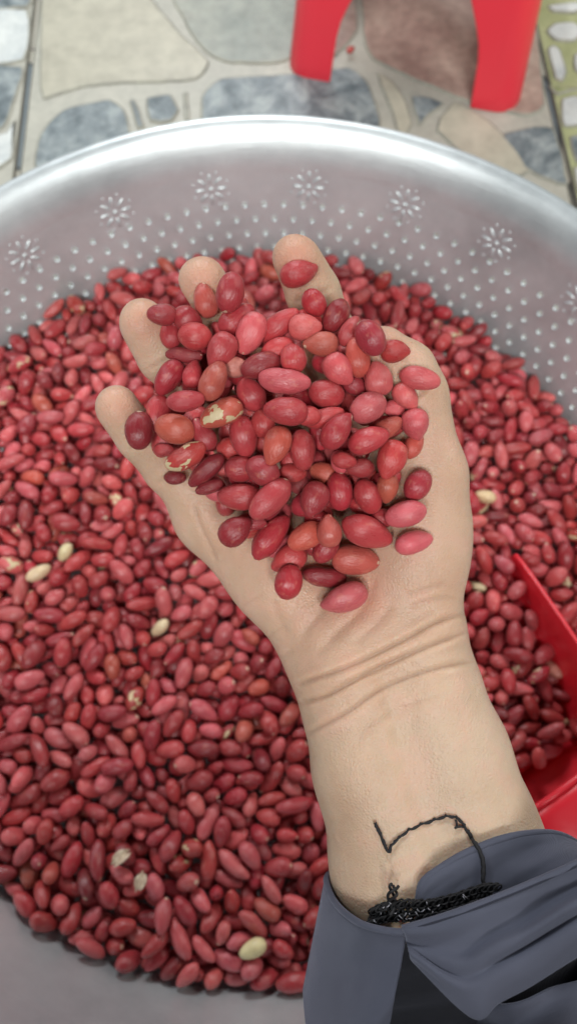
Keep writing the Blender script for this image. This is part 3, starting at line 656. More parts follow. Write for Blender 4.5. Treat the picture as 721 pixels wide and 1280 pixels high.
356,1020,-47,-4,36,2,100,-1651,633,1082,129,1,-102,2,112,-1654,890,1086,-86,4,165,5,124,-1697,1085,1077,146,21,78,3,114,-1667,1238,1080,85,-12,22,5,
125,-1678,1418,1053,-32,-9,73,2,123,-1800,1509,1058,-132,-2,-154,7,124,-1708,1743,1099,-72,-23,70,6,124,-1689,1972,1060,-160,1,-143,0,117,-1828,2101,
1111,-130,25,-165,2,109,-1654,2293,1070,-53,9,143,2,120,-1805,2510,1103,92,56,161,2,112,-1789,2718,1082,-34,-7,3,5,115,-1562,-603,996,150,35,178,1,111,
-1609,-299,985,-78,-5,-111,0,103,-1457,-130,1032,-121,22,148,4,110,-1496,-6,1011,-72,-34,26,2,122,-1509,128,1057,-131,-7,-76,1,108,-1556,284,1039,-2,1,
-81,0,109,-1579,462,1007,0,-13,-143,1,113,-1532,861,1109,18,-33,15,5,107,-1518,966,1083,7,-2,-92,0,125,-1479,1474,1112,-87,-13,40,0,116,-1528,1590,
1109,7,-14,12,6,105,-1491,1924,1053,67,-24,146,3,120,-1447,2048,1080,-136,46,-99,7,125,-1504,2140,1076,-163,-42,32,1,111,-1477,2272,1132,-126,-9,112,2,
120,-1543,2559,1067,-56,12,175,1,109,-1482,2655,1064,-74,-5,142,2,108,-1545,2881,1175,50,-8,10,0,119,-1421,-683,986,80,72,48,2,107,-1510,-498,1019,-82,
15,84,2,126,-1504,-365,994,-5,66,-34,3,108,-1355,-81,975,-31,14,-180,0,100,-1322,38,974,-116,11,-40,0,105,-1369,194,1117,-28,1,-110,7,122,-1402,300,
1075,-5,1,-152,7,100,-1317,403,1041,95,4,-129,7,123,-1280,792,1076,56,-9,-55,7,109,-1326,869,1000,-77,-8,30,0,108,-1347,1246,1092,136,-22,104,0,104,
-1365,1379,1112,168,21,170,2,120,-1438,1500,1018,-81,10,-151,4,102,-1304,1760,1024,171,13,178,0,114,-1420,1857,1034,34,7,2,0,109,-1266,1984,1085,-152,
-30,-58,1,110,-1346,2254,1116,-128,-3,-165,7,103,-1450,2541,1127,-60,19,-34,2,99,-1442,2888,1071,71,-5,-70,0,123,-1522,2975,1078,-53,29,67,3,104,-1160,
-663,980,-16,-41,50,4,115,-1192,-556,979,-30,-9,47,4,112,-1168,-460,1023,117,0,-150,0,104,-1302,-338,991,138,-43,-159,0,106,-1236,-38,976,-169,-14,0,3,
117,-1141,16,1033,-5,0,-95,3,100,-1268,206,1067,-56,7,-124,5,120,-1164,338,1041,25,-3,-137,6,117,-1133,522,987,87,28,-72,3,116,-1161,753,1031,119,14,
65,1,114,-1168,875,1094,-15,-29,100,7,119,-1202,1025,1069,92,12,-132,3,110,-1247,1290,1068,158,-10,22,1,116,-1141,1497,1016,-1,-30,-25,3,115,-1223,
1802,1083,-79,-6,4,5,106,-1155,1924,1091,179,-6,-56,1,115,-1117,2232,1103,-113,21,125,4,118,-1259,2355,1091,-179,-35,-101,0,122,-1159,2865,1090,-71,
-11,-13,5,123,-1167,3155,1052,-33,-10,64,7,100,-1014,-687,941,-84,25,92,0,105,-1013,-580,1015,88,20,-171,2,121,-1040,-458,1041,30,0,-32,6,108,-1045,
-132,1052,-152,10,-90,2,126,-1010,9,1033,135,14,120,0,118,-1024,194,1006,-115,32,170,4,101,-972,323,964,117,-3,85,1,126,-981,466,1030,-104,-10,113,3,
115,-1029,1302,1062,62,33,-61,2,104,-1047,1502,1079,55,3,-91,0,110,-1103,1710,1025,82,36,105,2,117,-1101,1821,1087,-160,7,70,0,103,-985,1973,1082,-145,
15,135,7,106,-1122,2110,1026,-102,-27,30,0,100,-1133,2499,1085,-101,-24,38,3,105,-984,2669,1097,73,10,37,2,113,-976,2843,1107,81,11,132,0,124,-1018,
3136,1098,-2,-13,132,2,98,-1161,3223,1138,139,-27,-178,2,116,-979,-829,922,-131,-18,-153,6,101,-820,-762,1010,-13,-9,53,0,120,-793,-674,994,157,16,68,
5,100,-829,-450,934,99,14,158,0,118,-818,-290,1016,62,15,120,1,108,-831,83,1031,-29,11,-6,2,114,-849,204,1040,142,18,-47,0,123,-824,264,940,-169,6,-42,
1,99,-815,518,973,-100,-26,-110,2,118,-891,639,1052,97,23,81,0,112,-856,824,996,-96,-47,118,0,115,-901,1040,1045,137,-12,-145,0,123,-783,1743,1066,-1,
4,72,0,110,-911,2400,1087,173,-9,-151,5,126,-818,2478,1087,-38,-9,-28,2,100,-801,2856,1020,-88,10,-33,4,123,-916,3089,1125,-156,21,150,1,120,-986,3243,
1041,-68,-3,141,1,124,-828,-922,928,-129,24,180,5,116,-715,-864,940,-20,-42,-157,0,123,-703,-534,978,-27,11,137,1,117,-723,-384,1017,106,-19,40,6,123,
-701,-263,1016,116,11,-136,0,108,-704,-169,933,-64,9,69,2,116,-717,171,1030,-108,-17,-80,1,125,-630,439,990,24,36,153,0,103,-672,515,1018,-133,6,-110,
6,120,-778,932,1048,92,6,-147,5,123,-747,1218,1050,69,19,-28,4,100,-727,1355,1059,141,-21,-164,7,114,-665,1664,1076,-84,1,-37,2,113,-811,1863,990,89,2,
-140,4,122,-682,2388,1061,67,2,35,4,112,-736,2696,1081,-40,22,-19,1,119,-735,2941,1021,109,42,-58,3,100,-810,3042,1028,-46,-11,-118,3,117,-822,3280,
1106,-162,7,-44,2,105,-795,3358,1037,-159,-1,174,7,123,-530,-1025,895,161,-7,-33,1,119,-486,-199,978,161,-5,7,6,115,-492,78,995,77,25,139,3,101,-498,
461,1002,-55,12,169,6,126,-538,597,995,-15,-6,17,7,117,-641,1249,1045,-114,-10,-75,0,103,-521,1451,1033,-10,-7,-78,4,118,-587,1548,1070,67,-39,56,2,
125,-483,1629,968,58,4,79,3,124,-624,1904,1071,71,-4,41,2,124,-567,2066,984,86,-4,96,2,104,-615,2380,991,-109,12,-150,2,99,-501,2575,1078,-90,3,32,2,
125,-582,2748,1000,85,11,-109,3,111,-544,2874,1093,12,22,80,2,113,-541,2980,1085,16,-4,165,2,110,-675,3193,1020,-87,2,-33,5,124,-555,3407,1107,116,20,
145,0,119,-374,-1066,948,-3,-7,126,7,103,-443,-608,917,-50,40,-33,4,120,-381,-387,1012,32,21,-176,4,124,-459,-48,919,-165,-15,-22,1,110,-332,134,986,
-63,6,20,4,116,-417,656,1009,25,12,-82,3,110,-406,819,931,4,4,-143,4,119,-501,970,992,92,8,-70,7,114,-373,1216,1051,148,5,151,4,118,-314,1302,994,-88,
-2,98,2,121,-477,1519,949,-135,14,20,4,98,-389,1702,1059,-32,32,104,0,121,-319,1841,986,-100,-40,-49,4,125,-376,1973,1074,-8,4,45,7,103,-457,2110,978,
-35,5,-141,3,125,-434,2296,1087,-170,9,95,0,122,-420,2764,1036,-6,-5,-161,5,123,-446,2951,995,161,6,70,1,118,-432,3089,994,34,0,116,5,109,-467,3323,
1033,-49,34,129,5,107,-286,-1042,870,-1,-2,4,4,118,-314,-984,942,129,-7,90,0,102,-198,-751,939,-25,-3,143,3,117,-306,-677,971,98,-17,-138,7,111,-351,
-507,958,-91,-22,89,2,109,-274,-217,887,-177,8,27,5,104,-206,-19,924,176,43,147,7,119,-296,218,918,-57,14,-15,5,119,-289,651,919,-58,8,72,3,108,-165,
743,936,93,52,-62,0,106,-243,832,973,-29,-7,-55,6,101,-204,1100,945,-29,15,51,7,121,-159,1206,930,11,8,41,2,112,-293,1523,1028,70,17,-99,5,109,-234,
1829,1041,-76,-15,50,5,114,-320,2235,1018,119,-22,-17,1,119,-229,2313,984,-145,-28,130,7,125,-165,2569,1012,75,5,102,2,114,-272,2916,986,-152,12,176,0,
123,-134,3017,1058,-134,31,-45,2,122,-158,3394,986,-79,1,-40,1,113,-137,-1052,854,-1,-16,-25,6,103,-32,-868,893,-54,42,-14,1,119,-88,-670,953,48,-2,
117,4,105,-77,-322,954,-134,11,-18,4,106,-82,15,945,-41,40,82,3,121,-64,295,889,-170,5,-148,5,120,-141,428,958,-75,4,-179,7,123,17,632,993,-45,15,-63,
0,121,-111,887,999,109,13,-178,2,126,-14,1072,994,-152,15,104,3,113,-43,1269,929,-58,29,-28,2,108,-8,1358,998,-56,-32,161,5,108,-88,1718,1013,113,-23,
176,2,105,-73,1939,1013,-36,-10,-78,3,105,-67,2333,1045,-128,-1,-87,0,109,-122,2495,954,-113,-3,106,0,98,-69,2626,1055,93,19,-71,2,109,-112,2777,966,
32,-12,69,7,103,-13,2955,1040,-102,18,92,0,118,-78,3264,1003,167,-41,44,0,108,-65,3434,1000,136,-49,170,2,98,52,-1062,929,167,-17,66,0,105,104,-983,
934,-29,-7,70,1,123,144,-713,942,-146,18,-124,3,120,157,-412,866,-43,70,-108,6,99,120,-64,927,-82,16,138,0,118,90,87,983,-8,2,40,0,125,39,213,950,83,
14,81,4,122,0,448,961,15,0,-176,7,111,123,1015,958,-177,-35,42,7,118,64,1450,919,-125,26,102,0,102,5,1529,920,80,11,-144,0,100,51,1894,967,-178,48,143,
3,120,117,2107,931,-79,1,-34,6,123,139,2442,942,92,13,-28,3,115,15,2501,1027,-59,-22,24,7,119,148,2820,1004,-110,3,-1,6,120,95,2927,963,2,-14,3,0,120,
58,3080,1028,26,11,147,6,109,45,3431,991,-4,39,-6,3,120,309,-985,835,34,-10,144,3,119,298,-784,839,-104,-22,-150,1,103,348,-397,853,112,-8,109,7,119,
281,-185,921,10,4,-176,4,111,333,10,941,57,16,-104,2,116,336,159,863,13,-14,-31,7,108,254,323,950,14,22,121,0,124,259,539,953,86,9,83,2,111,340,1144,
962,31,-19,-12,0,112,322,1291,913,-57,40,162,3,120,306,1367,978,-171,22,11,4,122,348,1714,946,-9,-20,-28,2,115,155,1872,977,57,1,43,0,105,209,2048,932,
74,-25,2,2,104,211,2149,968,176,-40,164,3,102,330,2299,972,115,-19,166,6,116,233,2634,942,7,-7,-138,0,122,248,2776,1006,-161,10,174,6,115,252,2920,
1033,-65,25,-58,3,117,276,3049,1006,70,-58,123,2,101,236,3337,1008,84,21,-163,1,105,404,-970,899,-58,-17,-114,3,115,379,-781,927,84,34,-31,4,121,394,
-644,911,35,8,-160,7,113,481,-346,890,-160,-10,-135,0,105,358,-279,908,-29,43,10,2,125,505,304,924,140,2,-155,7,124,377,427,931,97,-29,-152,5,103,459,
611,873,-41,17,149,7,103,512,712,864,78,-7,145,3,109,493,1119,906,-65,36,144,5,113,431,1590,956,-49,5,-158,1,102,529,1631,947,106,-1,-72,1,107,496,
1811,981,-64,-5,172,2,119,379,2014,929,-52,-34,30,2,115,462,2266,995,79,-26,109,2,109,403,2536,1032,-125,-6,12,2,121,403,2665,1019,-124,-20,3,2,99,478,
2824,989,-87,-2,-79,0,112,475,3009,938,104,24,-107,5,106,491,3265,989,126,5,-169,2,117,363,3396,1011,-13,2,14,1,112,555,-914,821,-151,17,32,2,115,500,
-743,914,-56,-17,-15,7,125,580,-626,917,-92,-7,-145,4,120,529,-437,898,-78,-8,-110,6,107,655,-97,913,-93,12,4,7,122,556,23,924,-165,-28,97,2,104,628,
229,942,-151,37,-33,0,122,587,612,938,-47,12,33,0,114,599,736,939,114,-18,1,0,116,551,882,954,84,20,156,3,118,587,1106,877,-64,19,-1,1,110,639,1253,
958,-77,13,-32,0,118,483,1574,883,113,4,-176,5,117,610,1888,954,70,-2,-146,5,116,521,1980,913,8,26,134,1,105,553,2207,969,109,-21,130,4,118,593,2335,
1014,-8,10,177,7,119,572,3306,942,-48,37,-79,2,101,662,-715,889,50,12,-136,0,123,705,-587,913,-26,9,-42,6,119,718,-15,827,-2,-8,77,0,103,758,285,917,
106,10,-1,3,115,707,449,852,-133,-16,-95,1,119,663,543,867,-139,-54,-169,6,124,802,677,859,-86,53,67,2,103,683,902,926,167,9,64,0,116,822,1061,945,
-178,13,75,2,121,808,1256,944,102,26,-28,4,104,773,1391,962,-69,-20,177,6,120,844,1551,954,-26,-26,81,3,103,844,1655,934,23,46,-17,2,125,715,2082,967,
-149,-18,140,0,108,728,2297,958,144,25,147,7,102,750,2616,974,11,-1,-29,2,121,675,2903,924,93,4,3,2,126,699,3061,922,82,-8,39,3,122,669,3241,920,86,14,
151,4,112,807,-829,848,19,24,106,1,125,945,167,876,179,-14,-126,7,124,836,469,857,72,40,-2,0,119,888,704,940,-111,3,-157,7,118,951,1131,918,-108,-5,
128,2,115,866,1424,918,87,-14,149,2,121,976,1533,937,39,-10,-161,1,105,973,1653,948,87,17,-158,2,100,969,2186,961,-42,17,-125,2,111,941,2297,934,165,1,
41,7,100,938,2578,884,-36,5,34,3,105,1009,2666,951,-114,-20,-42,0,113,866,2769,938,-87,-35,131,7,125,1021,3054,894,-129,-9,31,0,105,882,3164,907,-32,
-13,35,7,112,1063,-664,779,31,-2,148,1,111,1067,-622,859,-176,-3,-116,1,114,1030,-382,866,-124,12,144,2,99,1033,-246,881,-66,-3,84,0,104,1044,68,890,
170,24,-95,2,113,1146,357,883,111,11,-74,2,122,1133,614,813,-99,-8,147,7,100,987,727,894,-59,12,-126,4,117,1113,1414,910,104,0,40,4,124,1106,1552,913,
-25,-16,-33,6,107,1017,1919,873,123,35,-104,2,114,1052,2284,873,166,-10,131,6,124,1090,2494,879,139,-1,-71,5,125,1094,2615,937,75,12,-36,3,110,1204,
2838,986,157,11,-156,2,126,1151,3025,975,-40,26,-107,2,117,1200,-569,779,31,-1,-67,7,101,1220,-473,848,138,15,41,5,119,1217,-340,842,-150,-17,27,7,104,
1178,60,882,71,3,-35,2,125,1275,363,849,-13,-1,-139,5,99,1192,836,921,-148,-14,29,4,124,1246,1068,897,111,-4,143,2,106,1154,1150,839,-73,44,147,6,107,
1309,1606,869,-158,-11,-68,6,122,1235,2133,860,156,37,-141,2,107,1173,2279,922,-137,-3,13,0,106,1314,2369,947,-6,-13,157,0,116,1348,2622,879,96,73,39,
4,99,1327,2856,883,121,25,124,7,112,1328,-457,849,109,19,155,2,100,1418,142,830,43,-15,-22,0,103,1478,342,803,-124,-32,136,7,116,1414,441,863,-136,-4,
164,7,114,1391,899,881,2,-7,-111,0,102,1451,1177,906,-77,-16,133,7,118,1461,1339,898,-65,9,83,2,114,1467,1423,816,141,14,-104,1,112,1357,1837,894,116,
3,-40,4,115,1448,2031,905,-75,10,6,4,126,1448,2254,914,-67,17,102,1,121,1419,2574,939,-107,-6,61,7,101,1496,2679,868,133,48,-165,4,118,1498,-312,813,
-128,-32,48,6,98,1487,29,856,6,0,4,7,124,1598,317,785,-14,-28,-89,6,123,1554,448,860,-15,24,34,3,110,1474,692,862,-84,-17,-66,0,113,1563,1233,916,157,
39,-100,0,125,1597,1335,929,-33,10,-153,0,125,1604,1553,845,-9,-2,6,2,119,1543,1767,865,-9,47,-174,5,123,1542,1920,896,-2,15,72,2,112,1628,1977,834,
119,28,-144,7,116,1566,2234,907,111,12,-16,2,118,1559,2449,906,85,-8,-160,4,103,1545,2625,947,3,4,152,3,125,1694,-36,802,41,69,148,0,114,1742,73,866,
-56,17,83,0,125,1767,151,783,-48,-26,10,2,113,1679,475,844,167,-4,80,3,118,1683,595,841,40,-25,40,1,112,1666,699,865,-166,-47,64,2,126,1727,902,861,88,
0,-134,0,125,1670,1075,803,145,-23,3,0,111,1720,1458,864,-5,18,-162,7,113,1660,1797,866,-60,41,-37,2,107,1692,1908,907,-12,9,132,3,123,1719,2016,925,
146,-13,144,2,124,1729,2299,824,166,1,75,0,115,1693,2403,893,77,5,120,0,107,1844,251,757,-111,20,74,0,103,1866,363,788,-11,32,-43,1,126,1770,536,845,
117,34,177,2,100,1791,680,866,-78,6,4,2,124,1931,1057,789,52,-33,-10,2,114,1831,1096,814,59,55,-154,7,116,1936,1421,831,4,33,-159,0,125,1840,1595,876,
14,-5,-114,3,106,1863,1760,872,-12,12,0,5,123,1956,1840,794,101,-10,-111,7,105,1839,2037,893,135,-4,-32,0,125,1835,2189,859,116,-25,-125,3,100,1955,
555,755,-97,10,-6,3,109,1988,768,820,13,-26,-19,0,114,2052,888,857,-120,6,4,4,121,2055,1042,843,-68,14,-41,2,107,2077,1176,857,-92,-5,133,2,104,2067,
1342,874,-86,-13,31,2,121,2035,1495,774,91,12,147,3,103,2001,1721,813,-90,-43,-70,3,107,-2367,983,1078,-88,-13,-154,6,123,-2470,1178,1192,-82,21,-72,2,
125,-2436,1431,1091,-81,10,-132,4,107,-2254,320,1047,-108,9,-114,0,98,-2387,579,1130,105,6,36,5,104,-2349,683,1096,-13,34,-14,1,116,-2426,859,1109,-97,
44,172,0,121,-2209,1132,1147,-34,21,-21,6,114,-2183,1134,1064,170,-6,-152,6,110,-2429,1325,1165,143,14,42,0,122,-2391,1520,1120,-59,27,46,1,124,-2221,
1600,1083,-53,-9,155,0,100,-2262,1940,1175,91,21,12,4,108,-2249,2144,1126,-138,52,84,4,114,-2136,84,1054,-122,29,-168,7,112,-2248,273,1139,162,1,101,0,
115,-2124,325,1135,-2,-4,-62,3,124,-2026,577,1140,-164,-9,-103,5,126,-2160,679,1054,-112,4,-35,6,120,-2086,801,1134,129,6,-62,4,126,-2098,1046,1163,
-161,15,128,2,120,-2087,1268,1088,179,-38,131,4,105,-2163,1303,1153,86,16,-99,6,120,-1989,1580,1072,-104,30,-148,2,99,-1991,1758,1206,-146,27,-28,7,
102,-2132,1864,1176,-116,-9,-84,2,108,-2134,1981,1173,-16,-18,-16,1,110,-2069,2281,1116,172,-46,-113,2,106,-2092,2404,1096,52,3,15,5,115,-1983,-112,
1035,-136,-28,168,4,110,-1851,139,1109,12,-24,-72,2,115,-1961,120,1063,-87,-71,55,1,105,-1834,530,1120,-34,41,-19,0,123,-1833,629,1048,-2,-37,-147,0,
105,-1797,774,1111,96,-19,143,3,112,-1741,983,1121,36,2,-138,3,106,-1820,1043,1101,57,-31,21,2,116,-1990,1189,1137,140,-15,-141,0,98,-1835,1326,1110,
-73,-2,152,4,119,-1868,1396,1201,-23,-4,53,4,125,-2004,1682,1100,7,47,-140,2,123,-2012,1872,1163,-78,-22,-151,7,120,-1990,2010,1163,5,-17,140,6,122,
-1904,2152,1194,10,43,73,7,121,-1924,2354,1178,-178,11,-79,3,118,-1965,2607,1120,33,-70,1,7,99,-1922,-243,1014,142,9,37,3,113,-1676,-149,1090,72,-9,
-69,0,106,-1684,-18,1133,-66,7,-63,4,101,-1790,265,1082,99,8,-129,3,103,-1694,293,1018,7,-34,37,3,110,-1790,435,1088,-112,5,119,3,98,-1701,742,1100,26,
30,95,3,105,-1709,815,1174,-46,49,159,0,121,-1642,1065,1154,83,-1,-111,5,121,-1589,1196,1130,121,42,116,3,103,-1638,1350,1146,-88,8,64,0,103,-1808,
1562,1153,64,-21,21,1,123,-1679,1582,1126,4,6,-170,6,124,-1686,1897,1135,-152,-2,52,6,117,-1698,2098,1118,94,35,-78,7,121,-1783,2188,1149,-2,-42,-160,
7,102,-1766,2292,1135,147,32,50,3,117,-1649,2614,1093,-66,66,-87,2,105,-1776,2666,1166,-12,-23,19,5,113,-1651,-390,1047,137,-23,-110,2,117,-1585,-314,
1083,-3,-43,-32,7,111,-1596,-215,1065,-161,-13,97,1,116,-1646,29,1056,-158,-16,-17,0,113,-1577,201,1082,-4,9,-13,3,108,-1587,308,1145,51,12,-126,7,124,
-1474,389,1072,-161,23,77,0,113,-1570,747,1101,16,24,-83,2,121,-1456,905,1159,-7,-12,86,0,119,-1588,1041,1084,-144,-25,95,4,99,-1600,1132,1038,-13,20,
108,0,118,-1565,1392,1106,93,-20,-104,2,99,-1594,1500,1129,-161,-30,-25,0,112,-1555,1759,1082,122,31,49,2,102,-1569,1963,1118,20,12,110,3,117,-1579,
2057,1179,153,-30,-83,2,116,-1589,2166,1127,23,44,20,2,123,-1510,2416,1133,73,-24,-35,2,117,-1546,2632,1138,-31,14,174,3,110,-1512,2782,1102,-112,-55,
171,5,104,-1624,2951,1113,-138,18,-140,6,112,-1392,-742,1089,-31,-44,-146,7,116,-1358,-409,1028,-37,-4,101,1,106,-1381,-295,1039,130,-21,47,6,112,
-1395,-19,1041,97,0,163,6,107,-1333,129,1021,48,-43,170,7,111,-1343,83,1137,153,-19,-12,1,100,-1389,370,1145,109,-17,-48,3,117,-1451,570,1011,17,11,
-104,2,121,-1460,775,1054,-44,25,24,7,106,-1257,959,998,81,-3,-142,2,99,-1400,1143,1161,-111,47,107,0,125,-1379,1285,1179,50,27,82,2,111,-1366,1541,
1103,63,5,114,5,125,-1435,1741,1068,-177,-50,136,2,124,-1467,1830,1126,-139,10,-24,3,118,-1369,2134,1117,-157,38,151,3,115,-1267,2162,1146,-39,-25,-52,
1,124,-1402,2426,1136,63,-21,-38,2,101,-1325,2523,1140,110,-19,69,2,118,-1304,2667,1142,14,2,-142,7,119,-1395,2802,1134,-161,18,24,3,113,-1484,3028,
1135,-79,31,-169,1,101,-1184,-842,1004,-12,-39,45,5,118,-1314,-661,966,-40,42,-103,3,100,-1131,-489,943,-94,-15,-134,6,100,-1270,-270,1044,-77,45,-173,
3,107,-1231,-214,956,-174,4,-31,4,99,-1262,37,1066,-124,-27,-15,7,120,-1130,241,1070,-96,71,67,0,117,-1200,300,1129,70,35,-120,0,114,-1246,492,997,-41,
-17,-107,2,115,-1222,688,1096,-104,-7,139,0,125,-1079,866,1168,-102,17,33,2,122,-1119,959,1073,169,-59,-47,6,115,-1252,1162,1088,-127,-49,-29,7,114,
-1231,1370,1126,12,-49,-160,7,125,-1200,1562,1091,28,6,-72,3,119,-1270,1681,1109,138,-63,31,3,119,-1163,1867,1164,-9,14,81,4,125,-1162,2047,1083,125,
-16,-4,1,107,-1208,2270,1093,-168,26,100,4,105,-1211,2447,1056,-121,69,-49,6,101,-1127,2649,1122,-41,-14,27,7,124,-1340,2974,1078,-80,-38,-46,7,112,
-1283,3145,1066,104,0,61,2,107,-958,-693,1032,-33,-30,14,3,115,-909,-600,1048,-166,33,-58,0,100,-1070,-375,1008,23,30,123,5,124,-976,-209,1054,37,49,
-129,0,114,-965,96,1022,151,-3,-161,6,102,-1128,133,1051,-38,-4,64,2,110,-1046,373,1049,-130,-55,-128,0,103,-1046,542,1058,-111,13,12,2,99,-1126,623,
1056,-29,10,-89,3,109,-1053,785,1052,-78,1,-57,0,109,-1129,1102,1010,129,-51,78,6,119,-980,1184,1049,-104,0,52,1,119,-1114,1364,1068,78,-33,-129,1,122,
-1038,1552,1177,37,19,-22,2,118,-1165,1670,1093,118,44,-140,4,104,-1019,1850,1155,-96,10,46,0,118,-1013,2109,1048,-148,41,46,5,123,-1008,2265,1103,-50,
-3,-173,1,113,-1099,2395,1119,160,21,158,4,126,-1043,2508,1117,-97,-6,-82,4,108,-924,2733,1178,92,-6,-33,5,118,-1060,2758,1129,32,50,-71,7,105,-1140,
2980,1057,-171,-24,175,1,104,-1089,3103,1180,-22,3,78,0,125,-896,-847,997,-19,-3,3,2,119,-757,-744,1092,85,-15,47,4,120,-828,-554,979,-27,5,-28,3,99,
-931,-403,1004,6,22,55,2,123,-913,-299,1039,-51,46,2,5,107,-875,-22,1062,135,-40,-71,5,118,-773,289,1048,54,-64,175,2,124,-778,410,1015,36,-21,148,0,
108,-998,643,1083,-25,39,139,7,116,-957,802,1029,-90,14,111,7,122,-834,1071,1124,-19,-4,-179,2,113,-928,1372,1065,55,25,142,2,103,-929,1534,1083,-107,
-16,-130,7,118,-835,1827,1097,159,-54,6,2,108,-932,1880,1091,66,-5,-43,7,110,-859,2076,1082,-151,1,-43,7,98,-897,2175,1069,63,3,-153,2,114,-920,2298,
1092,140,-24,76,3,105,-964,2516,1067,61,33,132,2,102,-879,2608,1119,-55,-7,22,4,114,-947,2970,1043,118,-44,128,3,100,-1014,2992,1124,125,7,100,6,118,
-954,3214,1148,-152,40,23,2,125,-702,-991,997,-144,4,13,0,117,-677,-768,948,109,53,153,4,115,-662,-482,1053,-165,61,-135,4,125,-797,-455,1034,107,-8,
88,1,114,-623,-175,1003,-177,39,-173,0,104,-789,-150,997,-106,-22,42,7,115,-725,111,1111,-179,-9,13,7,111,-706,610,1037,42,0,-6,7,108,-697,821,1039,33,
-32,106,2,109,-633,1083,1043,10,1,-131,4,104,-800,1188,1101,-64,11,-58,1,105,-697,1441,1109,37,-35,146,2,114,-764,1518,1072,62,19,179,2,121,-746,1700,
1148,161,-6,151,1,101,-729,1988,1071,178,22,64,3,126,-731,2089,1057,-14,10,-68,3,102,-783,2300,1096,167,34,-61,2,122,-744,2575,1078,-160,-15,-30,5,106,
-806,2639,1026,-4,59,4,6,110,-728,2812,1082,-72,-6,173,6,103,-721,3188,1110,162,8,-145,5,109,-618,-1031,955,165,-36,46,1,104,-518,-848,970,-48,3,176,2,
120,-588,-725,974,-41,-7,-37,3,105,-596,-287,996,108,-8,150,6,123,-576,-47,958,-81,38,110,5,123,-486,-3,1040,25,49,151,1,99,-583,172,1003,-10,-1,-152,
7,119,-539,359,1022,-15,3,11,0,117,-561,535,1067,-138,-48,-24,6,120,-662,730,1031,17,8,152,1,118,-512,824,1038,63,13,131,7,119,-664,962,1025,-112,-21,
-87,2,123,-489,1124,1020,-130,-31,149,7,121,-619,1391,1024,-42,29,28,2,125,-512,1644,1066,131,-28,-144,1,121,-576,1841,1141,21,-4,-107,4,119,-622,2075,
1063,-97,-23,3,1,117,-505,2177,1059,33,6,177,7,121,-549,2401,1060,-103,10,115,0,111,-631,2756,1099,96,-19,106,7,124,-670,2948,1095,-106,4,19,1,120,
-599,3087,1084,102,-10,121,2,110,-585,3303,1016,5,-11,-108,3,110,-657,3325,1091,11,34,-31,4,120,-357,-873,899,24,-38,-58,0,106,-381,-794,961,-1,-8,76,
0,123,-461,-499,962,133,34,-12,2,116,-379,-505,1058,138,-3,92,5,125,-454,-299,988,-6,3,57,0,103,-448,-89,1008,26,32,157,0,125,-361,15,1013,-12,7,-130,
1,125,-489,258,998,-173,5,-69,2,100,-436,550,1047,-139,14,156,0,105,-317,598,1013,114,51,-101,3,122,-440,767,999,69,17,14,5,100,-281,1233,1093,-77,5,
122,1,118,-403,1368,1033,66,7,111,2,122,-385,1593,1054,148,-26,75,0,110,-398,1838,1044,82,27,-165,0,109,-386,2065,1113,-1,15,87,0,115,-359,2109,1033,
100,-5,-166,4,104,-351,2365,1145,-43,26,-120,2,120,-321,2678,1073,16,-5,-6,2,126,-399,2888,1074,-144,-18,113,0,123,-502,3114,1081,-73,-8,123,7,114,
-424,3177,1060,-59,-3,-143,3,98,-396,3442,1001,9,6,-107,0,101,-229,-1077,973,14,-38,-102,0,117,-289,-1010,1040,-147,36,-121,3,112,-202,-733,1040,146,
-4,65,7,111,-259,-570,998,85,-38,-49,3,124,-243,-431,987,137,-14,-142,0,121,-214,-230,959,-7,1,37,4,117,-308,-82,974,166,-11,-167,2,114,-170,92,915,-1,
-72,-103,3,113,-370,290,973,150,-24,102,3,104,-269,360,1002,-3,1,176,7,123,-186,635,950,9,-55,-62,1,121,-307,724,1011,-37,-9,-37,7,124,-223,949,997,66,
-10,-15,7,109,-281,997,928,-106,-11,-134,7,99,-245,1194,1011,55,-7,-22,2,104,-169,1413,942,19,26,-1,0,109,-223,1492,1085,39,3,30,2,111,-304,1761,1038,
-100,-48,166,3,100,-218,1970,1041,1,-8,-41,0,118,-303,2255,1104,101,-28,-129,0,99,-325,2386,1041,-73,-9,-126,7,114,-298,2553,1044,-127,-2,146,5,112,
-165,2690,1042,-163,26,8,2,102,-158,2884,1061,39,-25,-81,7,113,-290,3016,1076,-101,-15,-152,4,120,-272,3114,1031,-168,-7,-76,0,106,-313,3389,1088,-75,
28,178,2,117,-88,-1063,924,-160,5,-16,6,115,-159,-986,935,170,-46,4,1,118,-57,-807,969,143,-3,128,4,119,-170,-629,973,-134,-6,32,2,119,6,-372,971,-4,
65,160,4,124,49,-191,953,109,31,-32,3,111,-149,279,965,71,-1,-10,6,99,-127,343,1038,160,27,162,1,112,-101,653,990,101,-39,-159,0,103,-15,712,1057,-149,
5,-123,7,108,-186,940,1094,115,-3,-61,3,122,-119,1028,1043,-86,27,176,3,120,-99,1315,1011,138,-9,-39,2,120,83,1364,1021,-102,54,8,2,102,-65,1577,1009,
-49,3,91,1,124,-194,1658,1009,69,20,-106,0,120,-121,1858,1047,130,8,-109,2,113,-48,2050,1021,-75,34,31,3,126,-155,2111,1031,-150,-6,0,2,122,-10,2257,
1055,16,-66,-94,6,123,-103,2421,1018,-157,24,139,0,107,30,2603,1105,106,-29,-107,0,113,-13,2778,1029,-79,41,152,3,124,-34,3045,1104,-104,44,137,0,126,
-135,3463,1085,-75,-43,-90,7,109,96,-1042,1026,107,-3,124,3,123,189,-880,884,-157,51,-89,5,120,28,-737,933,79,14,49,1,120,41,-485,938,-114,-45,19,7,
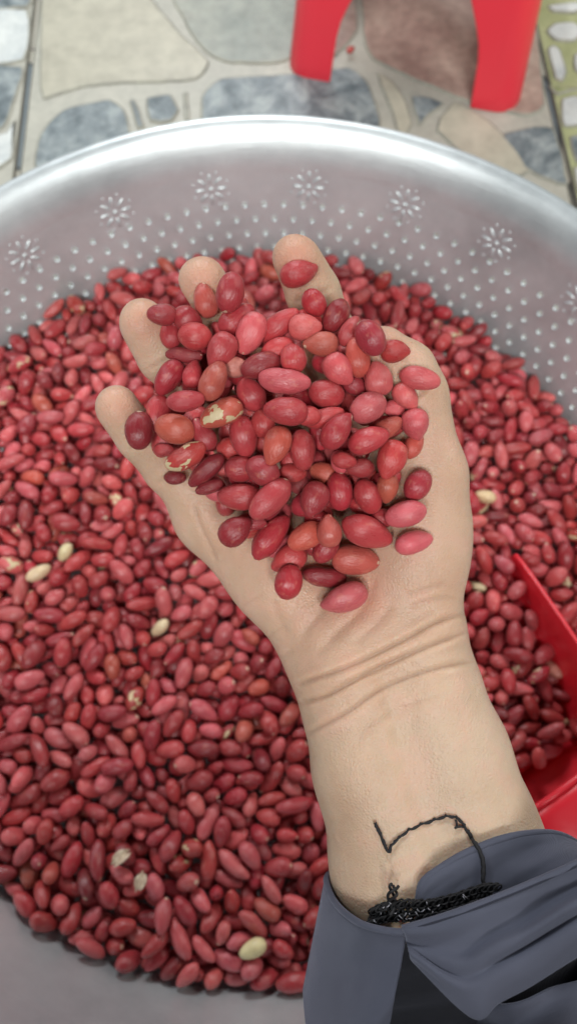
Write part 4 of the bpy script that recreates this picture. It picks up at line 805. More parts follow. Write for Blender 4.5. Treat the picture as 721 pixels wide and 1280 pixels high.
113,91,-333,930,-92,-17,98,2,107,61,-88,1003,-14,37,-135,5,116,226,89,1052,45,11,148,4,118,57,172,1025,-177,10,1,5,101,120,345,917,-139,-40,40,5,121,
158,805,954,-53,28,-156,7,101,166,910,993,27,0,-94,2,111,69,1038,1037,-121,-26,78,0,106,108,1118,972,-147,14,9,3,108,167,1453,924,-153,36,67,1,102,69,
1540,991,127,12,-113,1,114,127,1643,968,177,42,-3,4,122,115,1935,1036,-59,52,155,3,100,-11,2168,1026,10,13,-107,7,102,37,2330,994,167,-17,94,0,104,187,
2535,1020,-89,-7,168,7,122,108,2699,1035,157,36,-28,2,125,147,2900,1077,169,-35,45,7,114,129,2997,1031,-161,2,-179,1,111,23,3466,1095,175,-32,-26,7,
114,248,-995,924,-75,14,-1,4,120,238,-768,932,-123,-6,58,2,118,237,-594,914,127,-18,5,2,110,241,-389,865,119,-29,90,3,114,235,-293,942,-147,-17,-2,7,
109,246,-106,983,16,-9,-69,2,121,280,116,958,-19,-25,71,6,114,202,224,876,-87,13,-43,4,122,217,282,1029,176,-10,-58,5,102,250,425,950,179,-18,144,5,
107,230,679,931,102,34,-112,2,122,163,935,896,-98,4,28,6,123,222,1102,989,-99,54,-148,2,100,260,1253,979,-16,38,53,5,100,357,1300,1018,-157,50,-101,3,
100,282,1483,997,138,26,-41,0,113,266,1799,974,-175,-21,2,3,116,270,1916,1010,115,47,41,2,119,166,2022,1014,-69,10,-153,1,106,305,2107,936,115,71,-25,
6,118,176,2354,996,-119,-7,-12,0,105,338,2579,963,46,-25,36,6,109,295,2683,1041,-128,-15,-1,7,119,325,2967,1007,130,-46,-106,6,101,339,3065,1100,-130,
5,-158,4,122,217,3121,954,-142,-10,105,6,119,161,3414,1062,85,8,128,2,123,332,-983,973,102,-9,-9,1,119,446,-865,915,30,-30,-109,2,104,428,-404,956,-22,
9,46,5,120,434,-183,952,16,-18,5,1,116,382,-95,939,164,-81,175,2,121,510,91,848,71,-4,78,2,102,482,226,1000,141,-10,65,7,108,496,439,931,-90,6,-135,6,
104,348,587,925,-64,11,67,1,116,371,743,960,-7,14,-9,5,107,400,851,953,25,-17,2,5,124,402,1007,957,-160,12,11,3,113,501,1191,965,-169,17,42,1,117,439,
1467,953,-179,36,82,2,125,516,1525,1028,-39,-30,-4,2,123,454,1676,1013,-80,31,-33,2,120,360,1909,943,5,48,-98,1,112,381,1979,1024,-165,27,-130,3,99,
458,2130,1012,34,2,-158,2,119,380,2391,977,113,4,108,5,101,376,2610,1111,92,-13,19,2,110,390,2783,1026,-53,65,128,2,112,324,2886,951,-96,30,178,3,125,
382,3077,1005,79,-19,92,3,121,382,3218,1014,82,13,31,2,105,515,3365,1027,-22,-24,73,0,98,573,-861,905,37,-3,-32,4,118,596,-766,973,-87,20,-138,3,118,
493,-543,898,-67,9,127,7,99,652,-360,920,80,17,115,2,126,500,-256,921,-179,-14,150,0,101,525,-80,929,-172,2,56,2,113,665,23,962,-76,40,128,4,116,659,
351,919,41,-10,-15,0,109,637,473,943,149,21,66,2,113,597,600,1034,-41,16,134,0,104,501,749,945,-73,16,-175,1,104,640,839,995,-137,-24,156,3,109,613,
1120,974,2,-15,-88,7,116,540,1289,968,-101,78,84,3,109,684,1532,874,76,-5,39,0,106,671,1796,948,42,-22,22,3,102,498,1933,975,-26,14,-135,4,107,564,
2244,1065,163,-5,-78,2,106,522,2468,931,28,39,-35,3,124,607,2605,980,135,-7,-32,1,109,657,2696,987,-83,38,-110,0,108,554,2927,1003,-10,8,-164,2,112,
632,3037,1006,-69,1,30,0,125,636,3314,1048,-50,49,102,3,117,671,-876,842,-83,60,-122,0,116,714,-803,913,-146,35,-70,2,107,761,-527,967,-19,4,-86,2,114,
766,-378,902,93,-18,170,4,125,731,-219,936,78,13,39,2,123,781,-38,904,-123,4,-101,5,111,757,70,918,-134,-23,35,1,119,718,161,894,-171,23,81,2,114,808,
396,912,-25,-12,-56,1,117,717,528,974,128,33,154,0,117,784,755,915,-71,49,-148,4,115,790,929,972,99,-15,-166,2,113,718,1300,963,105,26,-28,4,101,869,
1487,1023,22,3,-105,7,122,748,1723,967,99,13,118,0,103,719,1936,955,-72,3,-13,0,112,806,2040,995,34,22,-51,4,117,858,2137,941,-122,2,-22,3,98,656,2239,
996,-19,56,99,0,121,711,2493,980,86,33,-50,3,118,756,2744,992,-35,-8,-40,7,119,759,2881,992,-106,20,60,3,115,796,3083,974,-111,37,-94,2,121,809,3205,
992,-126,20,-2,4,99,828,-701,866,-65,41,122,4,125,912,-394,913,132,-5,175,0,123,822,-241,899,97,-17,-33,1,107,881,116,951,77,18,-122,1,123,892,279,908,
-23,8,6,0,119,1043,396,897,97,-6,138,4,103,971,596,855,-99,-63,73,3,124,823,831,933,-39,35,-138,1,100,790,953,858,20,12,-106,0,120,855,1162,968,10,6,
-177,3,108,910,1255,956,147,57,139,0,121,1047,1486,989,34,11,-22,0,120,938,1726,1025,-168,-21,19,6,117,931,1810,939,109,-10,32,1,114,839,2036,893,-129,
32,162,7,107,995,2259,1016,153,10,-152,4,109,821,2357,975,156,1,100,2,107,911,2428,971,-85,-35,-17,0,115,898,2658,943,-133,-19,47,4,104,947,2763,1009,
-50,-43,-137,3,114,930,2946,908,40,32,52,3,119,968,3103,970,-95,4,-28,0,122,1044,-708,869,-165,-22,136,0,98,1044,-632,955,-118,-6,136,0,125,1031,-474,
822,-2,39,-170,1,109,997,-344,939,103,-14,-15,4,112,1011,-73,885,-100,-15,94,0,126,1113,56,957,97,-7,-177,1,111,1159,157,807,60,12,-141,2,114,1049,273,
893,-152,-6,-41,0,101,1101,498,915,-38,58,-85,3,120,1069,611,878,90,20,154,6,111,1010,922,908,34,-1,-155,2,118,1074,1023,953,-41,63,143,2,107,1163,
1330,993,-22,18,43,7,105,1090,1625,980,-48,3,-30,5,110,1154,1638,906,-45,-2,-24,0,117,1074,1831,896,-91,-50,63,0,104,1071,2068,947,160,-8,170,0,122,
1064,2204,926,-58,-28,-41,0,100,1103,2335,968,-154,1,158,0,123,980,2432,884,90,13,-12,0,121,1117,2741,957,56,-15,115,4,104,1037,2926,891,-110,-17,-153,
6,126,1054,3083,1018,41,-33,41,2,103,1226,-584,887,-165,-29,-154,2,109,1270,-486,928,-36,-14,73,1,122,1209,-72,878,-117,-1,95,0,114,1295,-22,938,22,
-30,45,3,112,1252,273,881,30,16,49,5,111,1159,702,926,-115,-44,38,2,124,1291,948,917,-13,44,37,7,102,1158,956,855,-48,42,179,0,121,1198,1210,888,-85,
32,106,0,110,1210,1364,920,-81,-16,72,1,118,1230,1457,857,35,58,-97,4,109,1251,1672,948,-36,2,-101,3,124,1213,1916,929,137,11,-2,1,125,1195,2220,1009,
149,65,9,5,125,1262,2452,905,-12,-6,78,5,106,1318,2556,966,-125,-39,16,7,124,1252,2739,946,-176,6,-99,0,107,1365,2828,995,-154,-35,81,1,121,1306,-377,
925,177,-2,-177,0,110,1318,-255,869,-72,30,138,4,121,1359,-10,802,-5,-38,-42,7,118,1339,67,896,3,15,31,1,118,1396,235,870,5,-11,109,1,121,1414,329,884,
-19,52,41,2,101,1333,602,890,-136,-20,68,3,126,1357,846,964,166,20,-178,2,121,1376,1032,906,-79,8,38,1,122,1515,1168,992,151,-2,85,3,101,1486,1447,900,
152,24,51,4,111,1422,1621,897,-62,55,161,3,102,1368,1715,917,163,5,-1,0,114,1352,1935,969,-165,17,-48,0,115,1525,2122,904,172,27,-130,2,103,1358,2255,
939,-66,-7,45,6,114,1486,2376,950,47,15,-18,3,111,1483,2498,947,64,4,-127,2,102,1432,2780,939,171,-67,-55,2,112,1421,-312,855,-105,9,157,4,119,1588,
-46,859,1,-42,-121,7,100,1566,101,913,8,-4,155,3,103,1545,168,865,15,-11,36,5,109,1562,493,940,127,-23,-17,0,100,1456,561,871,140,-6,-64,0,100,1431,
675,944,-89,-11,175,0,105,1496,834,879,18,-14,36,0,122,1536,1107,826,-13,-13,21,2,98,1621,1426,903,-174,-44,-85,0,99,1526,1936,995,2,9,64,1,121,1578,
2029,942,-19,44,-51,2,113,1619,2128,940,156,42,29,7,105,1634,2530,927,-32,-14,123,2,106,1638,-142,851,58,38,67,2,113,1641,47,863,-72,48,22,2,110,1670,
260,835,-125,31,152,3,115,1679,382,883,-98,-70,-21,5,121,1708,607,938,-16,5,154,0,124,1661,793,869,169,4,-82,4,98,1636,881,890,148,-48,109,4,113,1750,
1061,897,-99,31,-130,0,119,1687,1208,882,-87,10,108,5,123,1732,1344,869,-27,-23,-134,1,120,1732,1434,951,-59,-7,-163,5,107,1736,1807,944,29,-45,-106,5,
114,1756,1895,1010,-70,15,9,2,118,1809,2072,983,-9,25,171,4,109,1672,2255,905,101,33,-16,0,122,1840,286,840,165,-5,58,1,113,1783,410,843,62,3,-85,7,
105,1872,535,831,-158,46,14,3,105,1919,680,870,-9,-42,124,7,109,1841,960,852,137,-12,-152,5,112,1982,1102,881,-161,-16,-24,4,101,1946,1175,835,129,38,
120,3,116,1837,1522,939,117,48,-94,1,124,1828,1679,889,-5,28,-70,5,101,1991,1823,894,-78,29,51,2,105,1913,1935,845,-142,11,-48,7,100,1983,581,843,58,
-10,-1,2,107,2038,725,893,-110,5,77,0,115,2061,954,933,38,-3,-95,0,110,2071,1072,939,-161,18,-55,2,114,2019,1228,931,-159,-2,68,0,122,2063,1458,848,78,
31,-174,4,98,1959,1531,861,-19,-14,-171,7,107,1974,1643,872,-179,-3,23,2,113,-2391,1258,1244,-1,16,-65,2,112,-2308,386,1125,108,43,172,3,122,-2191,421,
1154,-135,-53,87,7,123,-2271,768,1151,26,-13,-164,5,112,-2284,939,1135,179,20,-34,4,111,-2367,1054,1167,128,-2,-92,0,116,-2306,1234,1163,-159,8,-140,5,
116,-2284,1350,1167,36,-9,105,2,122,-2279,1511,1162,71,-18,135,1,104,-2347,1626,1181,64,-12,-47,1,110,-2351,1806,1097,-177,14,34,3,100,-2065,40,1129,
-179,26,-98,0,119,-2097,160,1110,-51,8,-145,4,102,-1997,400,1123,-136,-5,-106,3,112,-2080,454,1115,-131,-11,-62,0,108,-2070,673,1142,-174,-22,-173,2,
118,-2112,929,1137,153,-5,-57,5,115,-1926,1089,1122,35,-15,81,3,118,-2117,1173,1133,113,-15,149,7,105,-2088,1256,1212,-51,-27,-94,2,120,-2150,1592,
1150,-105,-9,29,3,101,-2057,1576,1193,-18,-80,-161,2,117,-2212,1892,1231,-132,4,167,4,121,-2171,2148,1195,150,34,7,0,116,-2177,2242,1134,-152,-64,-8,2,
121,-2107,2438,1181,48,20,-91,4,116,-1984,-193,1096,151,-14,-145,7,102,-1983,-17,1046,35,-61,-72,0,98,-1889,247,1114,-80,35,48,6,121,-1886,352,1126,-2,
-32,110,1,114,-1809,643,1142,87,-15,-48,3,110,-1878,747,1050,-50,32,-134,0,102,-1972,919,1161,-53,-1,-112,1,119,-1944,957,1081,-177,-37,127,0,108,
-1871,1190,1157,-117,47,140,3,120,-1958,1371,1130,-40,1,77,2,116,-2015,1392,1230,155,9,110,0,119,-1914,1597,1161,-152,3,62,0,117,-1882,1722,1187,-131,
-23,176,2,104,-1911,2029,1218,49,-24,-10,5,104,-1977,2086,1236,17,46,85,2,102,-1971,2449,1152,-17,-8,177,0,103,-1916,2688,1181,58,9,-56,3,110,-1772,
-418,1088,168,0,-5,2,116,-1808,-242,998,67,-6,8,1,102,-1730,-148,1164,89,5,43,2,98,-1739,125,1156,-51,12,16,2,99,-1673,124,1074,11,-5,61,3,115,-1648,
359,1078,-177,33,108,3,117,-1716,524,1089,113,19,27,5,123,-1711,663,1183,112,-5,171,7,124,-1682,916,1183,-4,0,-44,0,119,-1770,1114,1173,-9,10,-34,2,
112,-1772,1187,1111,81,25,14,4,113,-1763,1411,1133,-36,-1,-68,1,114,-1695,1463,1154,-52,41,-65,1,105,-1720,1657,1183,59,-51,-2,3,112,-1776,1821,1144,
-62,53,-16,0,100,-1773,1971,1145,-116,-19,-151,7,123,-1706,2226,1177,163,41,-177,1,109,-1842,2440,1170,-121,-42,72,3,112,-1698,2504,1152,96,40,-129,3,
121,-1789,2781,1162,128,10,-6,2,113,-1650,-504,1072,-174,5,-167,4,124,-1484,-262,1071,-178,68,132,2,109,-1594,-49,1067,27,-54,-128,2,99,-1638,57,1144,
158,-13,-142,6,104,-1560,114,1134,-24,19,-134,3,106,-1603,441,1106,-14,-27,154,7,103,-1557,548,1101,-124,11,-86,3,111,-1603,669,1159,-61,-16,74,1,108,
-1475,817,1148,-168,54,67,4,102,-1564,992,1169,-91,14,86,0,99,-1471,1207,1101,36,-20,-159,0,104,-1523,1423,1186,-61,-3,-180,2,100,-1469,1578,1177,44,
-31,160,4,108,-1578,1866,1145,19,27,-134,2,104,-1655,1986,1173,-69,68,154,2,101,-1656,2145,1226,63,-12,26,7,117,-1625,2405,1152,-86,-24,50,2,114,-1584,
2533,1165,37,10,24,6,114,-1644,2840,1074,-63,-1,-80,1,108,-1562,3038,1181,39,13,-41,5,105,-1254,-736,1063,70,-27,-42,7,113,-1442,-442,1082,-74,75,-67,
3,106,-1371,-214,1074,172,3,171,0,101,-1352,-117,1072,-164,-19,-35,3,116,-1444,50,1093,-98,23,143,0,110,-1455,131,1166,121,-18,-62,5,125,-1390,493,
1092,-122,-6,61,3,117,-1438,589,1129,-21,37,111,4,122,-1498,672,1101,23,8,168,1,102,-1389,854,1072,116,-15,5,7,111,-1378,1080,1082,39,-7,145,0,110,
-1489,1087,1136,59,-52,-113,0,114,-1463,1320,1103,139,-9,-150,4,103,-1429,1622,1067,-118,-37,72,3,118,-1506,1694,1152,-106,19,112,2,114,-1391,1967,
1056,38,-68,160,2,100,-1460,2084,1189,-50,11,19,7,110,-1400,2223,1194,53,29,169,4,126,-1396,2485,1211,-93,21,-28,4,110,-1387,2604,1201,-4,27,-76,5,119,
-1330,2756,1194,-154,9,-83,7,112,-1424,2917,1162,73,-13,37,1,108,-1359,3106,1108,-31,27,-175,0,105,-1141,-878,1068,-37,-37,109,5,107,-1284,-574,1036,
150,-15,142,0,123,-1259,-441,1086,-109,6,144,0,123,-1267,-169,1125,-147,5,37,3,119,-1248,-156,1027,180,-10,-111,2,102,-1145,33,1120,31,-14,50,1,109,
-1002,282,1052,9,17,6,0,116,-1290,332,1130,-119,-18,-63,3,110,-1222,426,1079,-81,-13,127,3,105,-1358,666,1092,26,20,-56,1,109,-1169,636,1170,55,7,-67,
0,117,-1115,1027,1147,-59,55,-23,4,117,-1168,1116,1146,-150,-6,145,2,102,-1173,1468,1125,-168,28,22,7,102,-1270,1463,1085,-177,37,-82,4,121,-1277,1787,
1153,-135,-40,81,7,112,-1301,1904,1111,-176,-23,-18,4,98,-1155,2071,1164,11,1,-16,5,114,-1187,2197,1190,105,-23,155,7,103,-1329,2374,1164,-124,5,43,0,
109,-1205,2515,1138,-33,31,-153,5,110,-1229,2601,1174,15,1,36,3,101,-1289,2863,1117,-82,21,30,2,103,-1189,3054,1130,-69,11,-143,1,124,-1083,-800,1036,
67,0,-136,6,106,-1098,-627,1034,-65,-7,141,1,100,-1116,-448,1102,-87,13,-71,5,122,-1159,-220,1016,-103,8,109,0,101,-1138,-201,1111,163,-29,18,1,106,
-1030,132,1102,130,10,-125,1,112,-1120,432,1083,100,-38,-12,2,116,-1173,540,1096,154,-43,-105,0,121,-1068,583,1147,97,7,-82,2,110,-1117,736,1110,109,
13,168,0,110,-1106,1172,1079,160,-11,27,0,118,-1018,1231,1123,-3,16,-156,6,105,-1102,1413,1154,-147,-4,14,1,101,-1086,1625,1116,-78,-36,-164,3,121,
-997,1631,1042,-45,-24,-107,1,106,-1112,1743,1154,163,36,-68,3,115,-966,2069,1143,-131,21,141,3,119,-1043,2162,1142,79,-65,22,3,116,-1085,2312,1174,
-138,5,27,4,115,-975,2572,1173,-126,38,-128,2,110,-1031,2673,1186,73,10,152,6,119,-1099,2851,1167,173,3,-152,5,105,-1128,3062,1070,4,40,76,1,102,-1048,
3299,1132,-8,14,64,2,105,-1039,-883,980,7,62,-169,0,124,-972,-785,1065,-172,1,-63,2,106,-702,-627,1005,150,9,-178,5,105,-905,-504,1039,-1,37,-137,2,
112,-981,-300,1106,40,-12,-12,6,115,-884,-200,1023,-21,44,162,2,102,-950,-49,1102,83,-5,-83,6,111,-763,353,1139,32,-5,46,0,106,-877,464,1035,99,15,-34,
4,116,-896,748,1128,-55,50,159,3,107,-945,944,1051,143,-15,98,0,118,-967,1030,1126,-124,-6,164,2,103,-872,1163,1045,119,-12,-11,7,103,-859,1301,1057,
44,1,142,0,108,-989,1442,1119,-95,-57,177,3,102,-936,1754,1084,159,15,55,0,98,-896,1790,1174,-93,-5,-171,2,119,-814,2026,1139,68,14,-49,6,101,-952,
2193,1170,117,42,-68,2,102,-849,2232,1174,-28,2,-128,2,114,-896,2496,1158,-83,-13,-139,2,105,-797,2778,1134,93,-79,115,6,107,-875,2844,1095,93,-24,
-113,7,108,-914,2997,1164,75,45,-49,1,102,-910,3350,1104,-159,-7,150,0,112,-802,-952,1015,39,-16,165,4,109,-672,-854,1049,-65,6,-114,5,126,-627,-579,
1080,21,35,88,3,120,-713,-385,1114,-118,29,-143,4,122,-635,-281,1082,108,10,6,2,103,-802,-163,1085,138,-2,152,1,103,-699,17,1023,70,47,95,2,118,-624,
206,1102,86,-21,-44,3,113,-673,353,1057,-83,-1,-105,7,123,-814,578,1084,-109,-1,15,6,117,-780,726,1070,-164,-35,27,5,112,-805,807,1106,30,36,-46,4,125,
-713,1028,1103,-70,35,101,3,109,-690,1135,1102,44,-37,143,3,109,-823,1409,1096,-56,62,-32,3,107,-655,1566,1164,-24,27,-103,0,119,-700,1780,1136,-3,-44,
-27,7,102,-735,1872,1058,-103,36,-52,2,114,-706,2076,1149,61,-7,-179,7,108,-747,2179,1090,-174,18,-108,7,121,-675,2329,1140,-32,-4,153,0,121,-715,2484,
1116,-78,40,-106,3,109,-844,2703,1117,-50,-8,167,0,99,-699,2834,1160,-178,8,-138,0,99,-729,3070,1090,91,-3,-98,2,111,-707,3268,1151,153,13,-124,0,104,
-559,-961,965,-177,14,-68,6,109,-623,-857,979,87,10,47,1,99,-553,-561,992,132,24,-151,7,115,-597,-411,1004,-41,-2,80,0,104,-516,-279,1065,-116,12,-3,5,
120,-663,-85,1002,56,10,-110,6,109,-595,43,1013,-54,26,127,3,113,-548,108,1087,-2,6,167,0,123,-595,280,1024,-127,-66,135,3,98,-408,453,1095,21,62,-164,
2,115,-601,674,1091,-92,-38,24,2,100,-583,896,1048,67,0,176,0,105,-584,1020,1090,-26,-26,103,1,107,-498,1251,985,-139,-60,106,1,104,-590,1310,1124,144,
10,-92,1,120,-561,1645,1160,21,50,-12,2,122,-447,1929,1142,-83,-16,-147,2,112,-603,2029,1151,31,32,127,0,124,-602,2260,1055,-163,6,70,7,119,-532,2349,
1163,53,-27,-151,7,123,-594,2477,1117,-113,2,-171,3,116,-529,2698,1085,23,34,131,4,120,-604,2919,1159,-114,-4,-64,3,110,-648,3119,1175,-134,4,-122,2,
122,-601,3221,1086,128,-9,78,3,110,-788,3379,1143,-40,-22,73,1,108,-415,-977,997,155,-9,176,0,118,-349,-886,1000,-175,33,-43,0,112,-415,-580,1017,-25,
-15,171,5,104,-285,-462,1080,-58,-21,101,7,118,-360,-192,968,39,-16,116,2,103,-367,-156,1049,-161,-15,-152,7,99,-385,105,1060,170,-11,131,2,105,-420,
191,1015,-137,-29,4,4,106,-403,393,993,-132,-6,-77,3,105,-299,476,1016,41,-30,133,0,119,-424,755,1084,-123,-21,-167,7,119,-334,874,1000,58,-34,44,1,
109,-443,1041,1046,-150,41,-178,1,109,-419,1195,1122,-10,14,-114,5,99,-395,1307,1123,1,19,166,2,111,-403,1502,1039,-26,39,67,0,110,-490,1789,1069,-115,
-25,86,0,115,-511,1914,1048,-71,41,158,3,108,-326,2154,1174,-61,4,-157,0,107,-374,2199,1090,128,-13,-90,3,100,-445,2429,1087,-88,-25,-88,0,112,-405,
2532,1059,-106,-20,-92,6,106,-416,2623,1144,102,-10,142,7,117,-291,2841,1069,-84,-32,177,0,108,-426,3003,1059,118,-15,-161,6,101,-325,3153,1127,-56,
-42,-7,3,111,-439,3402,1095,-54,18,-103,2,125,-280,-798,1030,-45,-25,46,5,116,-138,-529,1043,7,16,20,2,122,-189,-340,978,107,-15,33,3,99,-303,-294,975,
132,17,-64,2,102,-279,-198,1025,-109,32,4,4,101,-195,157,999,12,-26,143,5,115,-242,251,978,136,8,-88,3,100,-218,439,1066,23,-35,-136,2,112,-160,552,
989,15,-4,111,0,100,-169,688,1049,-98,54,-167,2,105,-302,921,1069,88,-14,170,4,118,-320,1055,997,76,-42,-37,6,117,-170,1274,1094,52,11,78,0,110,-242,
1409,1022,6,-2,115,0,104,-311,1403,1110,-67,-8,-42,2,115,-293,1660,1021,-127,2,125,4,100,-361,1773,1128,168,-6,77,4,122,-270,2059,1062,-37,64,98,3,110,
-211,2243,1083,162,75,-51,1,115,-213,2353,1107,-154,-1,163,2,116,-229,2468,1060,-88,-22,26,2,121,-224,2608,1117,-91,6,180,2,103,-116,2787,1093,-79,-65,
53,2,115,-206,3178,1097,22,-15,7,2,108,-284,3241,1070,32,-1,-42,0,110,-203,3364,1076,77,47,40,0,121,-222,-925,974,-159,2,163,3,114,-106,-899,949,24,44,
-26,0,101,-47,-558,968,8,-1,-174,2,102,-94,-448,970,-9,5,159,2,123,2,-279,995,27,-48,150,3,98,-156,-65,1004,-127,-21,28,5,124,-45,121,970,-126,-5,176,
3,104,-64,232,988,58,-23,-160,3,121,32,352,953,73,35,47,6,106,-28,533,1019,140,-66,-50,3,123,91,658,1083,25,-8,25,3,124,-11,823,1092,10,38,-124,2,120,
-213,1061,1064,26,57,142,7,113,-19,1186,1024,-167,-29,-156,0,112,6,1296,1065,-48,-20,-131,2,103,-128,1505,1016,-44,14,21,1,122,-20,1769,1072,-84,37,
-107,7,110,-5,1904,1089,-124,18,70,3,124,-143,2024,1091,152,32,-70,4,99,10,2112,1110,-68,-22,67,2,121,52,2347,1084,-29,28,-17,2,98,-120,2509,1084,149,
26,129,0,112,-13,2699,1138,47,-4,133,4,115,-9,2829,1129,160,-46,-140,7,113,47,3188,1088,-103,-2,137,1,120,-85,3155,1056,37,13,-178,0,124,-40,3410,1156,
-22,-10,133,1,120,89,-834,946,28,-5,94,4,113,51,-783,1016,-138,19,90,2,102,100,-604,926,170,-8,-166,7,105,154,-505,931,-157,-14,-109,6,126,156,-210,
947,-112,-16,-107,3,121,-57,-117,984,-40,35,174,0,116,-11,71,1060,45,41,166,2,124,97,251,1080,-2,22,-20,2,126,110,355,1035,-124,-37,55,0,117,153,485,
971,-151,-36,122,1,117,109,685,979,141,22,50,0,112,87,810,1028,132,-32,47,7,123,-43,1112,1068,177,-1,180,4,98,81,1243,986,-93,5,-167,2,112,169,1330,
992,-102,-23,143,3,116,162,1554,1025,123,44,-144,2,109,8,1702,1010,108,-33,-7,1,109,82,1845,1077,10,42,-95,4,120,65,2034,1022,-112,27,-41,4,113,115,
2150,1043,17,-53,-91,3,125,117,2270,1054,43,20,156,1,115,23,2438,1091,-168,-13,-179,4,100,136,2633,1109,12,-37,-28,0,103,62,2835,1055,-56,32,-77,4,117,
161,3130,1041,-43,9,51,5,124,37,3240,996,-118,5,27,4,124,66,3348,1078,24,62,113,7,106,192,-1030,1001,-90,-1,-102,0,105,171,-796,1026,100,11,-107,3,124,
301,-645,987,106,18,-145,5,111,284,-477,951,-117,19,-74,0,121,274,-197,1003,6,24,-114,4,100,172,-36,1015,-104,77,-139,2,101,202,-26,883,-132,-67,178,3,
107,141,234,958,118,-17,91,6,118,311,303,1114,-131,6,32,7,121,349,486,994,-11,9,-80,3,98,303,652,1009,46,-21,-134,2,111,285,891,984,48,19,-74,5,126,
254,995,978,-69,-75,46,7,107,207,1196,1022,173,-29,-8,2,117,149,1269,1067,-168,5,-101,4,107,234,1597,980,-23,34,16,3,102,216,1689,1012,39,-35,88,3,126,
363,1859,1035,20,11,104,6,107,280,2026,995,-42,-14,13,1,98,229,2225,1023,-174,-5,108,4,105,269,2340,1034,-134,14,62,5,118,282,2485,1031,-112,-34,31,5,
111,262,2599,1105,177,-14,28,3,110,322,2832,1079,33,60,48,3,106,311,3141,1033,-162,-39,13,6,106,236,3212,999,-176,-2,-78,1,109,300,3336,1071,-78,-33,
101,5,123,447,-1014,992,-160,55,78,4,117,293,-876,897,74,22,-62,4,112,421,-680,1016,141,-18,-78,7,115,423,-494,972,-29,6,150,5,101,406,-246,1044,-87,
-19,-30,5,125,445,23,941,103,-24,-95,0,106,461,154,916,27,10,-94,0,111,377,205,948,161,-26,-91,4,111,460,385,1002,118,-19,-120,1,114,442,542,954,-87,
13,-41,4,101,378,769,1049,56,11,-87,2,112,471,951,1006,34,10,164,2,110,449,1087,1000,-15,28,-59,0,104,423,1258,962,39,-16,-96,0,99,461,1364,984,-2,-11,
-114,7,107,496,1426,1042,156,10,47,1,100,328,1640,1010,-12,-8,41,3,104,386,1810,928,-39,-69,28,7,104,480,2022,1005,162,-29,-48,7,103,362,2186,1009,
-147,42,-56,3,124,459,2404,1007,109,-23,4,5,112,329,2438,1097,-140,-4,173,3,118,502,2782,1082,70,-11,5,7,112,415,2885,1057,172,-33,-129,7,117,534,3034,
1014,-65,35,-63,3,100,541,3146,1003,-146,7,178,6,118,434,3313,1081,158,-15,-22,4,121,645,-926,965,-161,-36,-6,7,114,506,-829,994,113,8,-79,7,111,484,
-606,993,127,52,83,0,112,604,-473,943,116,30,-118,1,118,527,-334,990,174,-8,77,7,120,562,-142,1007,87,61,-159,0,125,586,120,963,-2,-16,-86,7,111,621,
299,1012,174,18,-129,4,123,581,390,965,-161,-54,-124,3,110,527,540,953,75,77,115,4,113,550,730,1027,97,6,-144,6,120,494,840,1029,57,23,-45,7,113,719,
1100,1014,-139,18,131,0,102,565,1409,954,107,-9,-179,4,103,648,1411,925,114,-33,-55,3,105,631,1562,953,-105,16,-155,7,118,617,1704,956,155,-13,-87,1,
113,595,1798,1036,123,14,-175,0,118,590,2044,986,128,-19,31,5,124,520,2338,1112,-141,26,-92,3,121,542,2441,1051,162,48,48,2,114,532,2542,1030,33,17,74,
5,109,579,2745,1012,-98,61,-154,4,117,566,2834,996,2,-80,68,6,98,709,3108,1057,43,-32,-129,7,108,657,3179,997,-67,-35,-25,2,114,725,-729,975,-151,25,2,
1,117,721,-636,1005,-159,-19,-103,5,124,679,-453,1017,77,-51,-180,2,114,763,-318,999,9,-6,-46,2,126,872,-93,889,19,2,160,3,112,724,70,1010,-61,17,94,5,
120,826,197,921,-154,45,60,4,105,858,351,982,-161,-8,-65,1,106,834,549,989,-6,54,-156,2,124,725,809,959,49,41,44,2,102,870,897,1020,99,36,-128,4,109,
703,1020,948,100,-2,-137,0,100,750,1218,1017,157,14,40,3,124,839,1345,1034,63,-29,-52,7,115,735,1601,933,87,-36,40,4,99,707,1692,1047,113,20,68,1,125,
740,1840,1036,-160,0,-133,0,123,741,1972,1046,141,-8,167,7,115,770,2185,975,-26,14,-30,7,99,711,2390,1046,130,8,-26,2,119,644,2413,965,132,2,127,0,102,
750,2659,1072,-140,-1,-7,0,116,819,2798,1053,-95,13,64,3,107,818,2957,1078,-104,-11,27,5,116,746,3270,1036,-157,-50,-40,2,123,857,-640,946,156,15,90,2,
113,940,-584,889,93,-9,-98,2,109,937,-360,1010,-54,25,44,3,119,913,-260,911,75,-42,-10,0,103,984,-176,948,163,-20,15,5,116,846,-18,982,126,40,-52,2,
110,973,209,998,-96,20,-124,2,109,907,433,943,-20,-17,58,5,120,992,515,927,-142,-45,179,3,122,986,628,975,161,18,-127,3,124,867,899,917,-163,-51,-64,6,
101,938,997,933,-159,-3,-151,0,112,1019,1208,982,118,6,-51,2,108,936,1387,988,-97,-15,-6,0,106,921,1594,1012,108,55,-32,2,106,831,1664,1060,-115,-7,96,
0,125,833,1798,971,-63,24,119,2,118,973,1995,981,75,16,-2,1,112,918,2094,984,-92,-46,169,1,114,994,2366,1000,45,41,153,3,105,809,2472,975,54,34,111,2,
105,869,2672,1030,83,16,159,2,116,970,2871,973,46,-2,-166,4,110,857,2949,986,-90,-21,76,0,123,995,3155,1072,149,-33,-157,7,119,944,-747,908,-91,-9,11,
3,126,1087,-726,997,-149,-15,-39,4,106,1109,-440,936,-5,20,150,3,122,1115,-245,931,128,21,158,3,108,1099,-152,881,-106,-43,-45,3,112,1024,35,1002,-104,
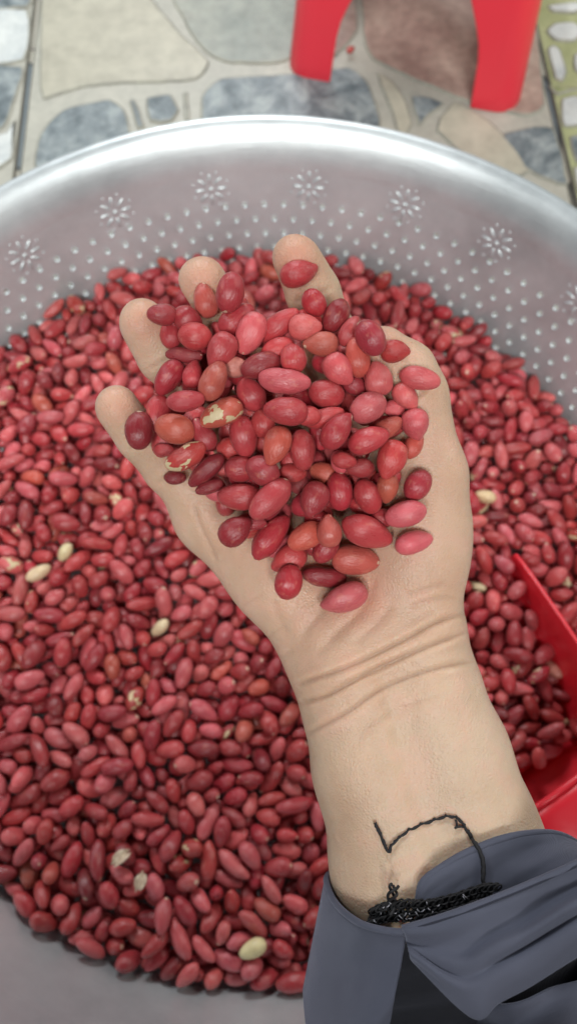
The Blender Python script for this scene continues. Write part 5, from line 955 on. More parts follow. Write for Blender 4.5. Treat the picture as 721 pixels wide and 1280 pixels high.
5,-149,1,122,1100,192,871,70,-4,140,1,100,1085,312,978,20,-2,-51,1,115,1149,414,987,9,6,54,3,110,1068,740,969,86,-56,76,3,118,1035,854,992,-126,-44,
104,2,113,1164,1026,919,-36,46,-40,5,110,1108,1254,942,-26,26,-105,0,122,1172,1430,1021,-1,11,30,0,117,1023,1597,1030,-128,-46,43,4,101,1045,1733,928,
-172,-29,-65,6,111,1012,1822,982,-75,24,-29,1,120,1073,1964,960,3,-58,29,7,106,1137,2146,967,150,36,147,7,101,1061,2431,956,-1,-2,114,0,101,1099,2511,
1005,-123,78,96,2,116,1019,2558,978,-64,-63,-72,3,99,1048,2806,981,30,52,102,2,120,1038,2993,984,56,-41,128,6,123,1165,-638,961,45,38,-69,7,117,1323,
-455,1006,-57,12,-39,2,113,1215,-205,904,3,32,-7,0,123,1295,-105,897,37,-57,135,1,107,1261,71,973,36,6,-123,0,116,1269,208,944,-138,-18,38,5,122,1229,
343,947,-116,57,-93,2,102,1209,468,898,-57,29,-105,2,117,1263,678,917,71,-22,53,0,120,1127,912,966,53,43,-61,2,119,1308,1049,977,-90,17,146,3,121,1344,
1301,898,77,-19,164,4,100,1353,1476,893,-56,-6,-167,5,110,1155,1778,935,-111,-29,77,7,107,1214,1897,1024,-104,-12,173,7,119,1239,2029,956,161,15,179,2,
118,1305,2179,924,123,65,-151,1,108,1198,2435,999,-175,18,62,0,113,1197,2550,966,115,-4,-110,3,124,1261,2647,934,22,34,138,1,107,1241,2939,934,126,-86,
-97,1,121,1447,-353,952,136,38,39,0,121,1386,-189,843,162,15,-133,6,100,1404,-106,853,163,48,-122,3,99,1407,-14,935,97,39,-21,7,98,1377,156,917,-168,
10,138,5,101,1348,388,937,163,-21,-139,4,120,1387,520,946,44,-1,-154,7,120,1369,731,886,-108,-26,-153,7,103,1474,786,964,120,43,-150,4,103,1364,1206,
969,81,-4,-132,5,103,1393,1352,967,113,-19,-44,4,114,1357,1592,962,-84,-4,-61,0,104,1356,1771,994,-139,43,-14,3,101,1438,1864,935,-95,30,-61,4,118,
1340,2081,942,-24,17,73,0,108,1404,2147,980,-11,0,115,0,107,1391,2444,949,125,-28,28,1,98,1421,2509,1034,17,48,-120,2,119,1399,2695,982,162,4,-111,1,
115,1517,-294,910,-21,29,-78,2,104,1495,-178,850,-119,29,63,0,106,1490,130,963,23,26,-144,5,99,1548,270,873,150,-13,175,2,103,1505,369,925,101,-12,-34,
4,116,1558,593,867,-75,-9,-116,3,111,1558,724,898,-89,17,-28,7,105,1480,925,947,107,-15,-144,0,120,1565,972,894,-155,-40,82,3,118,1579,1122,915,-2,-7,
62,2,113,1596,1504,938,13,37,47,0,109,1492,1546,957,-138,70,96,2,121,1507,1672,956,-133,28,45,2,112,1526,1823,952,-58,61,81,4,119,1508,2075,998,72,10,
119,1,115,1642,2216,999,-32,-16,-7,0,117,1575,2328,993,-162,17,23,3,121,1623,2440,967,111,26,-30,6,114,1685,-52,922,178,5,-12,5,104,1667,142,923,102,
-49,80,7,106,1723,308,911,19,-11,-113,2,103,1775,480,928,-133,-15,-148,7,110,1653,520,951,159,64,50,3,114,1755,782,918,55,-23,66,3,103,1692,815,983,43,
8,-3,1,120,1808,996,979,33,-28,-142,0,108,1780,1212,864,-80,31,-30,4,113,1738,1304,954,127,33,153,1,113,1658,1657,896,-49,-22,-2,7,119,1634,1853,980,
54,52,4,7,113,1693,2000,1030,-158,3,-145,0,119,1835,1941,966,105,6,85,0,107,1754,2156,921,11,17,149,3,126,1790,2324,941,145,-49,-179,4,125,1905,279,
938,-110,-12,-8,3,122,1876,367,895,-165,-12,-2,4,107,1882,587,919,2,-7,-100,2,109,1958,698,962,98,-21,42,0,103,1812,889,924,117,26,70,3,122,1876,1035,
887,-21,6,47,4,105,1879,1251,913,-135,-17,16,3,123,1851,1370,882,-57,-26,-144,7,119,2021,1446,936,91,-15,-144,2,98,1926,1747,975,67,1,-84,0,113,1897,
1844,901,19,-71,-92,7,99,1960,1919,946,152,-10,74,2,118,1884,2123,935,-37,-26,-143,3,107,2080,839,942,-99,26,37,4,105,1985,830,944,90,40,-61,4,120,
1979,969,842,88,55,119,7,109,2112,1188,998,92,48,31,2,125,1963,1309,871,90,29,-42,7,108,2023,1603,801,-53,38,-107,1,101,2012,1696,953,-129,23,-172,0,
119,-2445,976,1146,-80,27,-1,2,120,-2281,483,1202,-144,4,110,3,105,-2303,579,1172,-146,37,-133,1,124,-2205,695,1152,-137,30,-142,2,109,-2311,849,1155,
-164,-1,-119,2,101,-2238,941,1213,-35,-33,58,3,108,-2281,1150,1224,-147,-15,86,7,126,-2232,1277,1237,-5,-2,91,2,106,-2235,1620,1193,106,-25,-115,0,118,
-2414,1653,1119,68,-43,-32,1,101,-2333,1856,1167,135,-1,-71,1,106,-2023,-42,1160,-144,10,-34,2,101,-2194,153,1132,69,52,95,2,118,-2064,398,1196,-14,17,
-5,6,116,-1888,433,1166,-3,-22,-68,4,111,-2150,784,1058,-170,36,51,6,98,-2195,866,1156,98,-58,88,1,101,-2005,1101,1190,-58,15,95,1,100,-2123,1131,1238,
17,-2,46,7,119,-2174,1400,1215,179,24,-132,6,115,-2175,1480,1164,21,17,66,0,105,-2198,1752,1180,125,1,175,0,115,-2068,1840,1255,90,20,6,2,119,-2088,
2067,1190,-160,25,-170,0,99,-2039,2223,1209,-12,7,31,0,117,-2111,2325,1188,-68,52,-31,2,99,-1937,-118,1124,146,19,34,2,101,-1885,-15,1178,176,0,-23,0,
105,-1971,285,1130,104,-46,88,1,105,-2050,241,1113,-60,49,36,2,100,-1966,500,1156,178,38,-12,1,112,-1925,677,1129,7,15,-140,3,122,-1982,779,1163,99,22,
-103,6,120,-1912,1006,1171,38,-2,13,6,99,-1943,1263,1144,-14,37,81,6,101,-1858,1285,1204,-35,0,84,0,112,-1978,1655,1231,-2,27,88,2,115,-1793,1700,1208,
53,1,-175,1,99,-1903,1844,1207,103,-39,-15,5,116,-1868,1961,1175,-57,50,157,1,112,-1825,2342,1235,-126,6,145,7,117,-2030,2358,1134,112,70,-48,4,98,
-1889,2557,1178,-109,2,-1,0,120,-1716,-296,1101,80,-10,-119,3,118,-1854,-296,1084,-106,-4,14,0,120,-1812,58,1172,162,0,61,0,100,-1693,224,1092,-147,24,
-26,4,110,-1747,334,1146,127,10,-90,0,117,-1653,534,1157,-116,37,145,3,112,-1895,795,1131,-65,42,-151,2,105,-1808,787,1215,85,-17,101,7,119,-1816,990,
1208,-142,19,165,0,124,-1702,1217,1196,-19,-28,61,2,113,-1739,1306,1152,148,31,-67,6,118,-1736,1528,1207,62,4,-43,2,106,-1624,1686,1230,-33,3,78,0,115,
-1754,1891,1214,-161,-7,-110,5,115,-1781,2094,1205,52,-13,134,6,124,-1686,2315,1178,-45,-51,-18,3,101,-1712,2399,1107,-148,50,3,5,118,-1758,2592,1214,
22,16,81,4,124,-1686,2852,1154,118,-5,10,1,111,-1510,-652,1074,135,-2,-22,7,110,-1528,-400,1098,52,18,-115,0,112,-1518,-103,1110,-150,-6,81,7,114,
-1550,-8,1142,-118,45,145,7,111,-1609,184,1169,-164,-16,-122,5,112,-1500,443,1151,-159,14,60,0,99,-1531,525,1197,23,-16,46,7,117,-1515,665,1207,-116,
19,163,7,125,-1346,675,1202,-99,-17,48,2,124,-1427,1013,1165,-144,1,160,3,109,-1523,1158,1200,-148,4,90,0,124,-1530,1275,1147,164,-36,105,1,117,-1626,
1530,1215,-85,6,131,1,124,-1611,1679,1133,104,-16,100,2,104,-1612,1783,1191,165,-28,-59,7,121,-1452,1919,1169,-63,46,-131,1,101,-1574,2287,1215,135,5,
56,2,121,-1690,2438,1235,-113,-26,14,7,114,-1568,2458,1222,132,36,48,3,105,-1655,2705,1167,-45,26,-2,4,124,-1561,2747,1167,-41,-7,80,4,113,-1410,-610,
1091,119,-41,140,4,122,-1368,-502,1091,-92,55,140,2,102,-1325,-359,1091,-148,16,-55,6,98,-1406,-296,1131,74,12,-162,3,112,-1366,-31,1140,28,-23,-16,2,
124,-1489,256,1112,99,45,170,4,99,-1297,477,1129,62,-10,-68,4,119,-1484,503,1082,-96,-52,107,4,99,-1387,759,1147,14,2,0,1,107,-1287,927,1084,63,9,-60,
0,103,-1355,987,1090,-137,14,137,4,109,-1296,1226,1185,48,-29,155,5,122,-1382,1471,1198,-15,-3,-145,7,125,-1365,1663,1167,-104,55,71,2,116,-1414,1764,
1199,1,-28,-42,7,121,-1361,1827,1114,-134,-59,169,3,100,-1378,1956,1165,123,3,-51,0,102,-1505,2178,1246,-176,1,114,0,115,-1456,2355,1215,0,-17,82,6,
122,-1490,2529,1213,-84,14,-80,4,116,-1437,2701,1150,63,-70,174,7,104,-1344,2901,1176,80,-6,104,4,107,-1410,3064,1184,131,11,28,3,126,-1331,-755,974,
136,-40,35,0,101,-1319,-661,1083,171,-56,-176,7,112,-1178,-561,1098,-67,27,92,0,112,-1183,-317,1071,-76,-27,21,4,103,-1178,-78,1061,-20,-42,-177,7,122,
-1185,109,1143,-149,41,-175,3,100,-1256,218,1168,-37,-4,57,0,117,-1061,323,1131,8,6,-103,7,114,-1318,585,1036,10,86,-77,4,124,-1244,774,1164,48,-8,110,
1,104,-1309,864,1169,26,9,55,0,114,-1285,1079,1145,-74,-36,-44,3,123,-1148,1236,1159,1,-7,-31,3,124,-1169,1324,1207,176,34,-104,5,109,-1269,1547,1166,
98,-11,-4,1,105,-1201,1628,1183,170,37,154,0,103,-1182,1961,1168,-163,1,-161,6,112,-1325,2031,1130,22,30,52,0,99,-1314,2096,1213,178,-3,153,0,116,
-1238,2306,1192,-153,-4,-15,5,119,-1235,2444,1185,-65,-7,61,4,103,-1235,2685,1223,-141,37,169,4,117,-1209,2777,1141,88,49,174,3,117,-1259,3179,1155,
101,-8,-47,4,103,-1148,-736,1036,-140,-6,-160,2,99,-1046,-621,1113,-67,-16,35,3,120,-985,-521,1110,-32,9,-45,4,103,-1082,-273,1058,-107,43,33,2,117,
-1089,-49,1114,-124,47,43,3,125,-1018,29,1158,6,-8,172,0,117,-966,200,1094,18,71,74,2,99,-901,349,1041,-34,32,-3,4,103,-938,404,1105,-117,5,-70,3,120,
-995,759,1130,108,3,1,0,106,-1024,895,1084,-56,9,71,3,100,-1052,1044,1073,74,28,94,0,105,-1028,1152,1174,-47,-25,136,0,121,-1039,1327,1164,-96,20,52,4,
114,-1152,1522,1204,-72,38,-44,2,112,-998,1673,1132,112,-6,160,5,104,-1070,1970,1167,81,-31,-15,0,115,-961,2121,1232,173,-13,-25,2,100,-1080,2421,1219,
77,-21,19,5,123,-991,2427,1162,46,15,13,3,103,-1118,2570,1192,119,42,-89,4,117,-1122,2765,1218,-101,-26,32,2,114,-1252,2957,1155,-72,48,-31,3,116,
-1084,2934,1138,-31,-15,-127,6,114,-1127,3300,1201,-145,15,-149,4,103,-940,-950,1037,-166,52,-163,2,118,-804,-877,1071,38,-18,-74,4,116,-806,-594,1077,
-73,-7,180,2,108,-965,-426,1107,131,0,114,3,114,-846,-255,1112,-7,-13,-43,1,110,-893,-103,1025,28,-31,-71,7,101,-908,90,1100,101,-15,134,0,108,-827,
189,1137,75,21,150,0,116,-831,432,1111,-96,-12,98,0,108,-947,548,1097,-154,19,-107,3,99,-710,651,1116,-129,16,22,1,104,-924,849,1121,160,42,-116,0,109,
-904,951,1150,-166,30,15,1,118,-911,1183,1120,55,-8,-27,6,119,-943,1303,1127,-77,-26,-159,7,100,-896,1410,1166,-68,24,89,0,109,-892,1660,1140,-107,75,
-112,7,115,-831,1928,1100,-145,86,-136,3,108,-906,1976,1155,-112,29,-1,2,106,-870,2120,1166,-108,39,-85,2,101,-934,2345,1179,23,16,154,2,118,-851,2634,
1202,-122,6,-4,1,116,-964,2924,1203,-3,17,-17,3,111,-844,2903,1167,117,-28,-102,3,114,-759,2967,1171,5,-48,180,3,122,-844,3178,1161,133,-60,-59,6,121,
-634,-1030,1047,42,14,-150,4,106,-561,-674,1051,132,-30,70,0,108,-645,-719,1063,-56,-6,-168,0,115,-603,-408,1111,0,45,-61,3,121,-789,-338,1080,-141,18,
94,0,99,-712,-114,1081,102,15,-94,2,99,-788,-25,1030,151,-53,125,6,110,-711,250,1133,53,8,51,0,111,-760,479,1070,-44,23,-22,4,100,-654,533,1117,77,-9,
116,0,123,-811,676,1143,6,33,-15,3,114,-670,894,1106,-158,-3,-180,6,117,-771,955,1159,97,32,94,0,121,-693,1235,1135,-147,18,-161,4,118,-808,1307,1146,
-150,2,102,1,120,-832,1491,1154,-43,41,145,3,120,-795,1629,1094,-141,5,-180,5,102,-715,1918,1161,-162,12,174,2,125,-762,2140,1187,-131,3,-49,4,108,
-701,2237,1159,-24,-11,-80,1,110,-791,2420,1175,85,21,113,3,124,-773,2578,1162,74,2,127,0,117,-719,2727,1163,90,-32,-150,7,99,-792,2920,1087,-56,32,
-158,4,101,-825,3034,1130,60,27,-113,1,123,-684,3398,1148,76,-59,107,1,123,-547,-911,1038,-47,2,-104,1,100,-502,-759,1020,56,-40,-172,5,113,-476,-644,
1042,-137,-75,-128,0,100,-515,-477,1074,89,-6,-17,1,125,-580,-189,1098,120,-13,142,2,103,-569,-63,1087,16,14,163,2,122,-635,25,1133,166,56,-79,2,113,
-504,209,1077,-13,3,176,2,100,-534,317,1110,146,19,-13,4,122,-529,439,1087,18,31,150,2,101,-532,694,1024,164,-13,-119,6,105,-618,789,1111,-146,4,28,1,
111,-515,917,1129,50,-4,139,2,120,-571,1184,1077,57,-39,-111,0,123,-601,1443,1153,152,43,53,1,123,-783,1593,1178,116,2,41,5,116,-596,1766,1082,-94,32,
-3,0,106,-533,1756,1164,-17,-19,-88,2,102,-564,1939,1154,31,-40,155,5,110,-551,2213,1140,34,21,100,0,111,-641,2410,1201,-72,19,-138,0,109,-642,2561,
1171,3,12,-176,7,115,-600,2622,1107,-176,-32,-30,3,104,-537,2784,1120,-8,77,167,1,98,-442,2964,1147,85,-1,148,7,109,-511,3258,1110,-55,34,-121,2,116,
-514,3343,1182,24,12,-151,2,119,-496,-1056,995,36,-37,-151,6,111,-441,-833,1047,-112,1,43,6,102,-394,-690,1021,83,36,-32,6,121,-441,-342,1083,77,21,
-146,4,118,-375,-263,1053,145,-17,-58,1,105,-507,-144,1062,8,54,132,4,102,-274,-63,1067,179,8,76,7,99,-310,198,1067,72,-42,-91,2,119,-395,331,1066,55,
10,-141,7,114,-327,532,1094,4,37,-4,2,107,-483,626,1083,19,17,-4,2,101,-405,931,1036,-123,61,-156,2,119,-392,1009,1127,10,-30,-19,2,122,-484,1096,1126,
-174,-20,154,1,126,-495,1363,1085,-120,-45,55,0,113,-472,1519,1100,-153,-1,69,4,105,-436,1675,1148,-44,39,-65,2,109,-312,1877,1112,-89,-12,-132,3,116,
-495,2024,1047,157,49,6,3,122,-472,2131,1138,-145,-10,149,5,113,-493,2519,1180,-84,-4,28,5,122,-339,2522,1133,63,9,-73,5,116,-332,2767,1142,110,-55,
-103,6,124,-443,2804,1147,-63,-23,64,2,119,-391,3075,1100,-41,-8,53,3,111,-430,3175,1147,59,2,-110,4,106,-371,3474,1130,-20,46,58,4,110,-281,-910,1079,
-160,7,-1,7,123,-139,-834,1016,-174,-50,-11,5,107,-176,-635,1065,123,3,173,1,98,-237,-353,1051,-43,36,-40,2,100,-178,-272,1046,165,-6,-169,6,121,-160,
-178,1025,-171,13,-106,1,98,-215,41,1032,-62,44,-9,0,120,-166,243,1058,-57,19,78,2,122,-269,309,1089,11,21,139,0,106,-226,574,1070,41,51,65,2,106,-228,
778,1035,164,1,175,6,100,-108,772,1037,-40,-49,-95,1,123,-340,1112,1077,174,-3,-67,2,113,-163,1177,1127,-142,-2,116,5,113,-217,1308,1030,135,31,-170,4,
101,-140,1586,1088,162,-13,137,7,108,-246,1678,1095,-90,-13,6,7,108,-191,1925,1123,35,0,-81,3,109,-242,2146,1104,12,-1,38,3,112,-97,2091,1117,-16,-44,
-62,3,100,-129,2290,1130,-178,-64,26,7,99,-275,2433,1134,-16,12,-121,6,102,-225,2766,1119,8,-72,-72,3,125,-233,2918,1147,-71,54,-53,3,123,-226,3064,
1151,-73,-4,-6,0,115,-186,3280,1129,-131,20,80,4,98,-246,3469,1059,-18,-26,-8,4,103,-59,-1088,1006,-176,4,-165,5,124,-126,-927,1032,-34,-3,-173,6,106,
-51,-714,1026,151,14,-14,7,103,5,-613,1026,-107,-36,-133,1,108,-83,-370,1036,-5,-1,52,6,104,-34,-215,1070,8,-17,-85,5,126,-65,-224,976,-148,30,-141,0,
103,-123,84,1019,64,37,155,4,112,-30,287,1062,-132,32,158,5,117,-80,438,1051,97,42,67,3,117,-124,551,1077,60,0,-59,7,101,-256,735,1098,137,-5,-69,6,
109,-60,932,1108,-66,-54,-73,7,117,-18,1019,1078,-113,-46,162,6,111,-143,1179,1032,-106,0,67,0,116,-139,1404,1097,175,12,102,7,119,-45,1491,1106,-178,
11,148,2,103,7,1582,1085,147,0,31,7,108,-157,1775,1093,-27,-31,-40,6,115,-58,1988,1135,49,12,47,2,116,-101,2199,1100,-51,53,-9,0,121,-80,2395,1137,141,
-24,115,7,125,-37,2536,1124,-48,7,58,1,100,-133,2660,1138,-85,-7,-136,7,114,-83,2916,1150,158,-26,-140,7,112,-113,3111,1152,11,35,-88,2,122,-123,3259,
1083,-53,45,23,5,104,-60,3337,1087,143,-3,42,2,123,89,-903,1016,-162,12,135,3,120,111,-636,1038,-135,-40,-42,2,125,87,-543,1001,35,19,98,0,98,166,-397,
978,42,25,100,0,115,94,-281,1020,93,-4,-67,0,104,-16,-43,1059,-12,51,104,3,119,56,-1,978,164,-33,22,1,104,144,143,1073,-74,-50,-17,3,98,26,403,1074,
-95,66,-117,3,124,84,484,1027,123,-14,106,0,100,163,591,1021,-151,25,67,0,119,71,914,1070,153,-3,95,2,119,166,996,1081,94,3,138,0,122,113,1151,1061,
130,22,-116,4,107,176,1443,1022,162,21,-23,0,108,34,1462,1030,93,33,-5,6,110,99,1758,1008,-20,-13,108,2,118,105,1686,1086,-40,-10,61,7,105,120,2021,
1101,72,-11,-171,0,114,185,2228,1114,29,-5,100,7,106,115,2415,1043,42,36,46,3,122,87,2572,1042,-73,26,174,1,101,148,2526,1123,100,42,113,4,106,201,
2989,1105,16,-26,166,0,100,104,3043,1107,-144,-3,-145,7,110,139,3269,1051,-64,27,70,3,119,175,3342,1139,46,3,180,5,115,234,-898,977,-21,-47,94,6,108,
292,-832,1006,123,10,39,6,123,199,-615,998,105,1,-25,5,112,295,-360,980,29,28,132,5,102,193,-259,1035,80,31,72,2,113,314,-22,1033,86,-13,-7,6,103,234,
31,974,136,-31,-69,3,110,251,219,967,-129,56,38,2,104,220,409,1040,76,22,-6,0,124,293,531,1062,148,-10,179,4,121,194,691,1039,-49,24,-45,5,99,273,770,
1034,-109,-7,134,7,107,215,852,1048,61,19,47,5,99,348,1180,1057,43,0,-154,2,118,341,1416,1055,-2,-2,106,4,117,356,1546,1014,13,-51,54,3,104,324,1732,
1042,-28,-10,-108,1,101,200,1810,1060,86,-7,114,2,120,268,2018,1074,174,-4,17,1,102,262,2145,1078,-93,-22,-158,2,119,214,2378,1086,61,-36,160,4,102,
226,2491,1095,88,6,-154,6,102,216,2735,1101,-178,-40,-121,3,123,231,2827,1089,-23,72,142,4,101,259,3131,1120,-140,22,-150,3,111,240,3262,1082,114,-3,
110,1,106,371,3422,1090,162,-18,-6,6,105,447,-927,1010,-174,-49,-58,7,102,392,-813,1016,-47,-13,54,4,114,352,-536,1034,124,-1,28,7,121,417,-444,1037,
-35,5,179,7,99,497,-225,1012,111,15,151,6,113,419,-26,1030,-55,9,27,7,102,383,124,1013,144,12,87,0,126,360,255,1031,-26,41,93,2,111,383,401,1049,73,24,
168,5,122,379,574,1013,-167,1,-133,3,100,403,655,955,-85,69,-29,6,104,370,884,1075,30,-9,102,7,112,346,1031,1049,130,-18,-120,0,120,506,1174,1063,-27,
2,167,0,118,452,1295,1054,119,32,-9,4,124,391,1612,1089,117,6,-21,5,120,438,1774,1057,169,-22,-168,1,121,474,1907,1064,108,-2,112,0,120,353,2069,1030,
-27,41,57,3,101,391,2249,1089,-4,2,136,2,110,396,2366,1070,-123,-22,180,0,111,516,2634,1072,16,-24,-173,1,114,391,2980,1084,-135,22,48,0,103,432,2954,
986,-140,-49,35,1,103,461,3090,1060,-76,-5,-54,7,101,367,3193,1106,-28,-11,168,7,105,548,3353,1115,-65,0,-12,2,116,533,-958,970,-31,40,-92,4,115,564,
-661,1001,47,23,37,4,109,650,-563,1002,9,45,79,2,106,546,-512,1012,96,36,105,0,119,626,-236,973,116,-73,-165,3,124,680,-116,1013,137,-2,150,2,109,494,
47,1038,-149,71,84,0,117,701,210,1017,-164,63,56,0,123,529,451,1019,-137,52,34,3,105,483,642,987,-76,-56,-97,4,103,680,647,999,26,19,-132,6,107,591,
1015,966,151,30,-109,1,109,664,949,1024,-173,-2,-49,0,121,648,1172,1066,-62,22,-30,2,119,716,1489,954,-140,25,48,3,105,601,1583,1046,-43,34,129,4,117,
563,1690,1040,-29,-18,128,6,121,637,1912,1045,179,23,76,3,116,574,2030,1082,-84,26,122,2,104,585,2142,1073,161,-36,-86,3,106,662,2306,1102,-14,-17,-37,
2,102,645,2517,1066,68,39,98,0,122,490,2647,989,86,8,45,1,111,656,2851,1020,81,31,-149,0,114,580,3106,1091,44,-11,-28,7,120,540,3212,1072,24,2,-177,4,
124,777,-861,974,2,-35,-35,5,117,873,-582,1032,-75,11,-122,1,111,779,-438,1016,102,-45,-28,7,99,829,-209,1006,157,73,-8,3,121,793,-106,981,139,33,-147,
7,101,591,19,1023,75,13,81,1,118,845,262,993,7,5,37,5,107,738,405,1007,69,13,97,1,125,770,635,970,-126,-46,108,5,115,693,675,924,66,24,10,1,102,659,
747,1020,173,42,-165,3,109,912,1047,1017,81,-18,-165,7,120,929,1179,1045,151,8,18,7,109,659,1395,1029,-162,-2,-107,0,116,732,1548,1044,142,34,97,7,108,
633,1657,1109,-52,-16,-23,6,124,809,1779,1072,-143,-1,13,1,104,805,2131,1061,11,14,-84,4,123,644,2141,983,-12,78,-105,2,99,894,2369,1061,-96,-9,5,0,
125,768,2478,1066,114,14,51,0,101,637,2678,1100,-102,-18,126,1,116,715,2810,1076,34,2,-165,1,101,735,2988,1038,93,77,105,4,119,886,3164,1001,-97,-20,
-79,1,108,872,-750,984,-96,-18,-165,4,120,856,-487,915,145,0,-177,6,117,870,-439,992,-37,31,0,2,101,954,-248,1008,156,8,53,3,123,1067,-87,973,-96,5,
-142,3,111,947,-11,947,87,-8,-16,1,112,929,66,1019,51,14,-134,2,101,977,334,937,-27,-49,-99,6,105,882,580,910,-20,32,39,4,106,850,737,1024,105,-25,128,
3,102,926,833,933,-156,-70,-94,4,114,980,947,1004,37,20,-91,0,112,1018,1094,987,-147,70,127,2,98,961,1295,1055,-155,33,-116,3,120,1009,1416,1062,123,9,
-15,7,114,929,1853,1022,74,1,-83,0,105,840,1915,973,141,-12,39,2,108,887,1986,1010,98,-75,-141,1,112,866,2237,999,-35,43,82,7,122,986,2489,1049,130,64,
66,2,123,894,2550,966,-17,4,66,4,118,836,2558,1050,-13,6,-78,0,106,915,2881,1043,61,-5,5,7,100,946,2998,1039,-110,-51,-5,6,112,848,3107,1061,124,6,-34,
5,112,975,-751,998,101,6,98,1,103,950,-556,982,96,-14,-172,1,125,1015,-506,912,-77,-38,98,5,102,1113,-347,908,-23,-21,36,0,98,1114,-50,881,-175,-80,
-46,3,104,893,-110,1020,-73,-37,-168,3,121,1060,189,955,62,-1,-135,3,114,1032,423,982,78,13,55,4,109,1157,582,911,167,57,140,6,119,981,760,1013,64,58,
34,3,107,1141,819,1003,32,2,29,6,112,1115,1129,955,-124,-62,148,7,123,1077,1279,1035,100,-4,-130,3,108,1032,1352,964,-125,-14,-157,0,108,1161,1556,
1069,-71,-1,-153,2,125,1121,1716,1019,135,38,-162,0,121,1102,1855,1016,104,-4,151,3,123,1136,2000,1029,96,20,81,4,121,1049,2130,1052,-88,-2,76,2,126,
1101,2285,1056,-141,7,-21,2,103,1182,2676,997,-109,-64,149,4,99,1068,2625,1030,152,2,-76,2,101,1119,2734,1055,52,10,-28,3,124,1099,2920,980,60,-56,
-146,6,113,1131,-533,908,10,29,-9,7,101,1166,-349,991,-54,8,10,2,112,1226,-298,937,12,33,169,0,104,1173,-102,966,76,2,159,5,124,1198,139,1010,-163,-17,
-153,2,111,1182,241,971,163,-54,25,4,126,1273,427,1000,-93,11,178,7,104,1248,544,957,-21,-28,118,6,125,1253,773,983,28,-56,134,7,109,1241,909,1003,82,
-13,35,2,110,1219,1175,1007,116,30,-127,1,122,1260,1240,955,146,5,85,0,101,1300,1396,922,-77,10,102,6,103,1221,1532,952,28,-13,-14,1,125,1268,1592,
1032,-19,12,49,2,119,1269,1801,961,58,42,173,1,116,1295,2047,1044,-130,42,-123,2,107,1239,2126,1009,-179,63,-119,6,125,1244,2302,992,-50,-30,-20,1,109,
1235,2617,1041,43,-26,-149,3,117,1270,2755,1029,-172,3,10,5,100,1300,2885,1037,52,-30,71,0,111,1415,-446,958,-162,-68,-77,5,113,1416,-226,938,163,-22,
23,1,118,1387,-132,962,-165,10,-89,7,117,1498,-38,971,63,-58,40,7,113,1396,268,969,111,21,-164,0,106,1455,454,982,30,2,-66,4,111,1341,574,1026,-21,21,
-130,0,116,1348,707,987,81,5,119,7,118,1395,974,1002,43,19,4,3,113,1448,1084,982,166,13,-81,2,125,1328,1136,1042,130,-13,-28,7,100,1300,1322,1001,-29,
23,127,0,114,1337,1473,975,177,-5,-110,1,109,1456,1746,967,-160,44,126,4,104,1408,1873,1041,90,-2,100,1,116,1395,2019,1027,32,-4,-112,6,119,1392,2231,
1025,-170,35,19,0,110,1400,2334,1008,132,36,14,4,118,1258,2501,1058,-106,39,60,2,113,1455,2611,1033,166,22,67,3,108,1577,-221,882,108,63,-122,2,103,
1506,-109,908,-20,30,-6,0,100,1598,24,966,168,-8,100,5,101,1517,214,937,158,-2,66,0,99,1600,343,897,149,-36,82,4,103,1528,584,976,-147,24,-147,5,123,
1532,721,989,-122,0,-134,1,116,1582,862,951,-78,-14,-113,5,104,1484,1048,884,1,15,115,2,99,1637,1210,975,103,14,40,6,115,1499,1350,997,-57,17,44,2,113,
1560,1432,975,154,-1,-59,4,110,1578,1603,942,-35,67,2,2,100,1608,1730,994,-140,21,-134,2,102,1603,2103,1048,80,10,-14,2,109,1513,2215,1028,153,76,-89,
2,119,1546,2432,1028,153,-10,-138,1,112,1579,2558,1017,5,11,-87,4,114,1669,-161,951,50,10,170,0,100,1804,122,944,-34,6,169,2,115,1728,214,892,140,68,
-168,6,109,1817,396,963,-161,-4,-108,1,113,1884,477,914,43,37,-54,0,106,1617,681,984,74,-50,115,2,101,1685,949,951,-5,30,-41,6,122,1659,1052,976,39,51,
-177,2,122,1739,1175,982,87,21,-101,0,126,1829,1321,974,150,-46,104,6,112,1712,1552,917,-9,-7,-123,4,114,1742,1642,957,165,33,42,0,112,1824,1763,966,
-98,-17,-92,3,123,1700,2101,999,23,6,176,6,115,1756,2238,986,-21,66,-125,2,102,1718,2394,980,-102,7,-15,5,112,1819,208,887,108,42,78,5,119,1947,450,
848,-115,18,57,3,113,1796,674,967,137,-7,-4,0,101,1843,760,955,116,16,125,6,115,1891,813,880,-126,-10,38,1,117,1904,925,952,87,-22,19,2,110,1843,1136,
960,71,43,-93,2,124,1908,1371,967,-58,-8,42,2,103,1930,1473,938,102,11,95,6,106,1736,1724,912,-153,43,-107,6,99,1938,2036,963,128,62,-63,2,107,1846,
2232,944,-59,59,-106,2,100,1994,507,915,-101,-8,9,6,106,2014,608,931,6,-2,-119,6,105,2101,913,1023,75,-1,31,7,124,1989,995,981,-21,54,95,4,111,1954,
1108,968,55,15,-12,7,112,2094,1385,972,-110,21,-144,3,110,2023,1567,928,-13,-24,-28,0,116,2043,1600,1014,-137,32,112,1,116,]
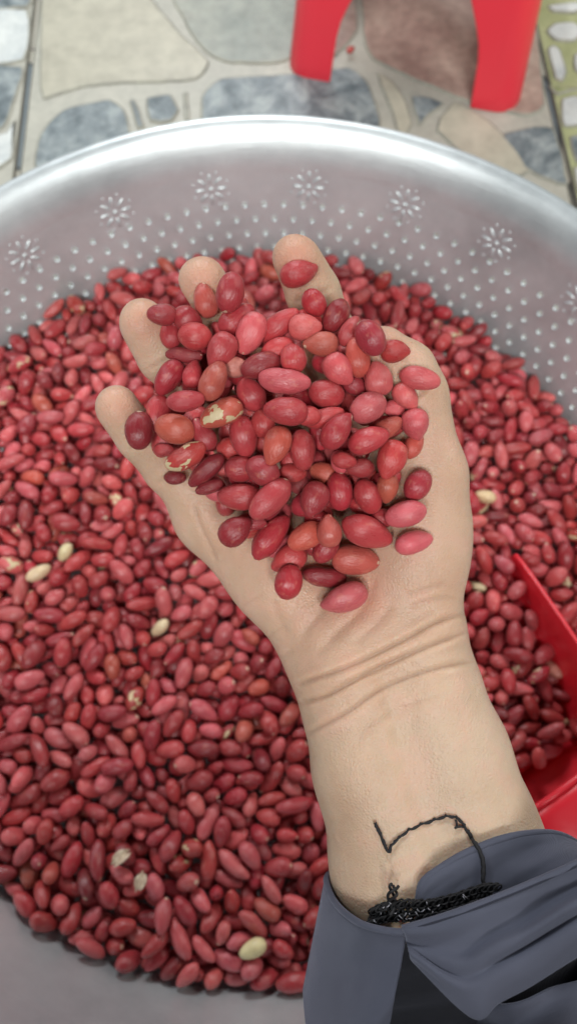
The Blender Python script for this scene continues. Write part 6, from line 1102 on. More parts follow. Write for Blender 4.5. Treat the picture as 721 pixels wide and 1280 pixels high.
# ================= floor of printed stone tiles
STONE = {
 'cream': m_stone('cream_stone', [(.25, (.36, .35, .28)), (.6, (.46, .45, .36)), (.8, (.40, .38, .30))], 7, .0006, .45, .4),
 'blue': m_stone('blue_grey_stone', [(.36, (.09, .12, .13)), (.48, (.18, .22, .235)), (.62, (.33, .38, .38))], 34, .0012, .5, .6),
 'brown': m_stone('brown_stone', [(.3, (.26, .17, .145)), (.5, (.40, .30, .25)), (.7, (.52, .43, .36))], 11, .0009, .45, .55),
 'green': m_stone('olive_stone', [(.3, (.22, .25, .22)), (.55, (.33, .35, .30)), (.75, (.40, .34, .30))], 8, .0008, .45, .5),
 'white': m_stone('pale_blue_stone', [(.3, (.42, .47, .48)), (.6, (.62, .66, .64))], 24, .0006, .45, .3),
 'moss': m_stone('moss_stone', [(.3, (.20, .24, .10)), (.6, (.36, .40, .21))], 20, .0006, .5, .3)}
EDGE = m_stone('stone_edge', [(.3, (.20, .205, .18)), (.7, (.38, .38, .31))], 30, .0005, .7)
JOINT = m_stone('tile_joint', [(.25, (.33, .335, .29)), (.6, (.43, .43, .37)), (.8, (.36, .36, .30))], 12, .0006, .5, .3)
JOINTG = m_stone('mossy_tile_joint', [(.25, (.24, .28, .12)), (.6, (.40, .43, .24)), (.8, (.34, .37, .2))], 20, .0006, .5, .3)
GROUT = m_stone('grout', [(.3, (.09, .09, .075)), (.7, (.17, .165, .13))], 40, .0008, .8)
def m_far_floor():
    m, nt, b = mat('stone_pattern_floor')
    tc = N(nt, 'ShaderNodeTexCoord')
    v = N(nt, 'ShaderNodeTexVoronoi', feature='DISTANCE_TO_EDGE', i_Scale=7.0); nt.links.new(tc.outputs['Object'], v.inputs['Vector'])
    c = N(nt, 'ShaderNodeTexVoronoi', i_Scale=7.0); nt.links.new(tc.outputs['Object'], c.inputs['Vector'])
    sp = N(nt, 'ShaderNodeSeparateColor'); nt.links.new(c.outputs['Color'], sp.inputs[0])
    n = N(nt, 'ShaderNodeTexNoise', i_Scale=24.0, i_Detail=6.0); nt.links.new(tc.outputs['Object'], n.inputs['Vector'])
    k = ramp(nt, [(0, (.15, .20, .23)), (.35, (.50, .48, .40)), (.62, (.40, .30, .25)), (.85, (.32, .34, .30))], sp.outputs[0], 'CONSTANT')
    j = ramp(nt, [(.045, (1, 1, 1)), (.05, (.0, .0, .0)), (.065, (0, 0, 0)), (.07, (1, 1, 1))], v.outputs[0])
    jt = mth(nt, 'LESS_THAN', v.outputs[0], .05)
    cc = mixc(nt, jt, mixc(nt, mth(nt, 'MULTIPLY', n.outputs[0], .5), k.outputs[0], (.25, .26, .25)), (.46, .45, .38))
    nt.links.new(mixc(nt, .7, cc, j.outputs[0], 'MULTIPLY'), b.inputs['Base Color']); set_in(b, Roughness=.5)
    bump(nt, b, n.outputs[0], .001, .5)
    return m
def floor():
    f = MB().add([(-6, -5, -.004), (6, -5, -.004), (6, 8, -.004), (-6, 8, -.004)], [(0, 1, 2, 3)]).build('floor', m_far_floor(), smooth=False)
    f['kind'] = 'structure'
    # the tile corner lines in the world: one tile in the middle, others left and right of it
    def G(px, py): 
        p = on_plane(px, py, 0); return np.array([p[0], p[1]])
    gl0, gl1 = G(47, 0), G(22, 215); gr0, gr1 = G(664, 20), G(703, 190)
    def ext(a, b, y):   # point of line ab at world y
        t = (y - a[1]) / (b[1] - a[1]); return a + (b - a) * t
    ya, yb = .12, 1.5
    def slab(poly, mats, zt, name, par, inset=.0011, zb=None, jag=0.0, rng=None, fine=False):
        P = np.array(poly, float)
        if fine:      # rounded outline with small irregularities
            Q = np.r_[P, P[:1]]; m = len(P)
            S = []
            for i in range(m):
                a, b_, c, d = P[i - 1], P[i], P[(i + 1) % m], P[(i + 2) % m]
                L = max(2, int(np.linalg.norm(c - b_) / .008))
                for k in range(L):
                    u = k / L
                    q = .5 * ((2 * b_) + (c - a) * u + (2 * a - 5 * b_ + 4 * c - d) * u * u + (3 * b_ - a - 3 * c + d) * u**3)
                    lin = b_ + (c - b_) * u
                    q = q * .55 + lin * .45
                    S.append(q + np.array([rng.uniform(-1, 1), rng.uniform(-1, 1)]) * jag)
            P = np.array(S)
        ar = sum(P[i - 1][0] * P[i][1] - P[i][0] * P[i - 1][1] for i in range(len(P)))
        if ar < 0: P = P[::-1]
        n = len(P); c = P.mean(0)
        T = np.roll(P, -1, 0) - np.roll(P, 1, 0); T /= np.linalg.norm(T, axis=1)[:, None] + 1e-9
        nor = np.stack([T[:, 1], -T[:, 0]], 1)
        rings = [(P + nor * 0, zb if zb is not None else zt - .003), (P + nor * 0, zt - .0009), (P - nor * inset, zt - .0002), (P - nor * inset * 1.8, zt)]
        V = []; F = []; 
        for R, z in rings: V += [(p[0], p[1], z) for p in R]
        mb = MB()
        for k in range(3):
            for i in range(n):
                j = (i + 1) % n
                F.append((k * n + i, k * n + j, (k + 1) * n + j, (k + 1) * n + i))
        mb.add(V, F, 1); mb.add([(p[0], p[1], zt) for p in rings[3][0]], [tuple(range(n))], 0)
        return mb.build(name, mats, par, smooth=False)
    g = .0022
    def tile(x0a, x1a, x0b, x1b, y0, y1, mj, z=.0):
        return slab([x0b, x1b, x1a, x0a], [mj, GROUT], z, 'floor_tile', f, .0012)
    # middle tile, its left and right neighbours
    ma, mb_ = ext(gl0, gl1, ya) + (g, 0), ext(gr0, gr1, ya) - (g, 0)
    mc, md = ext(gl0, gl1, yb) + (g, 0), ext(gr0, gr1, yb) - (g, 0)
    slab([ma, mb_, md, mc], [JOINT, GROUT], 0, 'floor_tile', f, .0012)
    slab([ma - (.6, 0), ma - (2 * g, 0), mc - (2 * g, 0), mc - (.6, 0)], [JOINT, GROUT], 0, 'floor_tile', f, .0012)
    slab([mb_ + (2 * g, 0), mb_ + (.6, 0), md + (.6, 0), md + (2 * g, 0)], [JOINTG, GROUT], 0, 'floor_tile', f, .0012)
    rng = random.Random(4)
    stones = [
     ('cream', [(60, -60), (160, -70), (192, 0), (226, 42), (262, 78), (246, 100), (200, 104), (150, 105), (100, 111), (62, 123), (50, 112)]),
     ('blue', [(46, 215), (50, 170), (78, 138), (138, 125), (156, 138), (164, 168), (140, 230)]),
     ('blue', [(162, 128), (170, 126), (181, 158), (172, 162)]),
     ('blue', [(183, 124), (214, 119), (224, 138), (214, 153), (188, 153)]),
     ('green', [(229, 118), (235, 118), (237, 150), (230, 150)]),
     ('blue', [(252, 122), (276, 99), (330, 96), (380, 92), (438, 86), (462, 108), (476, 158), (440, 190), (300, 190), (254, 170)]),
     ('green', [(206, -40), (372, -50), (366, 72), (292, 80), (262, 70), (238, 42)]),
     ('brown', [(380, -50), (436, -40), (446, 10), (447, 40), (420, 70), (372, 78)]),
     ('brown', [(462, -50), (650, -60), (668, 20), (677, 95), (680, 132), (662, 146), (600, 134), (545, 113), (468, 77), (452, 40)]),
     ('cream', [(470, 92), (492, 104), (508, 130), (515, 156), (500, 176), (488, 140)]),
     ('blue', [(512, 122), (536, 122), (556, 130), (536, 146), (524, 158)]),
     ('cream', [(566, 128), (596, 142), (628, 168), (660, 215), (620, 225), (545, 165)]),
     ('blue', [(626, 172), (640, 164), (690, 160), (708, 232), (668, 220), (640, 202)]),
     # left neighbour
     ('blue', [(-60, -20), (34, -20), (36, 10), (-60, 15)]),
     ('white', [(-60, 18), (35, 14), (31, 76), (-60, 82)]),
     ('blue', [(-60, 88), (30, 84), (22, 118), (6, 160), (-60, 178)]),
     ('white', [(-40, 182), (8, 166), (20, 150), (16, 200), (-40, 230)]),
     # right neighbour, small pebbles in moss
     ('white', [(684, 8), (716, 4), (740, 8), (716, 18), (690, 16)]),
     ('white', [(681, 40), (692, 30), (716, 29), (732, 40), (716, 54), (694, 52)]),
     ('white', [(683, 64), (690, 58), (700, 64), (708, 92), (702, 104), (692, 98)]),
     ('white', [(716, 70), (732, 62), (744, 80), (728, 96), (716, 88)]),
     ('white', [(700, 124), (740, 121), (744, 152), (704, 160)]),
     ('moss', [(684, 108), (708, 110), (724, 112), (696, 120)]),
     ('blue', [(711, 172), (738, 168), (744, 196), (720, 204)]),
     ('white', [(716, 210), (744, 206), (748, 240), (724, 244)]),
    ]
    for kind, pl in stones:
        o = slab([G(*p) for p in pl], [STONE[kind], EDGE], .0016 + rng.uniform(0, .0006), 'paving_stone', f, .0012, zb=.0002, jag=.0006, rng=rng, fine=True)
floor()
# ================= the perforated aluminium basin
def wall_r(z): return .2375 + (z - .109) * .30
def basin():
    root = empty('colander_basin', (BC[0], BC[1], .004))
    tag(root, 'wide shallow aluminium colander basin with punched holes, full of peanuts on the tiled floor', 'colander')
    z0 = root.location.z
    NS = 116; NV = NS * 2
    mb = MB()
    def ring(r, z, off=0.0, n=NV): return [(r * math.cos(2 * math.pi * (j + off) / n), r * math.sin(2 * math.pi * (j + off) / n), z - z0) for j in range(n)]
    # punched rows
    rows = 9; dz = .0106; ztop = .1515
    prev = None
    def band(A_, B_, mb=mb, n=NV):
        mb.add(A_ + B_, [(j, (j + 1) % n, n + (j + 1) % n, n + j) for j in range(n)])
    for k in range(rows):
        zc = ztop - dz * (k + .5); V = []; F = []
        base = 0
        V += ring(wall_r(zc - dz / 2), zc - dz / 2) + ring(wall_r(zc + dz / 2), zc + dz / 2) + ring(wall_r(zc), zc)
        lo_, hi_, mi_ = 0, NV, 2 * NV
        for c in range(NS):
            j = 2 * c + (k % 2); a = 2 * math.pi * (j + 1) / NV
            if math.sin(a) < -.30:      # the near side of this wall is not punched
                for q in (0, 1):
                    for (b0, b1) in ((lo_, mi_), (mi_, hi_)):
                        F.append((b0 + (j + q) % NV, b0 + (j + q + 1) % NV, b1 + (j + q + 1) % NV, b1 + (j + q) % NV))
                continue
            border = [lo_ + j % NV, lo_ + (j + 1) % NV, lo_ + (j + 2) % NV, mi_ + (j + 2) % NV, hi_ + (j + 2) % NV, hi_ + (j + 1) % NV, hi_ + j % NV, mi_ + j % NV]
            rr = .0020
            rings3 = []
            for (q, dep) in ((1.9, .0), (1.5, .0), (1.2, -.0005), (1.0, -.0001), (.95, .0016)):
                ids = []
                for t in range(8):
                    th = [-3, -2, -1, 0, 1, 2, 3, 4][t] * math.pi / 4
                    u = rr * q * math.cos(th); v = rr * q * math.sin(th)
                    z = zc + v; r = wall_r(z) + dep; aa = a + u / r
                    ids.append(len(V)); V.append((r * math.cos(aa), r * math.sin(aa), z - z0))
                rings3.append(ids)
            seqs = [border] + rings3
            for A_, B_ in zip(seqs[:-1], seqs[1:]):
                for t in range(8): F.append((A_[t], A_[(t + 1) % 8], B_[(t + 1) % 8], B_[t]))
        mb.add(V, F)
    zb = ztop - dz * rows
    zs = [ztop + (0.168 - ztop) * i / 3 for i in range(4)]
    for i in range(3): band(ring(wall_r(zs[i]), zs[i]), ring(wall_r(zs[i + 1]), zs[i + 1]))
    low = [(wall_r(zb), zb), (.219, .040), (.210, .024), (.196, .013), (.175, .008), (.10, .006), (.02, .006)]
    for (r0, a0), (r1, a1) in zip(low[:-1], low[1:]): band(ring(r1, a1), ring(r0, a0))
    body = mb.build('basin_wall', ALU, root)
    # rolled lip
    lip = MB()
    w = wall_r(.168)
    prof = [(w, .168), (w + .0016, .1745), (w + .0042, .1810), (w + .0080, .1870), (w + .0122, .1915), (w + .0165, .1942), (w + .0202, .1945), (w + .0226, .1922), (w + .0230, .1885), (w + .0212, .1858), (w + .0180, .1862)]
    rng = random.Random(8)
    wob = [rng.uniform(0, 6.28) for _ in range(4)]
    for (r0, a0), (r1, a1) in zip(prof[:-1], prof[1:]):
        R = []
        for r, z in ((r0, a0), (r1, a1)):
            q = max(0, (z - .168) / .03)
            R.append([((r + q * .0006 * math.sin(3 * t + wob[0])) * math.cos(t), (r + q * .0005 * math.sin(5 * t + wob[1])) * math.sin(t), z - z0 + q * .0007 * math.sin(4 * t + wob[2])) for t in [2 * math.pi * j / NV for j in range(NV)]])
        band(R[0], R[1], lip)
    l = lip.build('rolled_lip', ALU, root)
    for o in (body, l):
        bm = bmesh.new(); bm.from_mesh(o.data); bmesh.ops.remove_doubles(bm, verts=bm.verts, dist=.00002); bmesh.ops.recalc_face_normals(bm, faces=bm.faces); bm.to_mesh(o.data); bm.free()
        o.data.polygons.foreach_set('use_smooth', [True] * len(o.data.polygons))
    # embossed daisies, 24 round the wall above the holes
    fb = MB()
    def bead(mb, cx, cy, lx, ly, h, ang):
        V = []; F = []; nr, ns = 3, 8
        for i in range(nr + 1):
            ph = math.pi / 2 * i / nr
            for j in range(ns):
                th = 2 * math.pi * j / ns
                u, v = lx * math.cos(ph) * math.cos(th), ly * math.cos(ph) * math.sin(th)
                V.append((cx + u * math.cos(ang) - v * math.sin(ang), cy + u * math.sin(ang) + v * math.cos(ang), h * math.sin(ph) - .0002))
        for i in range(nr):
            for j in range(ns): F.append((i * ns + j, i * ns + (j + 1) % ns, (i + 1) * ns + (j + 1) % ns, (i + 1) * ns + j))
        mb.add(V, F)
    for p in range(8):
        a = 2 * math.pi * p / 8
        bead(fb, .0062 * math.cos(a), .0062 * math.sin(a), .0034, .0011, .0011, a)
        bead(fb, .0104 * math.cos(a + .39), .0104 * math.sin(a + .39), .0009, .0009, .0008, 0)
    bead(fb, 0, 0, .0016, .0016, .0011, 0)
    fl = fb.build('embossed_flower', ALU, root)
    slope = math.atan(.30)
    zf = .1590
    for i in range(24):
        if math.sin(math.radians(66.5 + 15 * i)) < -.30: continue
        o = fl if i == 0 else fl.copy()
        if i: COL.objects.link(o); o.parent = root
        t = math.radians(66.5 + 15 * i); r = wall_r(zf)
        inw = Vector((-math.cos(t) * math.cos(slope), -math.sin(t) * math.cos(slope), math.sin(slope)))
        tx = Vector((-math.sin(t), math.cos(t), 0)); ty = inw.cross(tx)
        o.matrix_basis = Matrix([[tx[k] * 1.2, ty[k] * 1.2, inw[k] * 1.2, (r * math.cos(t), r * math.sin(t), zf - z0)[k]] for k in range(3)] + [[0, 0, 0, 1]])
basin()
# ================= the red scoop
SC0 = on_plane(645, 692, .108); SC0[2] = float(heap_z(SC0[0], SC0[1])) + .004
SCB = on_plane(786, 903, .148)
_b = SCB - SC0; _b[2] = 0; SCL = float(np.linalg.norm(_b)); _b /= SCL
_l = np.array([_b[1], -_b[0], 0.0])
if to_px(SC0 + _l * .05)[0] > 645: _l = -_l
def scoop_pt(s, lat, z): return SC0 + _b * (s + .25 * lat * max(0, min(1, s / SCL))) + _l * lat + np.array([0, 0, z])
def scoop_top(s):
    u = max(0, min(1, s / SCL)); return .001 + .044 * u**.85
SW = .092
def scoop_section(s, n=25):
    """right lip, down the right wall, the floor, up the left wall"""
    t = scoop_top(s); P = []
    for i in range(n):
        a = math.pi * i / (n - 1)
        x = -math.cos(a); y = math.sin(a)
        lat = SW / 2 + SW / 2 * math.copysign(abs(x)**.42, x)
        P.append((lat, t - (t + .034) * y**.6))
    return P
def scoop():
    root = empty('scoop', tuple(SC0))
    tag(root, 'bright red plastic scoop with pointed side wall pushed into the peanuts right of the wrist', 'scoop')
    org = np.array(SC0)
    mb = MB(); S = [SCL * (i / 22) for i in range(23)]
    V = []; n = 25
    for s in S:
        for lat, z in scoop_section(s, n): V.append(scoop_pt(s, lat, z) - org)
    F = [(i * n + j, i * n + j + 1, (i + 1) * n + j + 1, (i + 1) * n + j) for i in range(len(S) - 1) for j in range(n - 1)]
    mb.add(V, F)
    bowl = mb.build('bowl', RED, root); mod(bowl, 'SOLIDIFY', thickness=.0024, offset=1.0); mod(bowl, 'BEVEL', width=.0007, segments=2, limit_method='ANGLE')
    # closed back: rounded hood that draws in towards the handle
    mb = MB(); m = 32; V = []
    for k in range(15):
        u = k / 14; s = SCL + .062 * math.sin(u * math.pi / 2)
        sc = math.cos(u * math.pi / 2)**.8 * .80 + .20
        for j in range(m):
            a = 2 * math.pi * j / m
            top = scoop_top(SCL); cz = top * .45
            lat = SW / 2 - (SW / 2 + .0012) * sc * math.copysign(abs(math.cos(a))**.8, math.cos(a))
            hz = (top + .020 - cz) if math.sin(a) > 0 else (cz + .034)
            V.append(scoop_pt(s, lat, cz + .012 * u + hz * sc * math.copysign(abs(math.sin(a))**.8, math.sin(a))) - org)
    F = [(i * m + j, i * m + (j + 1) % m, (i + 1) * m + (j + 1) % m, (i + 1) * m + j) for i in range(14) for j in range(m)]
    F.append(tuple(14 * m + j for j in range(m)))
    mb.add(V, F)
    hood = mb.build('hood', RED, root); mod(hood, 'SOLIDIFY', thickness=.0024, offset=-1)
    rim = MB().tube([scoop_pt(SCL, SW / 2 - (SW / 2 + .001) * math.copysign(abs(math.cos(a))**.8, math.cos(a)), scoop_top(SCL) * .45 + (scoop_top(SCL) * .55 + .020) * max(0, math.sin(a))**.8) - org for a in np.linspace(.05, math.pi - .05, 30)], .0017, 8)
    rim.build('hood_rim', RED, root)
    pts = spline([scoop_pt(SCL + .052, SW / 2, .028) - org, scoop_pt(SCL + .08, SW / 2, .038) - org, scoop_pt(SCL + .12, SW / 2, .052) - org, scoop_pt(SCL + .165, SW / 2, .064) - org], 16)
    MB().tube(pts, [.0165 - .0035 * math.sin(i / 15 * 3.1) for i in range(16)], 16).build('handle', RED, root)
scoop()
# ================= peanuts
def peanut_mesh(k, nu, nv, name, tint=True):
    V, L, F = peanut_verts(k, nu, nv)
    me = bpy.data.meshes.new(name); me.from_pydata([tuple(v) for v in V], [], F)
    me.materials.append(PEA); me.polygons.foreach_set('use_smooth', [True] * len(F))
    a = me.attributes.new('lp', 'FLOAT_VECTOR', 'POINT'); a.data.foreach_set('vector', L.ravel())
    c = me.attributes.new('tint', 'FLOAT_COLOR', 'POINT'); c.data.foreach_set('color', np.ones(len(V) * 4))
    me.update(); return me
SHADE = {'r': (.41, .044, .048), 'm': (.32, .031, .040), 'b': (.54, .098, .106), 'o': (.45, .085, .062), 'c': (.36, .024, .036),
         'd': (.21, .018, .024), 'p': (.55, .24, .17), 's': (.46, .085, .06), 'w': (.38, .04, .036), 'k': (.70, .60, .34)}
SHN = {'r': 'red', 'm': 'maroon', 'b': 'pinkish red', 'o': 'orange-brown', 'c': 'crimson', 'd': 'dark maroon', 'p': 'pale pink', 's': 'red', 'w': 'red'}
def var(rng, c, v=.16):
    f = 1 + rng.uniform(-v, v); return tuple(min(1, x * f * (1 + rng.uniform(-.08, .08))) for x in c)
FINE = [peanut_mesh(k, 18, 12, 'peanut') for k in range(8)]
MID = [peanut_mesh(k, 14, 9, 'peanut') for k in range(8)]
def hand_peanuts():
    rng = random.Random(2)
    tips = [(120, 'little'), (1, '')]
    for (x, y, z, ax, ay, az, a, b, sh, lev) in HN:
        c = np.array([x, y, z]) / 1000; w = to_world(c)
        d = ARM @ np.array([ax, ay, az]); d /= np.linalg.norm(d)
        if rng.random() < .5: d = -d
        ratio = a / b
        if sh == 'f': sh = rng.choice('rrrmbbc')
        cand = sorted(range(8), key=lambda k: abs(PV[k][0] / PV[k][1] - ratio) + rng.uniform(0, .25))[0]
        o = bpy.data.objects.new('peanut', FINE[cand]); COL.objects.link(o)
        up = Vector((rng.uniform(-1, 1), rng.uniform(-1, 1), rng.uniform(-1, 1)))
        X = Vector(d); Y = up.cross(X).normalized(); Z = X.cross(Y)
        sx = a / PV[cand][0]; sy = b / PV[cand][1]
        M = Matrix([[X[i] * sx, Y[i] * sy, Z[i] * sy, w[i]] for i in range(3)] + [[0, 0, 0, 1]])
        o.matrix_world = M
        col = tuple(min(1, q_ * 1.16) for q_ in var(rng, SHADE[sh], .12)); o.color = (*col, .3 if sh in 'sw' else 1.0)
        px, py, _ = to_px(w)
        shape = 'long' if ratio > 1.55 else ('round' if ratio < 1.25 else 'oval')
        size = 'small' if a < 5.2 else ('large' if a > 6.6 else 'mid-sized')
        if lev < 0:
            near = 'towards the fingertips' if py < 450 else ('towards the wrist' if py > 620 else ('on the little finger side' if px < 300 else ('on the thumb side' if px > 440 else 'at the middle')))
            lab = '%s %s %s peanut buried under others of the handful, %s' % (size, SHN[sh], shape, near); grp = 'peanuts buried in the heap on the palm'
        else:
            if py < 430: place = 'near the fingertips'
            elif py > 640: place = 'at the wrist side'
            elif px < 280: place = 'on the outer side'
            elif px > 465: place = 'on the thumb side'
            else: place = 'in the middle'
            lay = {0: 'half covered', 1: 'partly overlapped', 2: 'fully uncovered'}[lev]
            lab = '%s %s %s peanut %s, %s of the heap' % (size, SHN[sh], shape, lay, place)
            if sh in 'sw': lab = ('%s peanut with torn skin showing cream kernel, %s of the heap' % ('orange-brown' if sh == 's' else 'long red', place))
            grp = 'peanuts heaped in the hand'
        for (qx, qy, l) in SPECIAL:
            if abs(px - qx) < 9 and abs(py - qy) < 9 and lev > 0: lab = l
        tag(o, lab, 'peanut', grp)
SPECIAL = [(174, 539, 'dark red glossy peanut lying alone on the little finger'),
 (202, 393, 'small maroon peanut on the ring finger, leftmost at the top of the heap'),
 (372, 342, 'red oval peanut lying on the index finger, topmost of the heap'),
 (525, 473, 'long pinkish peanut lying alone on the thumb'),
 (432, 747, 'pinkish peanut nearest the wrist, lowest of the heap on the palm'),
 (361, 727, 'teardrop red peanut pointing up at the lower left edge of the heap'),
 (405, 721, 'long dark maroon peanut beside the lowest one near the wrist'),
 (522, 606, 'maroon pointed peanut alone at the right edge on the ball of the thumb'),
 (517, 678, 'pinkish pointed peanut at the lower right edge of the heap'),
 (293, 664, 'dark maroon peanut at the lower left edge of the heap'),
 (288, 365, 'maroon oval peanut leaning on the middle finger'),
 (257, 376, 'orange-brown peanut lying against the tip of the middle finger'),
 (336, 371, 'orange-brown peanut with split skin between middle and index fingers')]
hand_peanuts()
CREAM = [(45, 700, 'k'), (84, 698, 'k'), (190, 785, 'k'), (307, 1192, 'k'), (610, 638, 'k'), (602, 730, 'k'), (714, 652, 'w'), (105, 388, 'w'), (43, 752, 'w'), (171, 823, 'w'), (163, 885, 'w'), (217, 1088, 'w'), (244, 1070, 'w'), (690, 838, 'p'), (478, 352, 'w')]
def basin_peanuts():
    H = np.array(HEAP, float).reshape(-1, 8); n = len(H)
    P = H[:, :3] / 1e4; P[:, 2] += .004; P[:, :2] = BC + (P[:, :2] - BC) * 1.006; kind = H[:, 6].astype(int); sc = H[:, 7] / 100
    # peanuts the scoop has pushed aside
    rel = P - SC0; lat = rel @ _l; s = rel @ _b; s = s - .25 * lat * np.clip(s / SCL, 0, 1)
    keep = np.ones(n, bool)
    for i in np.where((s > -.01) & (s < SCL + .17) & (lat > -.012) & (lat < SW + .012))[0]:
        if s[i] >= SCL - .004: 
            if s[i] < SCL + .07: keep[i] = False
            continue
        if s[i] < 0: continue
        sec = scoop_section(s[i]); q = min(math.hypot(lat[i] - a, rel[i, 2] - b) for a, b in sec)
        if q < .0045: keep[i] = False
    rng = random.Random(11)
    px, py, dd = to_px(P)
    order = np.argsort(dd)
    single = {}
    for (x, y, what) in CREAM:
        q = np.hypot(px - x, py - y) - (P[:, 2] - heap_z(P[:, 0], P[:, 1])) * 1500
        q[~keep] = 1e9
        i = int(np.argmin(q)); single[i] = what
    def hidden(x, y):
        # behind the hand, wrist or sleeve
        l = np.interp(y, [480, 550, 620, 700, 790, 850, 930, 1110, 1240, 1290], [120, 150, 203, 266, 330, 366, 372, 412, 385, 385]); r = np.interp(y, [300, 405, 465, 570, 760, 850, 1040], [410, 480, 550, 576, 578, 600, 690])
        return y > 480 and l + 8 < x < r - 8
    for i in order:
        if len(single) >= 168: break
        if not keep[i] or i in single: continue
        if not (8 < px[i] < 713 and 8 < py[i] < 1272) or hidden(px[i], py[i]): continue
        if P[i, 2] < heap_z(P[i, 0], P[i, 1]) - .0105: continue
        single[int(i)] = None
    pick = 'rrrrrrrrbbbbbbbbbmmmmmoccd'
    VV = []; LL = []; TT = []; FF = []; off = 0
    geo = {k: peanut_verts(k, 14, 9) for k in range(8)}
    fa = {k: np.array([f if len(f) == 4 else (*f, -1) for f in geo[k][2]]) for k in range(8)}
    for i in range(n):
        if not keep[i]: continue
        k = int(kind[i]); rot = Matrix.Rotation(math.radians(H[i, 3]), 3, 'Z') @ Matrix.Rotation(-math.radians(H[i, 4]), 3, 'Y') @ Matrix.Rotation(math.radians(H[i, 5]), 3, 'X'); q = rot.to_quaternion(); R = np.array(rot)
        sh = rng.choice(pick); col = var(rng, SHADE[sh], .18)
        if i in single:
            sp = single[i]
            o = bpy.data.objects.new('peanut', MID[k]); COL.objects.link(o)
            o.location = tuple(P[i]); o.rotation_mode = 'QUATERNION'; o.rotation_quaternion = q; o.scale = tuple(q_ * sc[i] * (.84 if sp == 'k' else 1) for q_ in (1.0, .93, .93))
            x, y = px[i], py[i]
            ratio = PV[k][0] / PV[k][1]; shape = 'long' if ratio > 1.7 else ('round' if ratio < 1.4 else 'oval')
            if y > 1130: place = 'by the near rim, %s' % ('far left' if x < 140 else 'centre')
            elif y < 450: place = 'near the far wall of the basin'
            elif x > 570: place = 'right of the wrist by the red scoop'
            elif x > 300 and y > 900: place = 'in the shade beside the forearm and sleeve'
            elif x < 110: place = 'at the left edge, %s' % ('upper part' if y < 800 else 'lower part')
            elif y < 640: place = 'left of the little finger'
            elif y < 800: place = 'left of the palm'
            elif y < 950: place = 'left of the wrist'
            elif x < 220: place = 'near the pale husk flakes'
            else: place = 'left of the bare forearm'
            if sp == 'k':
                c = var(rng, SHADE['k'], .06); o.color = (*c, 1)
                tag(o, 'bare cream peanut kernel without red skin %s' % place, 'peanut', 'skinned peanuts in the basin')
            elif sp in ('w', 'p'):
                o.color = (*var(rng, SHADE[sp], .1), .3 if sp == 'w' else 1)
                tag(o, ('red peanut with patches of cream kernel showing, %s' if sp == 'w' else 'pale pink peanut lying against the red scoop, %s') % place, 'peanut', 'peanuts lying nearest in the basin')
            else:
                o.color = (*col, 1)
                tag(o, '%s %s peanut in the basin, %s' % (SHN[sh], shape, place), 'peanut', 'peanuts lying nearest in the basin')
            continue
        V = (geo[k][0] * np.array([1.0, .93, .93])) @ R.T * sc[i] + P[i]
        VV.append(V); LL.append(geo[k][1]); TT.append(np.tile((*col, .3 if rng.random() < .03 else 1.0), (len(V), 1)))
        f = fa[k].copy(); f[f >= 0] += off; FF.append(f); off += len(V)
    V = np.concatenate(VV); F = np.concatenate(FF)
    quad = F[F[:, 3] >= 0]; trif = F[F[:, 3] < 0][:, :3]
    me = bpy.data.meshes.new('peanut_bulk')
    me.vertices.add(len(V)); me.vertices.foreach_set('co', V.ravel())
    nl = quad.size + trif.size; me.loops.add(nl); me.loops.foreach_set('vertex_index', np.r_[quad.ravel(), trif.ravel()])
    me.polygons.add(len(quad) + len(trif))
    me.polygons.foreach_set('loop_start', np.r_[np.arange(len(quad)) * 4, quad.size + np.arange(len(trif)) * 3])
    me.polygons.foreach_set('loop_total', np.r_[np.full(len(quad), 4), np.full(len(trif), 3)])
    me.update(calc_edges=True); me.polygons.foreach_set('use_smooth', [True] * len(me.polygons))
    a = me.attributes.new('lp', 'FLOAT_VECTOR', 'POINT'); a.data.foreach_set('vector', np.concatenate(LL).ravel())
    c = me.attributes.new('tint', 'FLOAT_COLOR', 'POINT'); c.data.foreach_set('color', np.concatenate(TT).ravel())
    me.materials.append(PEA)
    o = bpy.data.objects.new('peanut_bulk', me); COL.objects.link(o)
    tag(o, 'mass of small red-skinned raw peanuts filling the aluminium basin', 'peanuts', None, 'stuff')
basin_peanuts()
